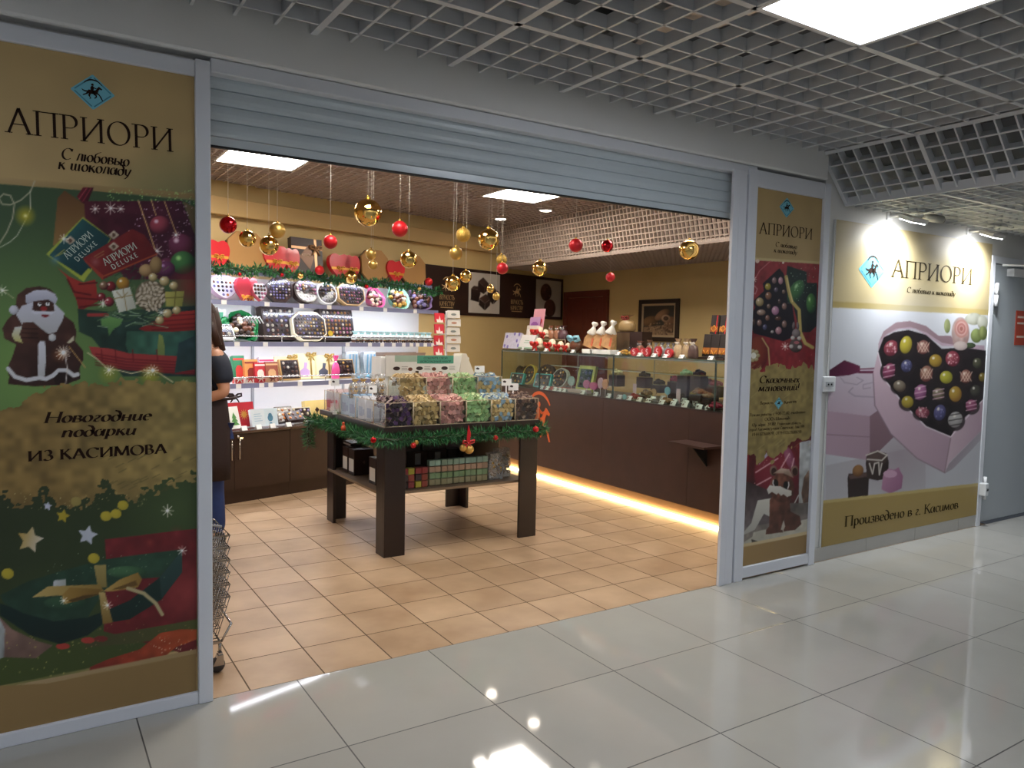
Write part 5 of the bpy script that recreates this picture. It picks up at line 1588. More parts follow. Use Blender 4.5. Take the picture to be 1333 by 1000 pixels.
t = chocbox('chocolate_box', 'large dark box of coloured chocolates right of the cream rimmed octagon', 'chocolate box', loc, WA, rect(w, h), .09, m_choc, .038, [2, 1, 3, 4, 6, 4], tilt=12, seed=12, frame=.95)
b = MB(); b.M = T_(12); b.prism(oval(.055, .055), -.066, -.064); q = b.build('gold_seal', mat('gold_seal', 'c0a030', .3, .5), t); q.location = (-w * .3, .0, .035)
# row of little white bags
m_bagw = mat('little_bag', 'd2d6d4', .3, var=.25, scale=60)
m_bagt = mat('little_bag_top', 'bfe0e2', .3, var=.15, scale=60)


def little_bag():
    t = thing('sweet_bag', 'small clear bag with a pale top in the row on the second shelf', 'sweet bag', (0, 0, 0), WA, 'small bags of sweets on the second shelf')
    b = MB(); b.lathe([(.024, .026), (.034, .032), (.033, .05), (.02, .075), (.008, .084)], 10); b.build('bag', m_bagw, t)
    b = MB(); b.lathe([(.008, .088), (.022, .105), (.027, .114), (.012, .11)], 9); b.build('ruffled_top', m_bagt, t)
    b = MB()
    for k in range(9): b.ball((.022 * math.cos(k * 2.1), .022 * math.sin(k * 2.1), .014 + .007 * (k // 3)), .013, [0, 1, 0, 4][k % 4], 6, 5)
    q = b.build('sweets', PAL, t); q['kind'] = 'stuff'
    b = MB(); b.lathe([(.011, .082), (.013, .086), (.011, .09)], 10); b.build('tie', mat('tie_teal', '8fd0d0', .4), t)
    return t


lb = little_bag()
s0, s1 = SW(462, 435, .28)[0], SW(562, 435, .28)[0]
first = True
for row, d in enumerate((.3, .22)):
    for k in range(13):
        loc = wallpt(s0 + (s1 - s0) * (k + .5 * (row == 1)) / 12.6, d, Z2)
        lab = 'small clear sweet bag on the second shelf, %s from the left in the %s row' % (ORD[k], ('front', 'back')[row])
        if first: lb.location = loc; lb['label'] = lab; first = False
        else: dup(lb, loc, rz=WA + random.uniform(-.5, .5), label=lab)

# --- third shelf
for (x0, x1, yt, d, col, band, lab) in ((303, 318, 464, .2, '2f7a54', 'c83a34', 'green and red gift box, leftmost on the third shelf'), (318, 335, 469, .24, 'd08a4c', '7a2a20', 'orange gift box with an arch print beside the green and red box'), (337, 361, 466, .14, 'f0dce8', 'c43a6a', 'pale pink gift box with a red ribbon on the third shelf'),
                                        (331, 345, 473, .27, 'b02c34', 'e0d0c4', 'small red gift box with a white print on the third shelf'), (345, 361, 472, .28, '8a4a3a', 'c8a074', 'brown gift box with a red rim left of the cream boxes')):
    loc, w, h = spot(x0, x1, yt, d, Z3)
    t = gift('gift_box', lab, 'gift box', loc, WA, rect(w, h), .05, mat('gb_' + col, col, .4, var=.1), tilt=8)
    b = MB(); b.M = T_(8); b.prism([(-w * .3, h * .12), (w * .3, h * .12), (w * .3, h * .5), (w * .15, h * .62), (-w * .15, h * .62), (-w * .3, h * .5)], -.027, -.0255); b.box(-w * .48, -.027, h * .82, w * .48, -.0255, h * .9); b.build('print', mat('gbp_' + band, band, .4), t)
for k, (x0, x1) in enumerate(((303, 316), (317, 330), (331, 344), (346, 360))):
    loc, w, h = spot(x0, x1, 483, .32, Z3)
    t = thing('wrapped_sweet_set', ['low red and white sweet packet at the left end of the third shelf', 'low white sweet packet with a bow before the orange gift box', 'low red sweet packet before the small red gift box', 'low brown and cream sweet packet before the brown gift box'][k], 'sweet packet', loc, WA)
    b = MB(); b.box(-w * .45, -.025, 0, w * .45, .025, .05); b.build('packet', mat(['pk_a', 'pk_b', 'pk_c', 'pk_d'][k], ['c8403c', 'e2ddd8', 'b8303a', 'b89478'][k], .35), t, bevel=.008)
    b = MB(); bow(b, (0, -.026, .04), .04); b.build('bow', mat(['pb_a', 'pb_b', 'pb_c', 'pb_d'][k], ['e8e4e0', 'd03a34', 'e4d4cc', '7a2a28'][k], .35), t)
for k, (x0, x1, yt, lab) in enumerate(((357, 387, 463, 'tall cream gift box with a gold ribbon, left one on the third shelf'), (384, 411, 459, 'tall cream gift box with a lilac figure print on the third shelf'), (409, 434, 461, 'tall cream gift box with a dark picture on the third shelf'))):
    loc, w, h = spot(x0, x1, yt, .15, Z3)
    t = gift('gift_box', lab, 'gift box', loc, WA, rect(w, h * .93), .05, mat('cream_yellow', 'eadfae', .4), tilt=7, group='tall cream gift boxes')
    b = MB(); b.M = T_(7); bow(b, (w * .25, -.03, h * .86), .06); b.box(w * .2, -.028, 0, w * .28, -.0255, h * .93); b.build('ribbon', mat('gold_bow', 'b89a50', .3, .5), t)
    if k: b = MB(); b.M = T_(7); b.prism([(-w * .3, h * .08), (w * .12, h * .08), (w * .16, h * .3), (w * .02, h * .4), (w * .08, h * .6), (-w * .08, h * .62), (-w * .12, h * .42), (-w * .32, h * .3)], -.028, -.026); b.build('print', mat('print_%d' % k, ['', 'b89ac4', '4a5564'][k], .45), t)
loc, w, h = spot(366, 391, 469, .27, Z3)
chocbox('chocolate_box', 'tilted box of chocolates with a tan rim before the cream gift boxes', 'chocolate box', loc, WA, rect(w, h), .03, mat('tan_rim', 'c09a5c', .4), .038, [0, 0, 2, 1], tilt=16, seed=14, frame=.9)
loc, w, h = spot(440, 462, 469, .26, Z3)
chocbox('chocolate_box', 'tilted box of dark chocolates with a tan rim right of the pink bag', 'chocolate box', loc, WA, rect(w, h), .03, MATS['tan_rim'], .038, [0, 0, 1, 4], tilt=16, seed=15, frame=.9)


def tied_bag(label, loc, rz, w, h, m, cat='sweet bag', group=None, m_tie=None, fill=None, name='sweet_bag'):
    t = thing(name, label, cat, loc, rz, group)
    b = MB()
    n = 14
    prof = [(.42, 0), (.5, .12), (.5, .4), (.4, .6), (.14, .72), (.1, .75), (.24, .9), (.34, 1.0)]
    vs = []
    rr = random.Random(int(loc[0] * 1000))
    for k, (q, z) in enumerate(prof):
        for i in range(n):
            a = 2 * PI * i / n
            j = 1 + (.12 * rr.uniform(-1, 1) if k > 0 else 0) + (.15 if (i % 2 and k > 5) else 0)
            vs.append((q * w * j * math.cos(a), q * w * .62 * j * math.sin(a), z * h))
    b.add(vs, [(k * n + i, k * n + (i + 1) % n, (k + 1) * n + (i + 1) % n, (k + 1) * n + i) for k in range(len(prof) - 1) for i in range(n)] + [tuple(range(n - 1, -1, -1))], 0, True)
    b.build('bag', m, t)
    b = MB(); b.lathe([(.1 * w, .71 * h), (.13 * w, .735 * h), (.1 * w, .76 * h)], 10)
    if m_tie: bow(b, (0, -.1 * w, .735 * h), .3 * w)
    b.build('tie', m_tie or m_white, t)
    if fill:
        b = MB()
        for k in range(26):
            a, z = k * 2.4, (k % 6) / 6 * .5 + .05
            b.ball((.3 * w * math.cos(a) * (.5 + .5 * ((k * 7) % 5) / 4), .2 * w * math.sin(a), z * h), w * .11, k % len(fill), 6, 5)
        q = b.build('sweets', fill, t); q['kind'] = 'stuff'
    return t


loc, w, h = spot(432, 442, 463, .27, Z3)
tied_bag('bright pink tied sweet bag on the third shelf', loc, WA, w, h, mat('pink_foil', 'd8508c', .25, .2, var=.25, scale=25))
for k, (x0, x1) in enumerate(((450, 467), (473, 490))):
    loc, w, h = spot(x0, x1, 459, .15, Z3)
    t = thing('sweet_packet', ['tall blue and silver sweet packet, left of two on the third shelf', 'tall blue and silver sweet packet, right of two on the third shelf'][k], 'sweet packet', loc, WA)
    b = MB(); b.M = T_(8); b.prism([(-w * .4, 0), (w * .4, 0), (w * .5, h * .3), (w * .5, h * .8), (w * .42, h), (-w * .42, h), (-w * .5, h * .8), (-w * .5, h * .3)], -.03, .03); b.build('packet', mat('silver_foil', 'c8d6dc', .22, .5, var=.3, scale=22, bump=.6), t, bevel=.006)
    b = MB(); b.M = T_(8)
    for j in range(3): b.quad((-w * .4 + j * w * .25, -.0315, h * .1), (-w * .28 + j * w * .25, -.0315, h * .1), (-w * .1 + j * w * .25, -.0315, h * .9), (-w * .2 + j * w * .25, -.0315, h * .9))
    b.build('print', mat('print_bluegrey', '4a7a94', .4), t)
for k, (x0, x1) in enumerate(((462, 477), (477, 492), (493, 506))):
    loc, w, h = spot(x0, x1, 479, .28, Z3)
    t = thing('sweet_packet', ['blue sweet packet lying left of two similar ones on the third shelf', 'blue sweet packet lying in the middle of three on the third shelf', 'blue sweet packet lying nearest the brown carton on the third shelf'][k], 'sweet packet', loc, WA + .2 * k)
    b = MB(); b.ball((0, 0, .025), .05, 0, 12, 8, (w / .1, .9, .5)); b.build('packet', mat('blue_foil', '7fb2cc', .25, .3, var=.4, scale=30, bump=.5), t)
loc, w, h = spot(490, 548, 459, .14, Z3)
t = thing('carton', 'brown open carton behind the white sign on the third shelf', 'carton', loc, WA)
b = MB(); b.box(-w / 2, -.06, 0, w / 2, .06, h * .8); b.build('box', mat('carton_brown', '7a6250', .6), t)
b = MB(); b.add([(-w / 2, -.06, h * .8), (w / 2, -.06, h * .8), (w / 2 - .02, -.1, h * 1.0), (-w / 2 + .05, -.1, h * 1.0)], [(0, 1, 2, 3)]); b.add([(-w / 2, .06, h * .8), (w / 2, .06, h * .8), (w / 2, .08, h), (-w / 2, .08, h)], [(0, 1, 2, 3)]); b.build('flap', mat('carton_inner', '8a7666', .6), t)

# --- on the cabinet tops
for (x0, x1, yt, d, lean, rzz, lab, cols, nm) in ((296, 332, 525, .42, 10, .1, 'red gift box with a gold snowflake leaning on the cabinet top', ('b82430', 'd8a040'), 'gift_box'), (297, 314, 531, .52, 16, .25, 'white card with a green tree picture standing before the red snowflake box', ('eef0ec', '5c9a54'), 'gift_card_box'),
                                                 (327, 345, 534, .5, 14, .05, 'pale blue card box, left of a pair beside the red snowflake box', ('dce8f0', '9ac0d8'), 'gift_card_box'), (342, 361, 533, .49, 12, -.05, 'pale blue card box with a small figure, right of a pair', ('d4e6f0', '5a90b0'), 'gift_card_box')):
    loc, w, h = spot(x0, x1, yt, d, ZB)
    t = gift(nm, lab, 'gift box', loc, WA + rzz, rect(w, h), .035, mat('cb_' + cols[0], cols[0], .4), tilt=lean)
    b = MB(); b.M = T_(lean)
    mp = mat('cbp_' + cols[1], cols[1], .4)
    if 'snowflake' in lab and 'gold' in lab:
        for k in range(6):
            a = PI * k / 6
            b.quad((w * .1 - .05 * math.cos(a), -.0195, h * .5 - .05 * math.sin(a)), (w * .1 - .008 * math.sin(a), -.0195, h * .5 + .008 * math.cos(a)), (w * .1 + .05 * math.cos(a), -.0195, h * .5 + .05 * math.sin(a)), (w * .1 + .008 * math.sin(a), -.0195, h * .5 - .008 * math.cos(a)))
    elif 'tree' in lab:
        for k in range(3): b.add([(-.045 + .01 * k, -.0195, h * (.15 + .16 * k)), (.045 - .01 * k, -.0195, h * (.15 + .16 * k)), (0, -.0195, h * (.4 + .17 * k))], [(0, 1, 2)])
    elif 'figure' in lab:
        b.prism(oval(.03, .03), -.0195, -.019); b.M = T_(lean) @ Matrix.Translation((0, 0, h * .25)); b.prism(oval(.05, .06), -.0195, -.019); b.M = T_(lean) @ Matrix.Translation((0, 0, h * .5)); b.prism(oval(.034, .034), -.0195, -.019)
    else:
        for k in range(4): b.box(-w * .3, -.0195, h * (.3 + .13 * k), w * (.3 - .1 * (k % 2)), -.019, h * (.33 + .13 * k))
    b.build('print', mp, t)
for (x0, x1, yt, d, lab, pal, fr, tl, sd) in ((362, 384, 531, .46, 'small dark chocolate box with pale lid, left one on the cabinet top', [2, 1, 6], m_choc, 30, 31), (375, 396, 536, .5, 'low dark box of caramel chocolates on the cabinet top', [4, 6, 1], m_choc, 50, 32), (384, 405, 532, .42, 'box with a marbled grey cover leaning on the cabinet top', [5, 2, 0], m_cream, 16, 33)):
    loc, w, h = spot(x0, x1, yt, d, ZB)
    chocbox('chocolate_box', lab, 'chocolate box', loc, WA, rect(w, h), .035, fr, .035, pal, tilt=tl, seed=sd, frame=.9, jit=.2, win=False)
loc, w, h = spot(396, 426, 522, .3, ZB)
t = gift('gift_box', 'yellow cream gift box with a small diamond on the cabinet top near the table', 'gift box', loc, WA, rect(w, h), .06, mat('gb_yellow', 'd8c07c', .4), tilt=7)
b = MB(); b.M = T_(7); b.add([(0, -.032, h * .35), (.025, -.032, h * .5), (0, -.032, h * .65), (-.025, -.032, h * .5)], [(0, 1, 2, 3)]); b.build('print', m_choc, t)
for k, px in enumerate((319, 338, 356, 377, 403)):
    loc, w, h = spot(px - 4, px + 4, 552, .585, ZB)
    t = thing('price_card', 'small white price card standing on the cabinet edge, %s from the left' % ORD[k], 'price card', loc, WA, 'price cards on the cabinet edge')
    b = MB(); b.add([(-.025, 0, 0), (.025, 0, 0), (.025, .02, .035), (-.025, .02, .035), (.025, .04, 0), (-.025, .04, 0)], [(0, 1, 2, 3), (3, 2, 4, 5)]); b.build('card', m_paper, t)


# ================================================================== GARLANDS
def garland(pts, rad, n, ln, wd, flat=1., seed=1):
    r = random.Random(seed)
    b = MB()
    pts = [Vector(p) for p in pts]
    seg = [(pts[i + 1] - pts[i]).length for i in range(len(pts) - 1)]
    tot = sum(seg)
    b.tube(pts, .008, 6, 2)
    for _ in range(n):
        q = r.uniform(0, tot); i = 0
        while i < len(seg) - 1 and q > seg[i]: q -= seg[i]; i += 1
        d = (pts[i + 1] - pts[i]).normalized()
        c = pts[i] + d * q
        a = Vector((r.gauss(0, 1), r.gauss(0, 1), r.gauss(0, 1) * flat - .25))
        a = (a - d * a.dot(d) * .6).normalized()
        c = c + a * rad * r.uniform(0, .35)
        L = ln * r.uniform(.7, 1.2) * (rad / .07)
        s = a.cross(Vector((r.gauss(0, 1), r.gauss(0, 1), r.gauss(0, 1)))).normalized() * wd * r.uniform(.7, 1.2)
        tip = c + a * L
        mid = c + a * L * .5 + Vector((0, 0, -.004))
        b.add([c - s * .3, mid - s, tip, mid + s], [(0, 1, 2, 3)], r.choice((0, 0, 1)))
    return b


m_needle = [mat('needle_dark', '1f5a36', .5, var=.2), mat('needle_light', '3f8048', .5, var=.2), mat('garland_wire', '2c3a24', .6)]
gp = []
for px, py in ((266, 341), (285, 351), (302, 349), (320, 354), (338, 349), (355, 354), (376, 355), (392, 358), (412, 358), (430, 366), (448, 362), (465, 366), (480, 369), (496, 367), (512, 371), (530, 372), (548, 377), (562, 380), (574, 378)):
    s, z = SW(px, py, .37)
    gp.append(wallpt(s, .37, z))
b = garland(gp, .062, 1900, .055, .008, seed=3)
tag(b.build('garland', m_needle), 'green pine garland strung along the edge of the top shelf', 'garland')

# ================================================================== DISPLAY TABLE
TX0, TX1, TY0, TY1, TZ = 1.895, 3.075, 4.44, 5.68, .842
m_table = mat('table_wenge', '2a1d1a', .38, var=.25, scale=9, coat=.1)
m_ledge = mat('shelf_edge_tan', '8f7a62', .5)
tb = thing('display_table', 'dark brown display table with four panel legs in the middle of the shop', 'table', ((TX0 + TX1) / 2, (TY0 + TY1) / 2, 0))
ox, oy = tb.location.x, tb.location.y
b = MB(); b.box(TX0 - ox, TY0 - oy, TZ - .035, TX1 - ox, TY1 - oy, TZ); b.build('tabletop', m_table, tb, bevel=.002)
b = MB(); b.box(TX0 + .06 - ox, TY0 + .06 - oy, TZ - .12, TX1 - .06 - ox, TY0 + .078 - oy, TZ - .035); b.box(TX0 + .06 - ox, TY0 + .078 - oy, TZ - .12, TX0 + .078 - ox, TY1 - .06 - oy, TZ - .035)
b.box(TX1 - .078 - ox, TY0 + .078 - oy, TZ - .12, TX1 - .06 - ox, TY1 - .06 - oy, TZ - .035); b.build('apron', m_table, tb)
b = MB(); b.box(1.93 - ox, 4.55 - oy, .385, 3.06 - ox, 5.58 - oy, .403); b.box(1.93 - ox, 4.546 - oy, .386, 3.06 - ox, 4.55 - oy, .402, 1); b.box(1.926 - ox, 4.55 - oy, .386, 1.93 - ox, 5.58 - oy, .402, 1); b.build('lower_shelf', [mat('shelf_top_tan', '7a6654', .45), m_ledge], tb)
for (x, y, sx, sy) in ((1.915, 4.475, 1, 1), (3.085, 4.475, -1, 1), (1.935, 5.62, 1, -1), (3.085, 5.60, -1, -1)):
    b = MB(); b.box(x - ox, y - oy, 0, x + sx * .145 - ox, y + sy * .022 - oy, TZ - .036); b.box(x - ox, y + sy * .022 - oy, 0, x + sx * .022 - ox, y + sy * .135 - oy, TZ - .036)
    b.build('leg', m_table, tb, bevel=.0015)

BINH = .152


def acr_bin(label, x0, y0, x1, y1, z, h=BINH, group='acrylic bins on the table'):
    t = thing('acrylic_bin', label, 'bin', ((x0 + x1) / 2, (y0 + y1) / 2, z), group=group)
    w, d = (x1 - x0) / 2 - .002, (y1 - y0) / 2 - .002
    b = MB()
    b.box(-w, -d, .0, w, d, .003, 0)
    b.quad((-w, -d, .003), (w, -d, .003), (w, -d, h), (-w, -d, h)); b.quad((-w, d, .003), (w, d, .003), (w, d, h), (-w, d, h))
    b.quad((-w, -d, .003), (-w, d, .003), (-w, d, h), (-w, -d, h)); b.quad((w, -d, .003), (w, d, .003), (w, d, h), (w, -d, h))
    b.build('walls', m_acr, t)
    b = MB()
    r = .0022
    for p, q in (((-w, -d, 0), (-w, -d, h)), ((w, -d, 0), (w, -d, h)), ((-w, d, 0), (-w, d, h)), ((w, d, 0), (w, d, h)), ((-w, -d, h), (w, -d, h)), ((-w, -d, .002), (w, -d, .002)), ((-w, -d, h), (-w, d, h)), ((w, -d, h), (w, d, h)), ((-w, -d, .002), (-w, d, .002))):
        b.tube([p, q], r, 5)
    b.build('edges', m_acredge, t)
    return t


# kinds of wrapped squares
SQ = {}
for k, c, e in (('cream', 'b89c6c', 'cbb384'), ('pink', 'c08a86', 'd2a498'), ('green', '8fb57e', 'b4c690'), ('blue', '86a4c2', 'bcc4b8'), ('violet', '4a2a58', '8a7470'), ('brown', '4a3230', '8a7264')):
    SQ[k] = (mat('wrap_sq_' + k, c, .42, var=.12, scale=40), mat('edge_sq_' + k, e, .5, var=.08))
m_vio = mat('wrap_sq_black', '2a1f28', .4, var=.2)


def shade(m, f):
    n = m.name + '_%d' % int(f * 100)
    if n not in MATS:
        q = m.copy(); q.name = n
        for nd in q.node_tree.nodes:
            if nd.type == 'MIX':
                for i in (6, 7): nd.inputs[i].default_value = tuple(min(1, v * f) for v in nd.inputs[i].default_value[:3]) + (1,)
        MATS[n] = q
    return MATS[n]


def sqmesh(k, black=False, f=1.):
    b = MB(); s, h = .0142, .0085
    b.add([(-s, -h, -s), (s, -h, -s), (s, -h, s), (-s, -h, s)], [(0, 1, 2, 3)], 0)
    b.add([(-s, h, -s), (s, h, -s), (s, h, s), (-s, h, s)], [(3, 2, 1, 0)], 0)
    b.add([(-s, -h, -s), (s, -h, -s), (s, -h, s), (-s, -h, s), (-s, h, -s), (s, h, -s), (s, h, s), (-s, h, s)], [(0, 4, 5, 1), (1, 5, 6, 2), (2, 6, 7, 3), (3, 7, 4, 0)], 1)
    return b.mesh('wrapped_chocolate', [shade(m_vio if black else SQ[k][0], f), shade(SQ[k][1], f)])


SQM = {k: [sqmesh(k), sqmesh(k, f=.72), sqmesh(k, f=1.2)] for k in SQ}
SQM['violet'] += [sqmesh('violet', True)] * 5
SQM['blue'] += [sqmesh('cream'), sqmesh('cream', f=1.2)]
SQM['brown'] += [sqmesh('brown', True)] * 2
bw = (TX1 - .008 - TX0 - .008) / 6
FRONT = ['violet', 'cream', 'pink', 'green', 'blue', 'brown']
FLAB = ['dark violet and black', 'tan cream', 'dusty pink', 'pale green', 'pale blue and cream', 'dark brown']
rr = random.Random(11)


def rndrot():
    if rr.random() < .8: return (rr.gauss(0, .2), rr.uniform(-.9, .9), rr.gauss(0, .25))
    return (rr.uniform(-1.2, 1.2), rr.uniform(-1.5, 1.5), rr.uniform(-1.2, 1.2))


heap = MB()                              # everything beyond the nearest three hundred
HM = []
for k in SQ: HM += list(SQ[k])
HM.append(m_vio)
for k in SQ: HM += [shade(q_, .7) for q_ in SQ[k]]
HK = list(SQ)


def heap_sq(c, k, black=False):
    M = Matrix.Translation(c) @ (Matrix.Rotation(rr.gauss(0, .5), 4, 'Z') @ Matrix.Rotation(rr.gauss(0, .7), 4, 'X') @ Matrix.Rotation(rr.uniform(-1, 1), 4, 'Y'))
    heap.M = M
    i = HK.index(k) * 2 + (len(HK) * 2 + 1 if rr.random() < .35 else 0)
    s, h = .0142, .0085
    heap.add([(-s, -h, -s), (s, -h, -s), (s, -h, s), (-s, -h, s), (-s, h, -s), (s, h, -s), (s, h, s), (-s, h, s)], [(0, 1, 2, 3), (7, 6, 5, 4)], len(HK) * 2 if black else i)
    heap.add([(-s, -h, -s), (s, -h, -s), (s, -h, s), (-s, -h, s), (-s, h, -s), (s, h, -s), (s, h, s), (-s, h, s)], [(0, 4, 5, 1), (1, 5, 6, 2), (2, 6, 7, 3), (3, 7, 4, 0)], i + 1)
    heap.M = Matrix()


FY0, FY1 = TY0 + .006, TY0 + .20
for i, k in enumerate(FRONT):
    x0 = TX0 + .008 + bw * i
    acr_bin('acrylic bin of %s chocolates in the front row on the table' % FLAB[i], x0, FY0, x0 + bw, FY1, TZ)
    n = 0
    for row in range(5):
        for colm in range(6):
            x = x0 + .019 + (bw - .038) * (colm + .5 * (row % 2) * .8) / 5.4 + rr.uniform(-.003, .003)
            x = min(max(x, x0 + .018), x0 + bw - .018)
            z = TZ + .021 + row * .0285 + rr.uniform(-.003, .003)
            m = SQM[k][rr.randrange(len(SQM[k]))]
            o_ = bpy.data.objects.new('wrapped_chocolate', m)
            COL.objects.link(o_)
            o_.location = (x, FY0 + .02 + rr.uniform(0, .008), z)
            o_.rotation_euler = rndrot()
            tag(o_, 'small %s wrapped chocolate square in the front row of bins' % FLAB[i], 'chocolate', '%s chocolate squares in the front row' % FLAB[i])
            n += 1
    # the rest of the heap in this bin
    for q_ in range(270):
        x, y = rr.uniform(x0 + .018, x0 + bw - .018), rr.uniform(FY0 + .05, FY1 - .01)
        top = TZ + .135 + .04 * min(1, (y - FY0) / .1)
        if q_ > 200: y = FY0 + rr.uniform(.08, .1); z = rr.uniform(TZ + .015, top)
        else: z = rr.uniform(top - .05, top)
        heap_sq((x, y, z), k, k == 'violet' and rr.random() < .6)

# step and second row
SY0, SY1, SZ = 4.82, 5.02, .975
b = MB(); b.box(2.12, SY0 - .005, TZ, 3.05, 5.15, SZ - .001)
tag(b.build('display_riser', mat('riser_tan', '9c8660', .5)), 'tan riser carrying the back row of acrylic bins on the table', 'riser')
bx = [2.165, 2.372, 2.578, 2.785, 2.99]
for i, k in enumerate(('cream', 'pink', 'green', 'blue')):
    acr_bin('acrylic bin of %s chocolates in the raised back row' % FLAB[i + 1], bx[i], SY0, bx[i + 1], SY1, SZ, .152)
    for row in range(5):
        for colm in range(6):
            o_ = bpy.data.objects.new('wrapped_chocolate', SQM[k][rr.randrange(len(SQM[k]))])
            COL.objects.link(o_)
            o_.location = (bx[i] + .021 + (bx[i + 1] - bx[i] - .042) * (colm + .4 * (row % 2)) / 5.4 + rr.uniform(-.003, .003), SY0 + .02 + rr.uniform(0, .008), SZ + .021 + row * .0285 + rr.uniform(-.003, .003))
            o_.rotation_euler = rndrot()
            tag(o_, 'small %s wrapped chocolate square in the raised back row of bins' % FLAB[i + 1], 'chocolate', '%s chocolate squares in the back row' % FLAB[i + 1])
    for _ in range(150):
        x, y = rr.uniform(bx[i] + .018, bx[i + 1] - .018), rr.uniform(SY0 + .05, SY1 - .01)
        top = SZ + .135 + .035 * math.sin(PI * (y - SY0) / (SY1 - SY0))
        heap_sq((x, y, rr.uniform(top - .05, top)), k)
# loose chocolates heaped between the rows
for i, k in enumerate(('brown', 'cream', 'pink', 'green', 'blue')):
    for _ in range(150):
        x = rr.uniform(2.12 + .19 * i, 2.12 + .19 * (i + 1))
        y = rr.uniform(FY1, SY0 - .02)
        heap_sq((x, y, TZ + rr.uniform(.05, .155)), k)
q = heap.build('chocolate_heap', HM)
tag(q, 'heaps of wrapped chocolate squares filling the acrylic bins behind the front layer', 'chocolates', kind='stuff')

# left hand bins with packets
LY = [4.645, 4.96, 5.28, 5.60]
PK = [('white and grey', 'c8c8ce', '5c6c98'), ('pale blue', '9db8d4', '3a5c9a'), ('clear and pink', 'c4b0b0', 'a8404c')]


def plab(i, j): return '%s packet in the %s bin on the table, %s layer, %s one' % (PK[i][0], ['front', 'middle', 'rear'][i], ['outermost', 'middle', 'innermost'][j // 2], ['nearer', 'farther'][j % 2])


for i in range(3):
    y0, y1 = LY[i], LY[i + 1]
    acr_bin('acrylic bin of %s packets along the left edge of the table' % PK[i][0], TX0 + .008, y0, TX0 + .215, y1, TZ)
    a, c = mat('pack_%d' % i, PK[i][1], .25, var=.25, scale=30, bump=.4), mat('packp_%d' % i, PK[i][2], .35, var=.3, scale=40)
    first = None
    for j in range(6):
        yy = y0 + (y1 - y0) * (.26 + .48 * (j % 2)); xx = TX0 + .04 + .05 * (j // 2)
        if first is None:
            first = thing('sweet_packet', plab(i, 0), 'sweet packet', (xx, yy, TZ + .004), -PI / 2, '%s sweet packets on the table' % PK[i][0])
            b = MB(); b.M = Matrix.Rotation(-.06, 4, 'Y')
            b.prism([(-.07, 0), (.07, 0), (.074, .05), (.07, .12), (.06, .15), (.04, .138), (.02, .158), (-.02, .14), (-.05, .155), (-.072, .11)], -.018, .018, 0)
            b.build('packet', a, first, bevel=.006)
            b = MB(); b.box(-.055, -.0195, .02, .02, -.0182, .085); b.box(.028, -.0195, .03, .055, -.0182, .07); b.build('print', c, first)
        else:
            dup(first, (xx, yy + rr.uniform(-.003, .003), TZ + .004), rz=-PI / 2 + rr.uniform(-.06, .06), label=plab(i, j))
# the red, and white-and-blue packets right at the front left corner
# clear bags of golden sweets behind
FILL = [mat('gold_foil', 'c8a050', .3, .6), mat('choc_ball', '5a3a2a', .4), mat('tan_ball', 'b08c60', .45)]
for k, (x, y) in enumerate(((2.0, 5.70 - .42), (2.05, 5.0))):
    pass
for k in range(6):
    x, y = 2.14 + .1 * (k % 2), 5.10 + .16 * (k // 2)
    x, y = (2.17 + .085 * k - (.17 if k > 3 else 0), 5.09 + (.14 if k > 3 else .0))
GB = []
for k, (x, y) in enumerate(((1.985, 4.90), (2.055, 5.02), (1.99, 5.14), (2.07, 5.26), (2.0, 5.38), (2.07, 5.5))):
    pass
tier = MB(); tier.box(2.115, 4.66, TZ, 2.16, 4.81, TZ + .10)
for k in range(4):
    x = 1.935 + .068 * k
    t = tied_bag('crinkly clear bag of golden sweets behind the packets, %s from the left' % ORD[k], (x, 5.06 + .02 * (k % 2), .975 + .001), 0, .085, .165, m_cello, group='clear bags of golden sweets on the table', m_tie=FILL[0], fill=FILL)
b = MB(); b.box(1.89 + .02, 5.0, TZ + .155, 2.118, 5.14, .974)
tag(b.build('bag_stand', m_acr), 'low clear stand under the bags of golden sweets on the table', 'stand')
heapb = MB()
for _ in range(160):
    x, y = rr.uniform(2.12, 2.16), rr.uniform(4.66, 4.8)

# white sign box at the back
t = thing('sign_box', 'white display box with a green sign at the back of the table', 'sign', (2.55, 5.22, SZ - .13 + .001))
zb = TZ - (SZ - .13)
BZ = 1.285 - (SZ - .13)
b = MB(); b.box(-.36, -.02, zb + .001, .37, .16, BZ - .03); b.build('box', m_paper, t)
b = MB(); b.prism([(-.33, .27), (.27, .27), (.30, BZ - .015), (-.33, BZ - .015)], -.034, -.024); b.build('front_panel', mat('sign_white', 'e8e6e0', .5), t)
b = MB(); b.prism([(.28, .27), (.42, .27), (.34, BZ), (.30, BZ)], -.032, .1); b.build('side_panel', mat('sign_white2', 'd9d2c4', .5), t)
b = MB(); b.prism([(-.08, BZ - .075), (.225, BZ - .075), (.225, BZ - .015), (-.08, BZ - .015)], -.0375, -.0345); b.build('green_panel', mat('sign_green', '4f9a80', .45), t)
b = MB(); b.prism([(-.26, BZ - .062), (-.082, BZ - .062), (-.082, BZ - .015), (-.26, BZ - .015)], -.0362, -.0345); b.build('pale_green_panel', mat('sign_palegreen', 'a8c0ac', .45), t)
for s, zz in (('СОБЕРИТЕ СВОЙ', .042), ('ШОКОЛАДНЫЙ НАБОР', .067)):
    b = MB(); write(b, s, lambda u, v: Vector((.072 + u, -.0382, BZ - zz + v)), .015, .26 if 'НАБОР' in s else .2, nib=.14, sans=True, align=.5); b.build('lettering', mat('sign_dark', '1c3a30', .5), t)
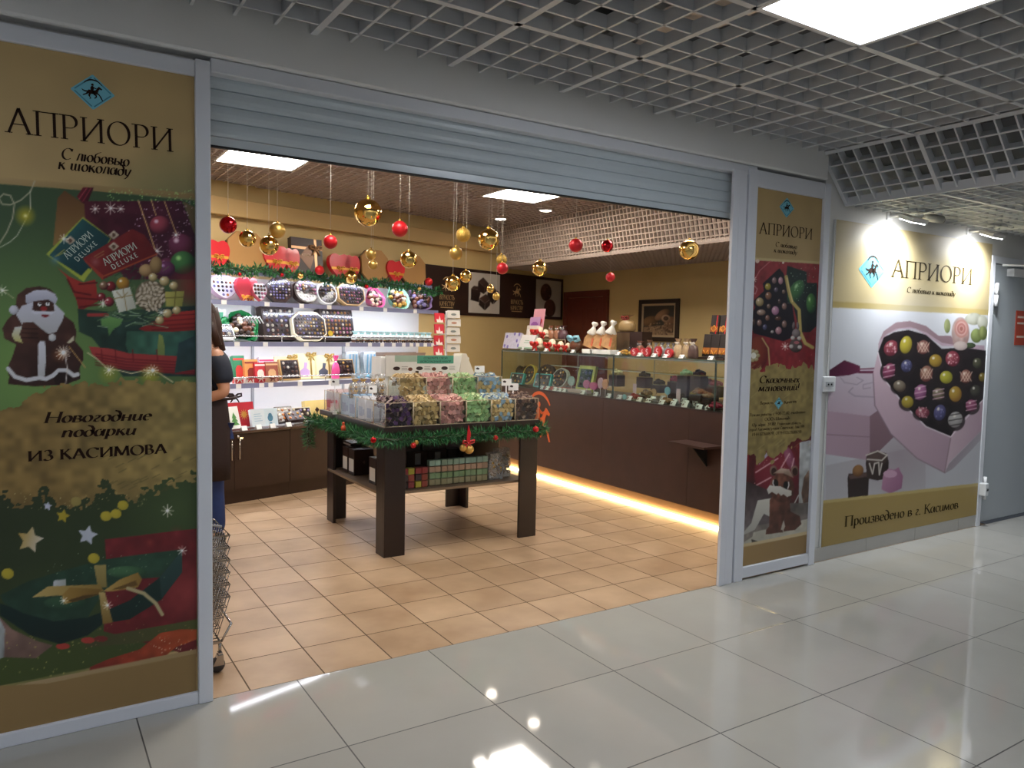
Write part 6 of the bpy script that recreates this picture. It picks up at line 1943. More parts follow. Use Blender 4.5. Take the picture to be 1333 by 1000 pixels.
for k, x in enumerate((-.245, -.06, .15)):
    b = MB(); b.prism(oval(.055, .028), -.0358, -.0345); q = b.build('chocolate_print', PAL[0], t); q.location = (x, 0, BZ - .125)
    b = MB(); b.box(x + .04, -.0358, BZ - .1, x + .09, -.0345, BZ - .096); b.box(x + .04, -.0358, BZ - .112, x + .085, -.0345, BZ - .108); b.box(x + .04, -.0358, BZ - .124, x + .09, -.0345, BZ - .12); q = b.build('text_print', mat('grey_print', '9a948c', .5), t); q['kind'] = 'stuff'
for k, (x, z) in enumerate(((-.135, -.1), (-.07 - .01, -.13), (.06, -.1), (.05, -.155), (.115, -.13))):
    b = MB(); b.prism(rect(.026, .03) if k % 2 else octo(.034, .026), -.0362, -.0345); q = b.build('chocolate_print', [PAL[1], PAL[0]][k % 2], t); q.location = (x, 0, BZ + z - .03)


def price_stick(label, x, y, z, w=.075, h=.05, stick=.12, rz=0., name='price_sign'):
    t = thing(name, label, 'price sign', (x, y, z), rz)
    b = MB(); b.box(-.014, -.01, 0, .014, .01, .02); b.tube([(0, 0, .02), (0, 0, stick)], .004, 6); b.build('clip', m_white, t)
    b = MB(); b.box(-w / 2, -.0045, stick - .01, w / 2, -.003, stick - .01 + h); b.build('card', m_paper, t)
    b = MB(); b.prism([(-w * .35, stick + h * .3), (-w * .1, stick + h * .22), (-w * .02, stick + h * .42), (-w * .2, stick + h * .58), (-w * .38, stick + h * .48)], -.0062, -.005); b.build('print', PAL[0], t)
    return t


def atY(px, py, y): return at_y(px, py, y)


for px, py, y, z0, lab in ((624, 480, 4.99, SZ, 'price sign on a stick above the pale blue chocolates of the back row'), (668, 503, 4.60, TZ, 'front price sign on a stick above the dark brown chocolates on the right'), (659, 497, 4.72, TZ, 'price sign on a stick behind the front one at the right end of the table'),
                           (436, 497, 5.30, TZ, 'small price sign on a stick at the rear left of the table'), (485, 506, 4.86, TZ, 'small price sign on a stick above the left hand packets'), (459, 503, 5.1, TZ, 'pink backed price sign on a stick behind the left hand packets')):
    p = at_y(px, py, y)
    price_stick(lab, p.x, y, z0, stick=p.z - z0 - .02, w=.085 if px > 600 else .06)

# --- the lower shelf
LZ = .4035


def darkbox(label, x0, y0, x1, y1, z0, z1, lab_side='left', note=True, group='dark gift boxes under the table'):
    t = thing('dark_box', label, 'box', ((x0 + x1) / 2, (y0 + y1) / 2, z0), group=group)
    w, d, h = (x1 - x0) / 2, (y1 - y0) / 2, z1 - z0
    b = MB(); b.box(-w, -d, 0, w, d, h); b.build('box', m_choc, t, bevel=.002)
    b = MB()
    if lab_side == 'left': b.box(-w - .001, -d * .8, h * .12, -w, d * .8, h * .62)
    else: b.box(-w * .3, -d - .001, h * .5, w * .3, -d, h * .92)
    if note: b.build('paper_label', m_paper if lab_side == 'left' else mat('grey_note', '9c9ca0', .6), t)
    if lab_side == 'left':
        b = MB(); b.box(-w * .5, -d * .4, h, w * .1, d * .4, h + .001); b.build('top_sticker', m_paper, t)
        b = MB(); b.add([(0, -d - .001, h * .42), (.012, -d - .001, h * .5), (0, -d - .001, h * .58), (-.012, -d - .001, h * .5)], [(0, 1, 2, 3)]); b.build('printed_diamond', mat('dim_print', '5a4640', .5), t)
    return t


darkbox('dark brown box with a white label, rearmost of the left hand boxes under the table', 1.99, 5.33, 2.14, 5.44, LZ, LZ + .185)
darkbox('dark brown box with a white label in front of a like box under the table', 1.99, 5.20, 2.14, 5.315, LZ, LZ + .185)
darkbox('dark brown box half hidden by the front left table leg', 1.99, 4.80, 2.10, 4.92, LZ, LZ + .18)
darkbox('flat dark carton lying on the two labelled boxes under the table', 2.02, 5.34, 2.2, 5.52, LZ + .19, LZ + .215, note=True)
for k in range(4):
    x0 = 2.13 + .158 * k
    darkbox('dark box in the row behind the coloured cubes, %s' % ['first from the left', 'second from the left', 'third from the left', 'last on the right'][k], x0, 4.93, x0 + .15, 5.06, LZ, LZ + .19, 'front', note=k != 3)
for k in range(2):
    darkbox('dark box standing on the row of noted boxes, %s' % ['left one', 'right one with the large note'][k], 2.2 + .21 * k, 4.95, 2.39 + .21 * k, 5.07, LZ + .192, LZ + .31, 'front', group='upper dark boxes under the table')
darkbox('big black box at the right end of the shelf under the table', 2.70, 4.86, 3.0, 5.2, LZ, LZ + .25, 'front', note=False, group=None)
# sets of wrapped cubes
cube_cols = {'teal': mat('cube_teal', 'a9c4b4', .45), 'peach': mat('cube_peach', 'd0a890', .45), 'green': mat('cube_green', '9ab68a', .45), 'tan': mat('cube_tan', 'c0b088', .45), 'red': mat('cube_red', 'a83030', .45), 'yellow': mat('cube_yellow', 'd8c43c', .45), 'dark': mat('cube_dark', '4a3030', .45), 'orange': mat('cube_orange', 'b8503c', .45)}


def cubeset(label, x, y, z, colours, s, group):
    t = thing('cube_set', label, 'sweet set', (x, y, z), group=group)
    for j, rowc in enumerate(colours):
        for i, c in enumerate(rowc):
            b = MB(); b.box(-s * .47, -s * .47, .002, s * .47, s * .47, s * .94); q = b.build('wrapped_cube', cube_cols[c], t, loc=((i - .5) * s, 0, j * s), bevel=.003)
    b = MB(); n = len(colours); b.box(-s * 1.02, -s * .52, .0, s * 1.02, s * .52, s * n + .004); b.build('clear_box', m_acr, t)
    return t


for k in range(5):
    t = cubeset('set of pastel cubes under the table, %s from the left' % ['first', 'second', 'third', 'fourth', 'fifth'][k], 2.345 + .093 * k, 4.64, LZ + .001, [('tan', 'tan'), ('green', 'green'), ('peach', 'peach'), ('teal', 'teal')], .044, 'pastel cube sets')
for k, cc in enumerate(([('dark', 'red'), ('dark', 'orange'), ('red', 'yellow')], [('yellow', 'orange'), ('dark', 'orange'), ('red', 'red')])):
    cubeset('clear set of red and yellow wrapped cubes beside the front left leg, %s one' % ['left', 'right'][k], 2.137 + .098 * k, 4.62, LZ + .001, cc, .046, 'red cube sets')
FB = [mat('foil_gold2', 'c4a24c', .25, .8), mat('foil_silver', 'c4c4c4', .25, .8), mat('foil_bronze', '8a6a40', .3, .7)]
for k, x in enumerate((2.83, 2.935)):
    t = thing('foil_sweet_bag', ['clear bag of gold and silver foil sweets under the table, left of two', 'clear bag of gold and silver foil sweets under the table beside the black box edge'][k], 'sweet bag', (x, 4.66 + .06 * k, LZ))
    b = MB(); b.prism([(-.055, 0), (.055, 0), (.06, .06), (.055, .14), (.045, .19 + .02 * k), (-.045, .185 + .02 * k), (-.055, .14), (-.06, .06)], -.04, .04); b.build('bag', m_cello, t)
    b = MB()
    for j in range(70): b.ball((rr.uniform(-.045, .045), rr.uniform(-.033, .01), .014 + .14 * (j / 70)), .0125, rr.randrange(3), 8, 6)
    q = b.build('foil_sweets', FB, t); q['kind'] = 'stuff'

# --- garland round the table edge
zc = TZ - .045
gp = [(TX1 + .035, TY0 + .10, zc - .01), (TX1 + .02, TY0 - .03, zc - .01)]
n = 14
for i in range(1, n): gp.append((TX1 + .02 - (TX1 - TX0 + .05) * i / n, TY0 - .045, zc - .012 - .018 * abs(math.sin(i * 1.1))))
gp.append((TX0 - .04, TY0 - .035, zc - .02))
for i in range(1, 12): gp.append((TX0 - .045, TY0 + (TY1 - TY0) * i / 11, zc - .015 - .02 * abs(math.sin(i * .9))))
gp += [(TX0 - .06, TY1 + .05, zc - .03), (TX0 - .07, TY1 + .05, zc - .12), (TX0 - .07, TY1 + .04, zc - .23)]
b = garland(gp, .056, 4600, .062, .0034, seed=5)
tag(b.build('garland', m_needle), 'thick green pine garland around the edge of the display table', 'garland')

# ================================================================== COUNTER
CX, CXB, CY0, CY1 = 4.355, 5.0, 3.24, 7.05
CZ, GZ = .885, 1.272
m_counter = mat('counter_wenge', '3f2a24', .4, var=.22, scale=7)
m_plinth = mat('counter_plinth', '7d5d42', .45, var=.1)
m_glass = glassmat('case_glass', 'eaf4ee', .05, .0)
m_gedge = mat('glass_edge', '3c4c48', .25, spec=.7)
m_alu = mat('case_profile', 'b4b4ae', .3, .7)
ct = thing('shop_counter', 'long dark brown shop counter with a lit foot and a glass case on top', 'counter', (CX, CY0, 0), -PI / 2)


def cl(x): return x          # local x runs towards the photographer: y = CY0 - x


def L(y): return CY0 - y     # world y -> local x
b = MB()
ys = [CY0, 4.25, 5.3, 6.35, CY1]
for i in range(4): b.box(L(ys[i]) - .0008, 0, .128, L(ys[i + 1]) + .0008, .03, CZ)
b.box(L(CY1), .03, .128, L(CY0), .64, CZ - .02)
b.box(L(CY1), 0.0, CZ, L(CY0), .64, CZ + .012, 1)
b.build('body', [m_counter, mat('counter_top', '2c211e', .3)], ct)
b = MB(); b.box(L(CY1), .075, 0, L(CY0), .6, .127); b.build('plinth', m_plinth, ct)
b = MB(); b.box(L(CY1) + .02, .055, .004, L(CY0) - .02, .073, .014); b.build('light_strip', emat('warm_strip', 'ffe09c', E_STRIP), ct)
# glass case
segs = [CY1, 6.33, 5.19, 4.01, CY0]
b = MB()
for i in range(4):
    b.quad((L(segs[i]) + .003, .012, CZ + .012), (L(segs[i + 1]) - .003, .012, CZ + .012), (L(segs[i + 1]) - .003, .012, GZ), (L(segs[i]) + .003, .012, GZ))
b.quad((L(CY1), .012, CZ + .012), (L(CY1), .5, CZ + .012), (L(CY1), .5, GZ), (L(CY1), .012, GZ))
b.box(L(CY1), .012, GZ, L(CY0), .50, GZ + .006)
b.build('glass', m_glass, ct)
b = MB(); b.box(L(CY1) + .45, .3, 1.125, L(CY0), .48, 1.131); b.box(L(CY1) + .45, .298, 1.124, L(CY0), .3, 1.132, 1); b.build('glass_shelf', [m_glass, mat('shelf_glass_edge', 'c8d0c8', .3)], ct)
b = MB()
b.box(L(CY1), .009, GZ - .004, L(CY0), .013, GZ + .007)
b.box(L(CY1) - .002, .012, GZ - .003, L(CY1) + .002, .5, GZ + .007)
for s in segs[:4]:
    b.box(L(s) - .006, .009, CZ + .012, L(s) - .0025, .018, GZ); b.box(L(s) + .0025, .009, CZ + .012, L(s) + .006, .018, GZ)
q = b.build('glass_edges', m_gedge, ct)
b = MB()
b.box(L(CY1), .014, GZ - .016, L(CY0), .02, GZ - .006)
for s in segs: b.box(L(s) - .0015, .49, CZ + .012, L(s) + .0015, .5, GZ)
b.build('profiles', m_alu, ct)
# orange rider emblem
P = lambda u, v: Vector((L(6.30) + u, -.004, .585 + v))
for k, pl in enumerate(EMB):
    pts = [P(x * .275, y * .30) for x, y in pl]
    b = MB(); n = len(pts)
    b.add(pts + [q_ + Vector((0, .0035, 0)) for q_ in pts], [tuple(range(n))] + [(i, i + n, (i + 1) % n + n, (i + 1) % n) for i in range(n)])
    if k == 0: em = b
    else: em.add(b.v, b.f)
em.build('emblem', mat('emblem_orange', 'd8602c', .45, var=.05), ct)
# drop ledge
b = MB(); b.box(L(4.27), -.20, .632, L(3.9), .0, .65); lg = b.build('ledge', m_counter, ct)
b = MB(); b.add([(L(4.05), -.16, .632), (L(4.05), -.001, .632), (L(4.05), -.001, .48)], [(0, 1, 2)]); b.tube([(L(4.05), -.16, .63), (L(4.05), -.004, .475)], .006, 6); b.build('ledge_bracket', m_black, lg)


def CSP(px0, px1, pyt, dep, z):
    """pixels -> spot on the counter 'dep' metres behind its front: location, width, height"""
    xw = CX + dep
    p0, p1, pt = at_x(px0, pyt, xw), at_x(px1, pyt, xw), at_x((px0 + px1) / 2, pyt, xw)
    return Vector((xw, (p0.y + p1.y) / 2, z)), abs(p0.y - p1.y), pt.z - z


RC = -PI / 2
TOP = GZ + .0062
# --- on the glass top, from the far end
loc, w, h = CSP(656, 677, 434, .15, TOP)
t = gift('gift_card_box', 'lilac and white printed box at the far end of the glass counter top', 'gift box', loc, RC, rect(w, h), .03, mat('lilac_print', 'd4cfe0', .45, var=.25, scale=30), tilt=12)
b = MB(); b.M = T_(12)
for k in range(7): b.ball(((-.4, .38, -.35, .3, .1, .42, -.2)[k] * w, -.016, (.15, .9, .75, .5, .93, .2, .1)[k] * h), .02, 0, 8, 6, (1, .2, 1))
q = b.build('flower_print', mat('flower_violet', '8a7cc0', .45), t); q['kind'] = 'stuff'
loc, w, h = CSP(676, 694, 437, .12, TOP)
t = gift('gift_card_box', 'white printed box with pale green corners beside the lilac box on the counter', 'gift box', loc, RC, rect(w, h), .03, mat('white_print', 'e6e4e0', .45), tilt=20)
b = MB(); b.M = T_(20); b.box(-w * .2, -.016, h * .4, w * .2, -.0152, h * .45); b.box(-w * .15, -.016, h * .55, w * .15, -.0152, h * .6); b.box(-w * .5, -.016, 0, w * .5, -.0152, h * .1); b.build('print', mat('sage_print', '9ab89a', .45), t)
loc, w, h = CSP(681, 709, 402, .30, TOP)
t = thing('card_rack', 'white stepped card rack on the counter holding pink and lilac cards', 'rack', loc, RC)
b = MB(); b.prism([(-.06, 0), (.075, 0), (.075, h * .55), (-.06, h * .55)], .02, .03); b.box(-.06, -.12, 0, .075, .03, .01); b.box(.07, -.12, .01, .075, .02, h * .5)
b.build('frame', m_paper, t)
for k, (x0, x1, yt, dep, c, c2, lab) in enumerate(((690, 704, 402, .29, 'e8a8b4', 'c42c34', 'pink card with red hearts, topmost in the stepped card rack'), (686, 699, 413, .24, 'c89cc8', '9a5ca8', 'lilac card in the middle of the stepped card rack'), (683, 697, 424, .19, 'e8ddd0', 'd8a050', 'white card with an orange rim, lowest in the stepped card rack'))):
    loc, w, h = CSP(x0, x1, yt, dep, TOP + .012)
    t = thing('greeting_card', lab, 'card', loc, RC)
    b = MB(); b.M = T_(8); b.box(-w / 2, -.0, 0, w / 2, .006, h); b.build('card', mat('card_' + c, c, .45), t)
    b = MB(); b.M = T_(8)
    if k == 0:
        for sx_ in (-.18, .15): b.prism([(x + sx_ * w, z + h * .55) for x, z in heart(w * .42, h * .2)], -.0012, -.0002)
    else: b.prism([(x, z + h * .6) for x, z in octo(w * .7, h * .25)], -.0012, -.0002)
    b.build('print', mat('cardp_' + c2, c2, .45), t)


def stand(label, loc, w, d, h):
    t = thing('acrylic_stand', label, 'stand', loc, RC)
    b = MB(); b.box(-w / 2, 0, h - .004, w / 2, d, h); b.quad((-w / 2, 0, 0), (-w / 2, d, 0), (-w / 2, d, h), (-w / 2, 0, h)); b.quad((w / 2, 0, 0), (w / 2, d, 0), (w / 2, d, h), (w / 2, 0, h)); b.build('sheet', m_acr, t)
    b = MB()
    for x in (-w / 2, w / 2):
        for y in (0, d): b.tube([(x, y, 0), (x, y, h)], .003, 5)
    b.tube([(-w / 2, 0, h - .002), (w / 2, 0, h - .002)], .003, 5); b.build('edges', m_acredge, t)
    return t


loc, w, h = CSP(702, 736, 442, .22, TOP)
stand('clear acrylic stand on the counter carrying nut bags and bow packets', loc, w, .16, h)
STZ = TOP + h + .0005
for k, (x0, x1) in enumerate(((714, 722), (722, 730), (728, 739))):
    loc, w, h = CSP(x0, x1, 424, .30, STZ)
    tied_bag(['brown nut bag on the acrylic stand, left one', 'brown nut bag on the acrylic stand, middle one', 'dark nut bag on the acrylic stand, right one'][k], loc, RC, w * .9, h, mat('nutbag_%d' % (k // 2), ['9a6a50', '5c4248'][k // 2], .35, var=.45, scale=45, bump=.6), m_tie=m_cello)


def bowpack(label, loc, w, h, big=1.):
    t = thing('bow_packet', label, 'sweet packet', loc, RC, 'red bow packets on the counter')
    b = MB(); b.ball((0, 0, h * .55), w * .3, 0, 10, 8, (1, .8, 1.1)); b.lathe([(.26 * w, 0), (.3 * w, h * .2), (.2 * w, h * .5)], 12); b.build('figure', mat('cream_sweet', 'ead7bc', .4), t)
    b = MB(); bow(b, (0, -w * .3, h * .3), w * .42, r=w * .09); b.build('bow', mat('bow_red', 'c8261f', .35), t)
    return t


for k, (x0, x1, yt, dep, z, lab) in enumerate(((695, 707, 432, .26, STZ, 'red bow packet with a cream figure, left one up on the acrylic stand'), (706, 715, 432, .26, STZ, 'red bow packet with a cream figure, right one up on the acrylic stand'), (696, 708, 445, .10, TOP, 'red bow packet on the counter under the left end of the acrylic stand'),
                                               (713, 725, 448, .14, TOP, 'red bow packet with a cream top under the middle of the acrylic stand'), (725, 735, 448, .16, TOP, 'red bow packet under the right part of the acrylic stand'), (735, 744, 451, .18, TOP, 'low red bow packet just right of the acrylic stand'))):
    loc, w, h = CSP(x0, x1, yt, dep, z)
    if k == 0:
        loc.y -= .02
    bowpack(lab, loc, w, h)
loc, w, h = CSP(742, 759, 441, .18, TOP)
t = thing('bow_packet', 'brown sweet packet with a pale blue bow beside the acrylic stand', 'sweet packet', loc, RC)
b = MB(); b.ball((0, 0, h * .35), w * .4, 1, 10, 8, (1, .7, .8)); b.build('packet', [m_white, PAL[1]], t)
b = MB(); bow(b, (0, -.02, h * .7), w * .45, r=w * .09); b.build('bow', mat('bow_blue', '8cc4d8', .35), t)
for k, (x0, x1) in enumerate(((757, 771), (768, 782), (780, 795))):
    loc, w, h = CSP(x0, x1, 455, .12, TOP)
    t = thing('white_carton', ['white carton under the left cookie bag', 'white carton under the middle cookie bag', 'white carton under the right cookie bag'][k], 'box', loc, RC)
    b = MB(); b.box(-w * .47, 0, 0, w * .47, .1, .038); b.build('box', m_paper, t, bevel=.002)
    loc2, w2, h2 = CSP(x0 + 4, x1 + 3, 421 - k, .2, TOP + .0385)
    t = thing('cookie_bag', ['tall cookie bag with a white tied top, left of three', 'tall cookie bag with a white tied top, middle of three', 'tall cookie bag with a white tied top, right of three'][k], 'sweet bag', loc2, RC, 'cookie bags on the counter')
    b = MB(); b.M = Matrix.Rotation(-.12, 4, 'X') @ Matrix.Rotation(.22, 4, 'Y'); b.prism([(-w2 * .48, 0), (w2 * .45, 0), (w2 * .5, h2 * .3), (w2 * .3, h2 * .58), (-w2 * .2, h2 * .58), (-w2 * .5, h2 * .3)], -.02, .02); b.build('cookies', mat('cookie', 'b98e60', .5, var=.5, scale=30), t, bevel=.006)
    b = MB(); b.M = Matrix.Rotation(-.12, 4, 'X') @ Matrix.Rotation(.22, 4, 'Y'); b.lathe([(w2 * .32, h2 * .5), (w2 * .36, h2 * .56), (w2 * .12, h2 * .78), (w2 * .09, h2 * .82), (w2 * .22, h2 * .93), (w2 * .16, h2)], 12); b.build('tied_top', mat('bag_white', 'e4e0d8', .35, var=.2, scale=30), t)
    b = MB(); b.M = Matrix.Rotation(-.12, 4, 'X') @ Matrix.Rotation(.22, 4, 'Y'); b.prism([(w2 * .3, h2 * .1), (w2 * .46, h2 * .1), (w2 * .4, h2 * .4), (w2 * .26, h2 * .4)], -.024, -.021); b.build('ribbon', mat('ribbon_orange', 'c85a3a', .4), t)
loc, w, h = CSP(803, 836, 432, .33, TOP)
t = thing('dark_display_box', 'dark brown display box behind the price cards on the counter', 'box', loc, RC)
b = MB(); b.box(-w / 2, 0, 0, w / 2, .12, h); b.build('box', m_choc, t)
b = MB(); b.box(-w * .49, -.003, h * .05, w * .02, 0, h * .95); b.build('tan_panel', mat('panel_tan', '5e4a36', .5), t)
loc, w, h = CSP(808, 826, 410, .38, TOP + h + .0005)
tied_bag('brown bag with a dark red bow standing on the dark display box', loc, RC, w, h * 1.0, mat('bag_tan', 'a08458', .4, var=.2), m_tie=mat('bow_darkred', '8a2420', .35))
loc, w, h = CSP(804, 821, 444, .1, TOP)
t = thing('acrylic_holder', 'clear acrylic holder of golden sweets on the counter', 'holder', loc, RC)
b = MB(); b.box(-w / 2, 0, 0, w / 2, .05, .003); b.quad((-w / 2, 0, 0), (w / 2, 0, 0), (w / 2, -.0, h * .5), (-w / 2, 0, h * .5)); b.quad((-w / 2, .05, 0), (w / 2, .05, 0), (w / 2, .07, h), (-w / 2, .07, h)); b.build('sheet', m_acr, t)
b = MB()
for k in range(16): b.ball((rr.uniform(-w * .4, w * .4), rr.uniform(.008, .045), .012 + .03 * rr.random()), .014, 0, 7, 5, (1.2, .8, .7))
q = b.build('golden_sweets', mat('gold_sweet', 'd09a30', .35, .2), t); q['kind'] = 'stuff'
for k, (x0, x1, yt, dep) in enumerate(((822, 831, 453, .08), (834, 841, 453, .1), (840, 847, 452.5, .08), (853, 861, 451, .09), (867, 876, 454, .07))):
    loc, w, h = CSP(x0, x1, yt, dep, TOP)
    t = thing('round_tin', 'red round tin with a pale swirl on the counter, %s from the left' % ['first', 'second', 'third', 'fourth', 'fifth'][k], 'tin', loc, RC, 'red round tins on the counter')
    b = MB(); b.prism(oval(w, h), -.012, .012); b.build('tin', mat('tin_red', 'c02c34', .3, coat=.3), t)
    b = MB(); write(b, 'S', lambda u, v: Vector((u, -.0128, h * .24 + v)), h * .52, w * .36, nib=.2, sans=True, align=.5); b.build('swirl', mat('tin_pale', 'f0c8c8', .4), t)
for k, (x0, x1, yt, c) in enumerate(((829, 839, 444, '8a5a48'), (842, 850, 443, '80604c'), (851, 858, 446, '8c8888'), (858, 866, 446, '8f8c8c'), (866, 874, 446, '8c8a90'), (874, 880, 447, '7c7a80'))):
    loc, w, h = CSP(x0, x1, yt, .2, TOP)
    tied_bag('small %s sweet bag behind the red tins, %s from the left' % (['brown', 'brown', 'grey', 'grey', 'grey', 'grey'][k], ['first', 'second', 'third', 'fourth', 'fifth', 'sixth'][k]), loc, RC, w, h, mat('smallbag_' + c, c, .3, var=.5, scale=40, bump=.5), group='small sweet bags behind the tins', m_tie=m_cello)
for k, (x0, x1, c) in enumerate(((878, 889, 'b49a78'), (889, 900, 'a88e6c'), (897, 909, '54403c'))):
    loc, w, h = CSP(x0, x1, 441, .12, TOP)
    tied_bag('sweet bag with a white ruffled top on the counter, %s of three' % ['left', 'middle', 'right'][k], loc, RC, w, h, mat('ruffbag_' + c, c, .35, var=.4, scale=40), m_tie=mat('tie_white', 'ece6da', .4))
# stepped stand with chocolate bars
loc, w, h = CSP(911, 950, 436, .22, TOP)
w = min(w, .35)
t = thing('bar_stand', 'dark stepped stand of wrapped chocolate bars at the near end of the counter', 'stand', loc, RC)
b = MB(); b.box(-w / 2, -.06, 0, w / 2, .12, .014); b.build('base', m_choc, t)
b = MB(); b.box(-w / 2, .06, .014, w / 2, .1, h); b.build('back_step', mat('step_grey', '8c867c', .5), t)
for k, (x0, x1, yt, dep, z, lab) in enumerate(((915, 925, 436, .2, TOP + .0145, 'dark chocolate bar with a gold band, left one in the lower step of the stand'), (925, 936, 436, .2, TOP + .0145, 'dark chocolate bar with a gold band, second in the lower step of the stand'), (936, 946, 436, .2, TOP + .0145, 'dark chocolate bar with a gold band, nearest the shutter in the lower step'),
                                               (925, 936, 411, .31, TOP + h + .0005, 'dark chocolate bar with a red ribbon, left one on the upper step of the stand'), (937, 948, 411, .31, TOP + h + .0005, 'dark chocolate bar with a red ribbon, right one on the upper step of the stand'))):
    loc2, w2, h2 = CSP(x0, x1, yt, dep, z)
    t = thing('chocolate_bar', lab, 'chocolate bar', loc2, RC)
    b = MB(); b.M = T_(8); b.box(-w2 * .46, -.008, 0, w2 * .46, .008, h2); b.build('wrapper', mat('bar_black', '28211f', .4), t)
    b = MB(); b.M = T_(8); b.box(-w2 * .46, -.0095, h2 * .12, w2 * .46, -.008, h2 * .4); b.build('amber_band', mat('bar_amber', 'a8642c', .4, var=.4, scale=30), t)
    b = MB(); b.M = T_(8)
    for sg in (-1, 1): b.tube([(sg * w2 * .3, -.011, h2 * .28), (0, -.011, h2 * .1)], .004, 5); b.tube([(sg * w2 * .3, -.011, h2 * .28), (0, -.011, h2 * .45)], .004, 5) if k > 2 else None
    b.build('gold_chevron', m_goldrib, t)
    if k > 2: b = MB(); b.M = T_(8); b.box(w2 * .2, -.0108, 0, w2 * .3, -.0085, h2); b.build('ribbon', m_red, t)


def ptag(label, px, py, dep, z, group, w=.05, h=.03, lean=.02):
    p = at_x(px, py, CX + dep)
    t = thing('price_card', label, 'price card', (CX + dep, p.y, z), RC, group)
    b = MB(); b.add([(-w / 2, 0, 0), (w / 2, 0, 0), (w / 2, lean, h), (-w / 2, lean, h), (w / 2, lean * 2, 0), (-w / 2, lean * 2, 0)], [(0, 1, 2, 3), (3, 2, 4, 5)]); b.build('card', m_paper, t)
    b = MB(); b.add([(-w * .36, -.0008, h * .3), (-w * .1, -.0008, h * .3), (-w * .1, lean * .7 - .0008, h * .72), (-w * .36, lean * .7 - .0008, h * .72)], [(0, 1, 2, 3)]); b.build('print', mat('tag_print', '7a6a60', .5), t)


for k, px in enumerate((679, 694, 709, 744, 803, 831, 850, 865, 886, 924)):
    ptag('small white price card on the glass counter top, %s from the far end' % ORD[k], px, 458, .04, TOP, 'price cards on the glass counter top')
# --- inside the case
IN = CZ + .0125
for k, (px, py) in enumerate(((704, 507), (711, 508), (721, 510), (727, 511), (733, 512), (757, 516), (774, 518), (791, 521), (805, 519), (818, 522), (831, 523), (843, 525), (860, 527), (875, 528), (890, 530), (909, 533), (921, 534))):
    ptag('white price card in the front row of the glass case, %s from the far end' % ORD[k], px, py, .03, IN, 'front price cards in the glass case', .06, .035)
for k, px in enumerate((835, 848, 861, 877, 892, 906, 920)): ptag('white price card in the second row of the glass case, %s from the far end' % ORD[k], px, 522, .15, IN, 'second row price cards in the glass case', .055, .04)
for k, px in enumerate((833, 846, 861, 889, 905, 922, 934)): ptag('white price card in the third row of the glass case, %s from the far end' % ORD[k], px, 514, .27, IN, 'third row price cards in the glass case', .055, .045)
for k, (x0, x1, yt, dep, c, sh, lab) in enumerate(((666, 679, 487, .1, '3aa8a0', 'r', 'small teal edged box of chocolates at the far end of the glass case'), (679, 694, 475, .18, 'd8b84c', 'o', 'gold and dark oval box of chocolates near the far end of the glass case'), (696, 719, 475, .19, '3a2a28', 'o', 'large dark oval box of chocolates in the far part of the glass case'),
                                                   (698, 714, 488, .08, '4ab0b0', 'r', 'teal edged box of chocolates before the large dark oval box in the case'), (717, 737, 480, .14, 'a8a8a0', 'o', 'silver rimmed oval box of chocolates in the glass case'), (669, 684, 477, .24, '54423c', 'h', 'dark brown heart box standing at the back of the glass case'))):
    loc, w, h = CSP(x0, x1, yt, dep, IN)
    chocbox('chocolate_box', lab, 'chocolate box', loc, RC + (.25 if sh == 'r' else 0), rect(w, h) if sh == 'r' else (oval(w, h) if sh == 'o' else heart(w, h)), .035, mat('case_' + c, c, .4), .04, [0, 2, 1, 4, 6] if sh != 'h' else [1], tilt=18, seed=40 + k, frame=.86, win=False, jit=.3, rad=.3)
loc, w, h = CSP(751, 772, 477, .2, IN)
t = chocbox('chocolate_box', 'yellow green box with a dark leaf pattern in the middle of the glass case', 'chocolate box', loc, RC, rect(w, h), .03, mat('lime_card', 'cfd07a', .45), .05, [0, 5], tilt=12, seed=50, frame=.72, win=True, insert=mat('leaf_dark', '2c3a34', .5))
for k, (x0, x1, yt, dep, c, lab) in enumerate(((707, 721, 502, .06, 'b8402c', 'flat red packet lying low at the front of the glass case'), (717, 737, 501, .1, 'c8483a', 'flat orange red box under the silver rimmed oval box in the case'), (737, 760, 507, .08, 'd8c4c0', 'flat white and red box in front of the yellow green box'))):
    loc, w, h = CSP(x0, x1, yt, dep, IN)
    t = thing('flat_box', lab, 'box', loc, RC)
    b = MB(); b.box(-w / 2, 0, 0, w / 2, .09, max(.012, min(h, .03))); b.build('box', mat('flat_' + c, c, .4), t)
for k, (x0, x1, yt, c) in enumerate(((760, 768, 495, 'c070a0'), (768, 778, 498, 'c4588c'), (779, 785, 492, 'd8b0c4'), (785, 792, 494, 'd89a70'), (740, 748, 490, '9fb8b8'))):
    loc, w, h = CSP(x0, x1, yt, .1, IN)
    t = thing('chocolate_lollipop', 'small upright %s chocolate lollipop in the middle of the glass case' % ['rose, leftmost', 'magenta polka dot', 'pale pink, tall', 'orange', 'grey blue, round'][k], 'lollipop', loc, RC)
    b = MB(); b.tube([(0, 0, 0), (0, 0, h * .5)], .003, 6); b.build('stick', m_white, t)
    b = MB(); b.prism([(x, z + h * .4) for x, z in (oval(w, h * .6) if k != 1 else octo(w, h * .6))], -.008, .008); b.build('sweet', mat('lolly_' + c, c, .4, var=.2, scale=60), t)
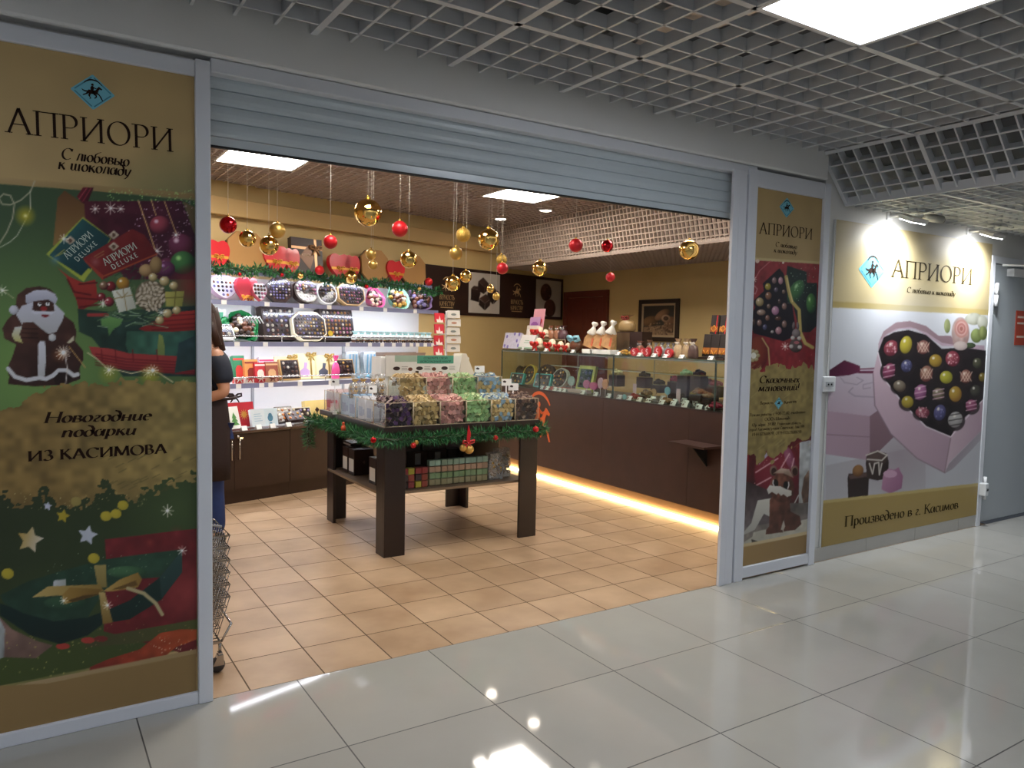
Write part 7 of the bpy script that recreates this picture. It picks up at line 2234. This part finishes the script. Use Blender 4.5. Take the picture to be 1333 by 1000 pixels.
# trays of loose sweets in the near half
TR = [('pale nut clusters', 'c4b48c', 803, 495, .12), ('cherry red sweets', '9a3038', 826, 512, .1), ('dark pralines with white flakes', '2a2020', 839, 497, .3), ('brown pralines', '4a3024', 842, 510, .18), ('dark squares', '2c2220', 858, 503, .3), ('grey nougat pieces', '5c5654', 853, 520, .08), ('caramel clusters', '9a7450', 868, 517, .1),
      ('raspberry pink sweets', 'a84058', 880, 489, .38), ('orange sweets', 'd8884c', 893, 490, .38), ('mint green sweets', 'a8d0a8', 893, 499, .26), ('yellow sweets', 'd8c43c', 909, 491, .38), ('dark blue sweets', '2c2c48', 910, 500, .26), ('plum sweets', '84304c', 925, 493, .36), ('brown truffles', '7a5436', 910, 513, .14), ('crimson jelly pieces', '9a2c44', 932, 524, .06), ('walnut truffles', '8a6a4c', 921, 516, .16), ('wine red jellies', '8c3048', 932, 508, .26)]
for k, (nm, c, px, py, dep) in enumerate(TR):
    p = at_x(px, py, CX + dep)
    t = thing('sweet_tray', 'clear tray of %s in the near half of the glass case' % nm, 'tray', (CX + dep, p.y, IN), RC)
    up = max(0., p.z - IN - .055)
    hz = max(.02, p.z - IN - .01 - up)
    t.location.z += up
    if up > .004:
        b = MB(); b.box(-.056, -.046, -up, .056, .046, -.001); b.build('riser', m_choc, t)
    b = MB(); b.box(-.055, -.045, 0, .055, .045, .008); b.build('tray', m_acr, t)
    b = MB()
    for j in range(46):
        a = j * 2.4; q_ = .0075 * math.sqrt(j)
        b.ball((q_ * math.cos(a), q_ * math.sin(a) * .85, .012 + (hz - .01) * max(0, 1 - (q_ / .056) ** 2) * ((j * 7 % 5) / 4 * .4 + .6)), .0115, 0, 7, 5)
    b.box(-.04, -.032, .008, .04, .032, .012 + hz * .45)
    q = b.build('sweets', mat('sweets_' + c, c, .4, var=.3, scale=60), t); q['kind'] = 'stuff'
for k, (px, py, dep, c) in enumerate(((851, 511, .2, 'b08c58'), (869, 509, .2, '8fc4d0'), (902, 515, .12, 'a8904c'), (813, 519, .05, '8fc0c0'))):
    p = at_x(px, py, CX + dep)
    t = thing('round_sign', 'round %s lollipop sign among the trays in the glass case' % ['tan', 'pale blue', 'olive gold', 'small blue'][k], 'sign', (CX + dep, p.y, IN), RC)
    r_ = .033 if k < 3 else .022
    b = MB(); b.tube([(0, .0, 0), (0, .0, max(.02, p.z - IN - r_ * .5))], .003, 6); b.build('stick', m_white, t)
    b = MB(); b.prism([(x, z + p.z - IN - r_) for x, z in oval(r_ * 2, r_ * 2)], -.004, .004); b.build('disc', mat('disc_' + c, c, .4, var=.2, scale=50), t)
for k, (px, py) in enumerate(((826, 505), (883, 512))):
    p = at_x(px, py, CX + .2)
    t = thing('pink_card', 'pale pink upright card among the trays, %s in the glass case' % ['left one', 'right one'][k], 'card', (CX + .2, p.y, IN), RC)
    b = MB(); b.box(-.022, 0, 0, .022, .003, max(.05, p.z - IN + .035)); b.build('card', mat('pink_card', 'e0c4cc', .5), t)
# till screen behind the case
p = at_x(888, 503, 5.16)
t = thing('till_screen', 'dark grey till screen behind the glass case', 'screen', (5.16, p.y, .886), RC)
zt = at_x(888, 491, 5.16).z - .886
b = MB(); b.box(-.16, 0, zt - .16, .16, .03, zt); b.box(-.003, -.001, zt - .16, .003, 0, zt, 1); b.build('screen', [mat('screen_grey', '3a3f45', .3), m_black], t)
b = MB(); b.box(-.025, .03, 0, .025, .05, zt - .03); b.box(-.09, -.02, 0, .09, .09, .012); b.build('stand', m_black, t)
b = MB(); b.box(5.02, 3.3, .0, 5.4, 5.2, .885)
tag(b.build('back_counter', m_counter), 'dark lower counter behind the glass case carrying the till screen', 'counter')

# ================================================================== WALL SIGN, PICTURE, DOOR BEHIND THE COUNTER
so = wallpt(2.51, .002)
t = thing('wall_sign', 'long dark brown wall sign with two chocolate pictures and gold emblems', 'sign', so, WA)
b = MB(); b.box(0, -.022, 1.655, 2.545, 0, 2.205); b.build('panel', mat('sign_brown', '2a1815', .4, var=.08), t)
loc = Matrix.Translation(so) @ Matrix.Rotation(WA, 4, 'Z')
m_pic = vcolmat('picture_print', .4)


def signpic(px, y0, y1, paint):
    c0, c1 = SW(px[0], y0, .025), SW(px[1], y1, .025)
    s0, s1 = c0[0], c1[0]
    z1 = SW((px[0] + px[1]) / 2, (y0[0] if isinstance(y0, tuple) else y0), .025)[1]
    return s0, s1


def spr(q, z0, z1, paint):
    s0, s1 = SW(q[0], q[2], .026)[0], SW(q[1], q[2], .026)[0]
    p = Print(wallpt(0, .026), WU, s0, s1, z0, z1, .008)
    paint(p)
    o_ = p.build('picture', m_pic, t, 1.0)
    o_.matrix_parent_inverse = loc.inverted()
    return s0, s1


q3 = lambda pts: crop(550, 340, 7.016, pts)


def paintA(p):
    p.c[:] = p.rgb('c6bdb2')
    p.glow(640, 400, 40, 'b0a598', .5, 1)
    for top, left, right in (([(510, 185), (555, 148), (605, 205), (570, 240)], [(510, 185), (570, 240), (560, 300), (505, 270)], [(570, 240), (605, 205), (600, 260), (560, 300)]), ([(445, 250), (470, 225), (520, 235), (510, 260)], [(445, 250), (525, 265), (515, 375), (440, 355)], [(510, 260), (525, 245), (530, 300), (515, 340)]),
                             ([(600, 255), (640, 235), (700, 285), (670, 330)], [(600, 260), (670, 330), (640, 395), (590, 330)], [(670, 330), (700, 290), (690, 350), (645, 395)]), ([(520, 340), (580, 300), (620, 345), (570, 385)], [(520, 345), (570, 385), (568, 450), (515, 400)], [(570, 385), (622, 348), (615, 405), (570, 450)])):
        p.poly(q3(left), '2e1c1a', '1f1312', (0, 1)); p.poly(q3(right), '40262a' if 0 else '3c2422', '241614', (0, 1)); p.poly(q3(top), '54382f', '3a2622', (1, 0))


def paintB(p):
    p.c[:] = p.rgb('b0a494')
    for x, y, rx, ry in ((1128, 285, 50, 78), (1162, 430, 52, 80)):
        p.ell(550 + x / 7.016, 340 + y / 7.016, rx / 7.016, ry / 7.016, '5c3024', '33180f', None, noise=.25)
        p.specks(16, 550 + (x - 35) / 7.016, 340 + (y - 55) / 7.016, 550 + (x + 35) / 7.016, 340 + (y + 55) / 7.016, '7a4a38', .8)


spr((610, 650.5, 385), 1.69, 2.17, paintA)
spr((697.5, 730, 390), 1.69, 2.17, paintB)
m_gold = mat('sign_gold', 'c7a878', .4, .2)
inv = loc.inverted()
for px in (582.5, 673.5):
    s, z = SW(px, 381 if px > 600 else 377, .03)
    b = MB(); emblem(b, lambda u, v: inv @ wallpt(s + u, .0262, 1.985 + v), .105); b.build('emblem', m_gold, t)
    for k, (txt, dz) in enumerate((('ВЕРНОСТЬ', .0), ('КАЧЕСТВУ', -.075))):
        b = MB(); write(b, txt, lambda u, v: inv @ wallpt(s + u, .0262, 1.825 + dz + v), .055, .24, nib=.13, thin=.05, align=.5 * 0, serif=False)
        q = b.build('lettering', m_gold, t)
        q.location = Vector((-.12, 0, 0))
    b = MB(); b.box(0, 0, 0, .2, .003, .008); q = b.build('gold_line', m_gold, t); q.location = inv @ wallpt(s - .1, .0265, 1.73)

pt = at_x(860, 420, XR)
y0, y1, zz0, zz1 = 6.31, 6.975, 1.395, 1.885
t = thing('framed_picture', 'framed picture of cocoa pods in a dark frame on the wall behind the counter', 'picture', (XR - .002, (y0 + y1) / 2, zz0), -PI / 2)
W_, H_ = (y1 - y0) / 2, zz1 - zz0
b = MB()
for a in ((-W_, 0, -W_ + .05, H_), (W_ - .05, 0, W_, H_), (-W_ + .05, 0, W_ - .05, .05), (-W_ + .05, H_ - .05, W_ - .05, H_)): b.box(a[0], -.03, a[1], a[2], 0, a[3])
b.build('frame', mat('picture_frame', '281a16', .4), t, bevel=.004)
b = MB()
for a in ((-W_ + .05, .05, -W_ + .075, H_ - .05), (W_ - .075, .05, W_ - .05, H_ - .05), (-W_ + .075, .05, W_ - .075, .075), (-W_ + .075, H_ - .075, W_ - .075, H_ - .05)): b.box(a[0], -.02, a[1], a[2], 0, a[3])
b.build('mount', mat('picture_mount', 'b09878', .5), t)
p = Print((XR - .012, 0, 0), (0, -1, 0), -y1 + .07, -y0 - .07, zz0 + .07, zz1 - .07, .0065)
p.c[:] = p.rgb('35302c')
qp = lambda pts: crop(790, 390, 8.33, pts)
p.poly(qp([(400, 300), (600, 280), (770, 290), (770, 440), (400, 440)]), '8a6a4c', '9a7a58', (0, 1), noise=.15)
p.ell(790 + 470 / 8.33, 390 + 235 / 8.33, 11, 6.5, '8a6038', '4c3420', ang=-.3); p.ell(790 + 600 / 8.33, 390 + 165 / 8.33, 11, 5.5, 'a87850', '5c3e28', ang=-.6); p.ell(790 + 700 / 8.33, 390 + 250 / 8.33, 10, 8, '84583a', '4a3020')
p.ell(790 + 640 / 8.33, 390 + 205 / 8.33, 6, 5, 'c49c78', '8a6448'); p.ell(790 + 640 / 8.33, 390 + 205 / 8.33, 3.4, 2.8, '5a3e30', '3a281e'); p.ell(790 + 690 / 8.33, 390 + 310 / 8.33, 10, 6, '7a5438', '442c1e')
p.specks(60, 845, 420, 874, 436, 'b08c64', .9); p.specks(40, 842, 422, 872, 438, '4a3020', .9)
o_ = p.build('print', m_pic, t, .9)
o_.matrix_parent_inverse = (Matrix.Translation(t.location) @ Matrix.Rotation(-PI / 2, 4, 'Z')).inverted()

m_door = mat('mahogany', '6a2f22', .4, var=.2, scale=5, coat=.15)
b = MB(); b.box(XR - .045, 7.556, 0, XR - .001, 7.64, 2.03); b.box(XR - .045, 8.40, 0, XR - .001, 8.483, 2.03); b.box(XR - .045, 7.64, 1.95, XR - .001, 8.40, 2.03)
d2 = struct('door_2', b, m_door, bevel=.004)
b = MB(); b.box(XR - .03, 7.645, .01, XR - .002, 8.395, 1.945); b.box(XR - .034, 7.75, 1.1, XR - .03, 7.98, 1.8); b.box(XR - .034, 8.06, 1.1, XR - .03, 8.29, 1.8); b.build('door_leaf', m_door, d2, bevel=.003)
b = MB(); b.tube([(XR - .03, 7.70, 1.0), (XR - .08, 7.70, 1.0), (XR - .08, 7.82, 1.0)], .01); b.build('door_handle', m_chrome, d2)

# ================================================================== CARD RACK BESIDE THE SHELVES
RY = 6.72
pp = at_y(581.5, 405, RY)
t = thing('card_stand', 'white spinner stand of cards between the shelves and the counter', 'stand', (pp.x, RY, 0))
b = MB(); b.lathe([(0, 0), (.2, 0), (.2, .015), (.04, .03), (0, .03)], 20); b.build('base', m_white, t)
b = MB(); b.tube([(0, 0, .02), (0, 0, pp.z)], .012, 10); b.build('pole', m_white, t)
b = MB()
for k in range(6):
    for sg in (-1, 1): b.tube([(0, 0, pp.z - .07 - .155 * k), (sg * .05, -.04, pp.z - .07 - .155 * k), (sg * .13, -.05, pp.z - .09 - .155 * k)], .004, 5)
b.build('wire_arms', m_white, t)
for k, (py, c) in enumerate(((408, 'c8323e'), (422.5, 'c23444'), (437, 'b82c38'), (450.5, 'c43c48'))):
    p0, p1 = at_y(565.5 - k * .4, py, RY - .07), at_y(580 - k * .4, py + 12.5, RY - .07)
    t = thing('greeting_card', 'red and white card on the left side of the spinner stand, %s from the top' % ['first', 'second', 'third', 'fourth'][k], 'card', ((p0.x + p1.x) / 2, RY - .07, p1.z), .25, 'red cards on the spinner stand')
    w, h = p1.x - p0.x, p0.z - p1.z
    b = MB(); b.M = T_(6); b.box(-w / 2, 0, 0, w / 2, .008, h); b.build('card', mat('cardred_' + c, c, .4), t)
    b = MB(); b.M = T_(6); b.prism([(-w * .3, 0), (w * .35, 0), (w * .3, h * .3), (w * .1, h * .2), (0, h * .75), (-w * .12, h * .3), (-w * .35, h * .35)], -.0012, -.0002); b.build('print', mat('cardwhite', 'e8dcd8', .4), t)
for k, py in enumerate((403, 414, 425, 436, 447)):
    p0, p1 = at_y(583.5 - (k > 1), py, RY - .06), at_y(598 + (k % 2), py + 12, RY - .06)
    t = thing('greeting_card', 'white card on the right side of the spinner stand, %s from the top' % ['first', 'second', 'third', 'fourth', 'fifth'][k], 'card', ((p0.x + p1.x) / 2, RY - .06 + .012 * k * 0, p1.z), -.25, 'white cards on the spinner stand')
    w, h = p1.x - p0.x, (p0.z - p1.z) * .86
    b = MB(); b.M = T_(10); b.box(-w / 2, 0, 0, w / 2, .008, h); b.build('card', mat('cardpale', 'bdb8b0', .45), t)
    b = MB(); b.M = T_(10); b.prism([(x, z + h * .3) for x, z in octo(w * .4, h * .3)], -.0012, -.0002); b.build('print', mat('cardgrey_%d' % (k % 2), ['6a706c', '9a6a54'][k % 2], .45), t)

# ================================================================== HANGING ORNAMENTS
ORN = {
    'gold': mat('gold_mirror', 'eec878', .06, 1., var=.02), 'goldmatte': mat('gold_satin', 'c9a55c', .38, .85, var=.04), 'glitter': mat('gold_glitter', 'c4a04e', .5, .6, var=.5, scale=160, bump=.6),
    'red': mat('red_satin', 'c01c26', .35, .3, var=.04), 'redshine': mat('red_mirror', 'b01420', .1, .8, var=.03)}
m_cap = mat('ornament_cap', 'd8b45a', .25, .9)
m_str = mat('string_white', 'cfcac2', .5)
OR = [(297, 293, 11, .10, 'redshine', 'dark shiny red ball hanging leftmost'), (322, 311, 11, .10, 'gold', 'shiny gold ball hanging before the biggest octagonal box'), (361, 300, 10.5, .10, 'goldmatte', 'matte gold ball hanging left of the brown gift box'), (350, 320, 12.5, .12, 'gold', 'shiny gold ball hanging before the red heart left of the brown gift box'),
      (430, 315, 9, .08, 'red', 'matte red ball hanging right of the brown gift box'), (479, 277, 18, .17, 'gold', 'biggest shiny gold ball hanging from the shop ceiling'), (520.5, 298, 10.5, .10, 'red', 'matte red ball hanging right of the biggest gold ball'), (483, 331, 7.2, .07, 'goldmatte', 'small matte gold ball, upper of two before the middle octagonal box'),
      (485.5, 345, 6.2, .06, 'goldmatte', 'small matte gold ball, lower of two before the middle octagonal box'), (532, 338, 11.2, .10, 'gold', 'shiny gold ball hanging before the octagonal box at the right end'), (603, 306, 9.5, .09, 'glitter', 'glittering gold ball hanging left of the large ball near the grid drop'), (593.5, 330, 8.7, .08, 'goldmatte', 'matte gold ball hanging low above the dark wall sign'),
      (636, 311.5, 14, .13, 'gold', 'large shiny gold ball hanging near the end of the wall duct'), (589.5, 369, 10, .10, 'gold', 'shiny gold ball hanging before the left emblem of the wall sign'), (606.5, 360, 8, .08, 'gold', 'smaller shiny gold ball beside the left picture of the wall sign'), (653, 338, 7, .07, 'glitter', 'small glittering gold ball just above a red ball by the grid drop'),
      (654, 349.5, 7.6, .07, 'red', 'red ball just under a small glittering gold ball'), (702.5, 349.5, 10, .10, 'gold', 'shiny gold ball hanging before the bottom of the white grid drop'), (749.5, 319.5, 9, .08, 'red', 'satin red ball, left of two before the white grid drop'), (790.5, 320.5, 8, .08, 'redshine', 'shiny red ball, right of two before the white grid drop'),
      (794.5, 361, 6, .06, 'red', 'small red ball hanging low before the yellow wall'), (897, 325.5, 13, .12, 'gold', 'shiny gold ball hanging nearest the right shutter guide'), (638.5, 376, 5.2, .055, 'gold', 'tiny shiny gold ball before the left picture of the wall sign'), (646, 386, 5, .055, 'goldmatte', 'tiny matte gold ball at the edge of the left picture of the wall sign')]


def ornament(c, r, m, label, ztop, cat='ornament', group=None):
    t = thing('hanging_ornament', label, cat, c, group=group)
    b = MB(); b.ball((0, 0, 0), r, 0, 28, 18); b.build('ball', m, t)
    b = MB(); b.lathe([(0, r * .95), (r * .2, r * .96), (r * .2, r * 1.1), (r * .08, r * 1.13), (0, r * 1.14)], 10); b.tube([(r * .07 * math.cos(a), 0, r * 1.17 + r * .07 * math.sin(a)) for a in np.linspace(0, 2 * PI, 9)], r * .02 + .0004, 5); b.build('cap', m_cap, t)
    if ztop: b = MB(); b.tube([(0, 0, r * 1.2), (0, 0, ztop - c[2])], .0011, 5); b.build('string', m_str, t)
    return t


for px, py, r, D, k, lab in OR:
    dep = D / 2 * F_PX / r
    c = CC + ray(px, py) * dep
    ztop = ZS + .002 if c.x < 4.86 else ZSL + .002
    ornament(c, D / 2, ORN[k], lab, ztop)
for px, py, r, k, lab in ((416, 352, 6, 'red', 'red ball hanging on the shelf garland under the brown gift box'), (456.5, 361, 8.8, 'gold', 'shiny gold ball hanging on the shelf garland'), (558, 367, 5.2, 'red', 'red ball hanging near the right end of the shelf garland'), (391, 359, 4, 'gold', 'little gold ball on the shelf garland above the large round box'), (367, 358, 2.6, 'redshine', 'little dark red ball on the shelf garland above the octagonal box'),
                          (312, 357, 2.6, 'redshine', 'little dark red ball at the left of the shelf garland'), (477, 373, 3, 'redshine', 'little dark red ball on the shelf garland above the pink bouquet'), (546, 376, 2.4, 'goldmatte', 'little gold ball on the shelf garland above the purple bouquet')):
    s, z = SW(px, py, .46)
    c = wallpt(s, .46, z)
    dep = (c - CC).dot(CF)
    ornament(c, r * dep / F_PX, ORN[k], lab, None, group=None)
for px, py, yy, r, k, lab in ((538, 580, 4.36, 3.6, 'red', 'small red ball hanging on the table garland'), (542, 576, 4.37, 3, 'goldmatte', 'small gold ball beside the small red one on the table garland'), (697.5, 559, 4.36, 4, 'red', 'red ball at the right end of the table garland'), (645, 570, 4.37, 3.4, 'red', 'red ball on the table garland right of the gold bells'),
                              (486, 573, 4.36, 4, 'redshine', 'purplish red ball at the front left corner of the table garland')):
    c = at_y(px, py, yy); dep = (c - CC).dot(CF)
    ornament(c, r * dep / F_PX, ORN[k], lab, None)
c = at_x(447, 555, 1.80)
t = thing('garland_figure', 'little orange red figure on the left side of the table garland', 'ornament', c)
b = MB(); b.lathe([(0, -.03), (.016, -.028), (.018, -.01), (.01, .008), (0, .01)], 10); b.ball((0, 0, .018), .011, 0, 8, 6); b.build('figure', mat('figure_orange', 'c8502c', .4), t)
c0 = at_y(608, 577, 4.345)
t = thing('bell_ornament', 'two gold bells with red bow and ribbon hanging on the front of the table garland', 'ornament', c0)
for k, (dx, dz, r) in enumerate(((-.028, -.03, .024), (.016, -.042, .031))):
    b = MB(); b.ball((dx, 0, dz), r, 0, 16, 12); b.build('bell', mat('bell_gold', 'cfa85c', .3, .6, var=.15, scale=60), t)
b = MB(); bow(b, (0, -.012, .0), .05, r=.006); b.build('bow', m_red, t)
b = MB(); b.prism([(-.008, 0), (.012, 0), (.022, .06), (.004, .12), (-.006, .05)], -.012, -.006); b.build('ribbon', m_red, t)

# ================================================================== STACKED WIRE BASKETS ON A TROLLEY
m_wire = mat('wire_steel', 'b8b8ba', .22, 1.)
kx, ky = .475, 3.42
t = thing('basket_trolley', 'small steel trolley on castors under wire baskets behind the left poster', 'trolley', (kx, ky, 0))
b = MB(); b.tube([(-.2, -.13, .13), (.2, -.13, .13), (.2, .13, .13), (-.2, .13, .13), (-.2, -.13, .13)], .008)
b.tube([(-.2, 0, .13), (.2, 0, .13)], .006); b.tube([(.205, -.13, .13), (.245, -.13, .20)], .005); b.tube([(.205, .13, .13), (.245, .13, .20)], .005); b.tube([(.245, -.13, .2), (.245, .13, .2)], .005)
b.build('frame', m_wire, t)
for sx_ in (-1, 1):
    for sy_ in (-1, 1):
        q = MB(); q.box(-.008, -.012, .055, .008, .012, .085); q.tube([(0, 0, .08), (0, 0, .13)], .007); q.add([(-.011, -.016, .075), (.011, -.016, .075), (.016, -.012, .03), (-.03, -.012, .03), (-.011, .016, .075), (.011, .016, .075), (.016, .012, .03), (-.03, .012, .03)], [(0, 1, 2, 3), (7, 6, 5, 4), (0, 4, 5, 1), (1, 5, 6, 2), (3, 7, 4, 0)])
        cs = q.build('castor', m_wire, t, loc=(sx_ * .2, sy_ * .125, 0))
        q = MB(); q.M = Matrix.Translation((-.012, 0, .032)) @ Matrix.Rotation(PI / 2, 4, 'X'); q.lathe([(0, -.011), (.026, -.011), (.032, -.006), (.032, .006), (.026, .011), (0, .011)], 18); q.build('wheel', mat('castor_rubber', '34302e', .6), cs)
first = None
for k in range(6):
    z = .14 + .052 * k
    lab = 'wire shopping basket in the stack on the trolley, %s' % ['lowest', 'second from below', 'third from below', 'fourth from below', 'fifth from below', 'topmost'][k]
    if first is None:
        first = thing('wire_basket', lab, 'basket', (kx, ky, z), group='stacked wire baskets')
        b = MB()

        def ring(f, zz, r):
            x, y = .235 * f, .155 * f
            b.tube([(-x, -y, zz), (x, -y, zz), (x, y, zz), (-x, y, zz), (-x, -y, zz)], r, 5)
        for j in range(5): ring(.80 + .2 * j / 4, .005 + .045 * j, .0022 if j < 4 else .004)
        for i in range(13):
            x = -1 + 2 * i / 12
            for sg in (-1, 1): b.tube([(x * .235 * .8, sg * .155 * .8, .005), (x * .235, sg * .155, .185)], .0018, 4)
            b.tube([(x * .235 * .8, -.155 * .8, .005), (x * .235 * .8, .155 * .8, .005)], .0018, 4)
        for i in range(9):
            y = -1 + 2 * i / 8
            for sg in (-1, 1): b.tube([(sg * .235 * .8, y * .155 * .8, .005), (sg * .235, y * .155, .185)], .0018, 4)
        b.build('wire_body', m_wire, first)
        b = MB(); b.tube([(-.235, 0, .187), (-.2, 0, .195), (.2, 0, .195), (.235, 0, .187)], .005, 8); b.build('handle', mat('handle_grey', '8a8c90', .4), first)
    else: dup(first, (kx, ky, z), label=lab)

# ================================================================== SHOP ASSISTANT
m_skin = mat('skin', 'c58f72', .5, var=.06, scale=6)
m_shirt = mat('navy_shirt', '1c2232', .8, var=.12, scale=20)
m_apron = mat('brown_apron', '2c1a18', .7, var=.12, scale=15)
m_jeans = mat('blue_jeans', '22386e', .75, var=.2, scale=40)
m_hair = mat('brown_hair', '3a2218', .45, var=.35, scale=50)


def skin(name, vs, es, m, parent, sub=2):
    """vs: (x, y, z, rx, ry); grows one continuous surface round a skeleton rooted at vertex 0"""
    me = bpy.data.meshes.new(name)
    me.from_pydata([v[:3] for v in vs], es, [])
    o_ = bpy.data.objects.new(name, me)
    COL.objects.link(o_)
    md = o_.modifiers.new('skin', 'SKIN')
    md.use_smooth_shade = True
    if not me.skin_vertices:
        bpy.context.view_layer.objects.active = o_
    for i, v in enumerate(vs):
        sv = me.skin_vertices[0].data[i]
        sv.radius = (v[3], v[4])
        sv.use_root = (i == 0)
    s_ = o_.modifiers.new('subdivision', 'SUBSURF')
    s_.levels = s_.render_levels = sub
    me.materials.append(m)
    o_.parent = parent
    return o_


PX_, PY_ = 1.015, 5.27
t = thing('person', 'person in navy shirt, dark apron and blue jeans, half hidden behind the left poster', 'person', (PX_, PY_, 0))
# faces -x, left side towards the photographer (-y)
V, E = [], []


def vv(x, y, z, rx, ry=None, link=None):
    V.append((x, y, z, rx, ry or rx)); i = len(V) - 1
    if link is not None: E.append((link, i))
    return i


pel = vv(0, 0, .88, .13, .11)
wa = vv(.0, 0, 1.0, .115, .10, pel)
ch = vv(-.01, 0, 1.16, .125, .105, wa)
up = vv(0, 0, 1.27, .105, .085, ch)
nk = vv(-.015, 0, 1.345, .05, .05, up)
h0 = vv(-.035, 0, 1.43, .07, .062, nk)
h1 = vv(-.04, 0, 1.51, .085, .072, h0)
h2 = vv(-.03, 0, 1.57, .06, .055, h1)
for sg in (-1, 1):
    sh = vv(.02, sg * .15, 1.265, .055, .055, up)
    el = vv(.06, sg * .215, 1.03, .042, .042, sh)
    wr = vv(-.14, sg * .15, .985, .027, .024, el)
    pa = vv(-.20, sg * .13, .985, .034, .018, wr)
    for k, (dy, ln) in enumerate(((-.028, .055), (-.01, .066), (.01, .062), (.027, .048))):
        a = vv(-.235, sg * .13 + dy, .985, .0095, .0095, pa)
        c = vv(-.235 - ln * .55, sg * .13 + dy * 1.15, .978, .0085, .0085, a)
        vv(-.235 - ln, sg * .13 + dy * 1.2, .962, .0075, .0075, c)
    a = vv(-.195, sg * .13 - sg * .036, .975, .0105, .0105, pa)
    vv(-.225, sg * .13 - sg * .055, .962, .009, .009, a)
    hp = vv(.0, sg * .085, .82, .095, .09, pel)
    kn = vv(-.01, sg * .095, .47, .058, .055, hp)
    an = vv(.02, sg * .10, .085, .038, .036, kn)
    vv(-.07, sg * .105, .04, .03, .036, an)
skin('body', V, E, m_skin, t)
# shirt
V, E = [], []
a = vv(0, 0, .96, .135, .125); b_ = vv(0, 0, 1.10, .138, .125, a); c = vv(.0, 0, 1.20, .138, .12, b_); d = vv(.0, 0, 1.285, .10, .085, c)
for sg in (-1, 1):
    s_ = vv(.025, sg * .155, 1.262, .072, .07, d); e = vv(.05, sg * .20, 1.14, .068, .066, s_); vv(.056, sg * .212, 1.085, .063, .062, e)
skin('shirt', V, E, m_shirt, t)
V, E = [], []
a = vv(.01, 0, .90, .15, .13)
for sg in (-1, 1):
    h = vv(.01, sg * .088, .80, .115, .105, a); k = vv(0, sg * .098, .47, .078, .074, h); vv(.025, sg * .102, .10, .066, .06, k)
skin('jeans', V, E, m_jeans, t)
b = MB()
n = 22
rows = []
for z, rx, ry in ((1.22, .135, .12), (1.1, .155, .16), (.98, .165, .175), (.85, .185, .2), (.6, .19, .205), (.47, .19, .2)):
    a0, a1 = (60, 300) if z < 1.05 else (100, 260)
    rows.append([(rx * math.cos(math.radians(a0 + (a1 - a0) * i / n)), ry * math.sin(math.radians(a0 + (a1 - a0) * i / n)), z) for i in range(n + 1)])
vs = [q for r_ in rows for q in r_]
b.add(vs, [(k * (n + 1) + i, k * (n + 1) + i + 1, (k + 1) * (n + 1) + i + 1, (k + 1) * (n + 1) + i) for k in range(5) for i in range(n)], 0, True)
q = b.build('apron', m_apron, t)
sd = q.modifiers.new('solid', 'SOLIDIFY'); sd.thickness = .006
b = MB(); b.tube([(.168 * math.cos(a), .182 * math.sin(a), .99) for a in np.linspace(0, 2 * PI, 28)], .010, 6); bow(b, (.165, 0, .99), .05); b.build('apron_tie', m_apron, t)
for sg in (-1, 1):
    b = MB(); b.ball((-.04, sg * .105, .045), .12, 0, 14, 10, (1.05, .42, .37)); b.ball((.03, sg * .103, .07), .06, 0, 12, 8, (.9, .75, 1)); b.box(-.155, sg * .105 - .045, .0, .075, sg * .105 + .045, .02); b.build('shoe', mat('black_shoe', '16161a', .5), t)
b = MB()
b.ball((-.045, 0, 1.535), .1, 0, 18, 12, (1.0, .86, .95))
b.tube([(.0, 0, 1.56), (.035, 0, 1.46), (.045, -.02, 1.38), (.075, -.03, 1.29)], .062, 10, r1=.03)
b.tube([(-.01, -.06, 1.53), (.015, -.075, 1.42), (.05, -.075, 1.33)], .036, 8, r1=.022)
b.build('hair', m_hair, t)
for sg in (-1, 1):
    b = MB(); b.ball((-.108, sg * .03, 1.505), .012, 0, 10, 8); b.ball((-.117, sg * .03, 1.505), .005, 1, 8, 6); b.build('eye', [m_white, m_black], t)
    b = MB(); b.ball((-.03, sg * .078, 1.49), .024, 0, 10, 8, (.7, .35, 1.2)); b.build('ear', m_skin, t)
b = MB(); b.ball((-.122, 0, 1.475), .014, 0, 10, 8, (1, .8, 1.2)); b.build('nose', m_skin, t)
b = MB(); b.ball((-.108, 0, 1.437), .02, 0, 10, 6, (.4, 1, .3)); b.build('mouth', mat('lips', 'a8584e', .4), t)


# ================================================================== everything standing on something rests just on its surface
def lowest(root):
    lo = 1e9
    for c in root.children:
        for g, M in [(c, c.matrix_local)] + [(d, c.matrix_local @ d.matrix_local) for d in c.children]:
            if g.type == 'MESH' and len(g.data.vertices):
                for v in g.data.vertices:
                    z = M[2][0] * v.co.x + M[2][1] * v.co.y + M[2][2] * v.co.z + M[2][3]
                    if z < lo: lo = z
    return lo


bpy.context.view_layer.update()
FIXED = ('poster', 'ceiling', 'downlight', 'flood', 'security', 'power', 'switch', 'roller', 'door', 'hanging', 'garland', 'bell', 'wall', 'framed', 'display_table', 'shop_counter', 'shelving', 'person', 'basket_trolley', 'wire_basket', 'wrapped', 'base_cabinet', 'card_stand', 'sign_box')
for o_ in list(SC.objects):
    if o_.parent is None and o_.type == 'EMPTY' and not o_.name.startswith(FIXED):
        lo = lowest(o_)
        if -.12 < lo < .0008: o_.location.z += .001 - lo
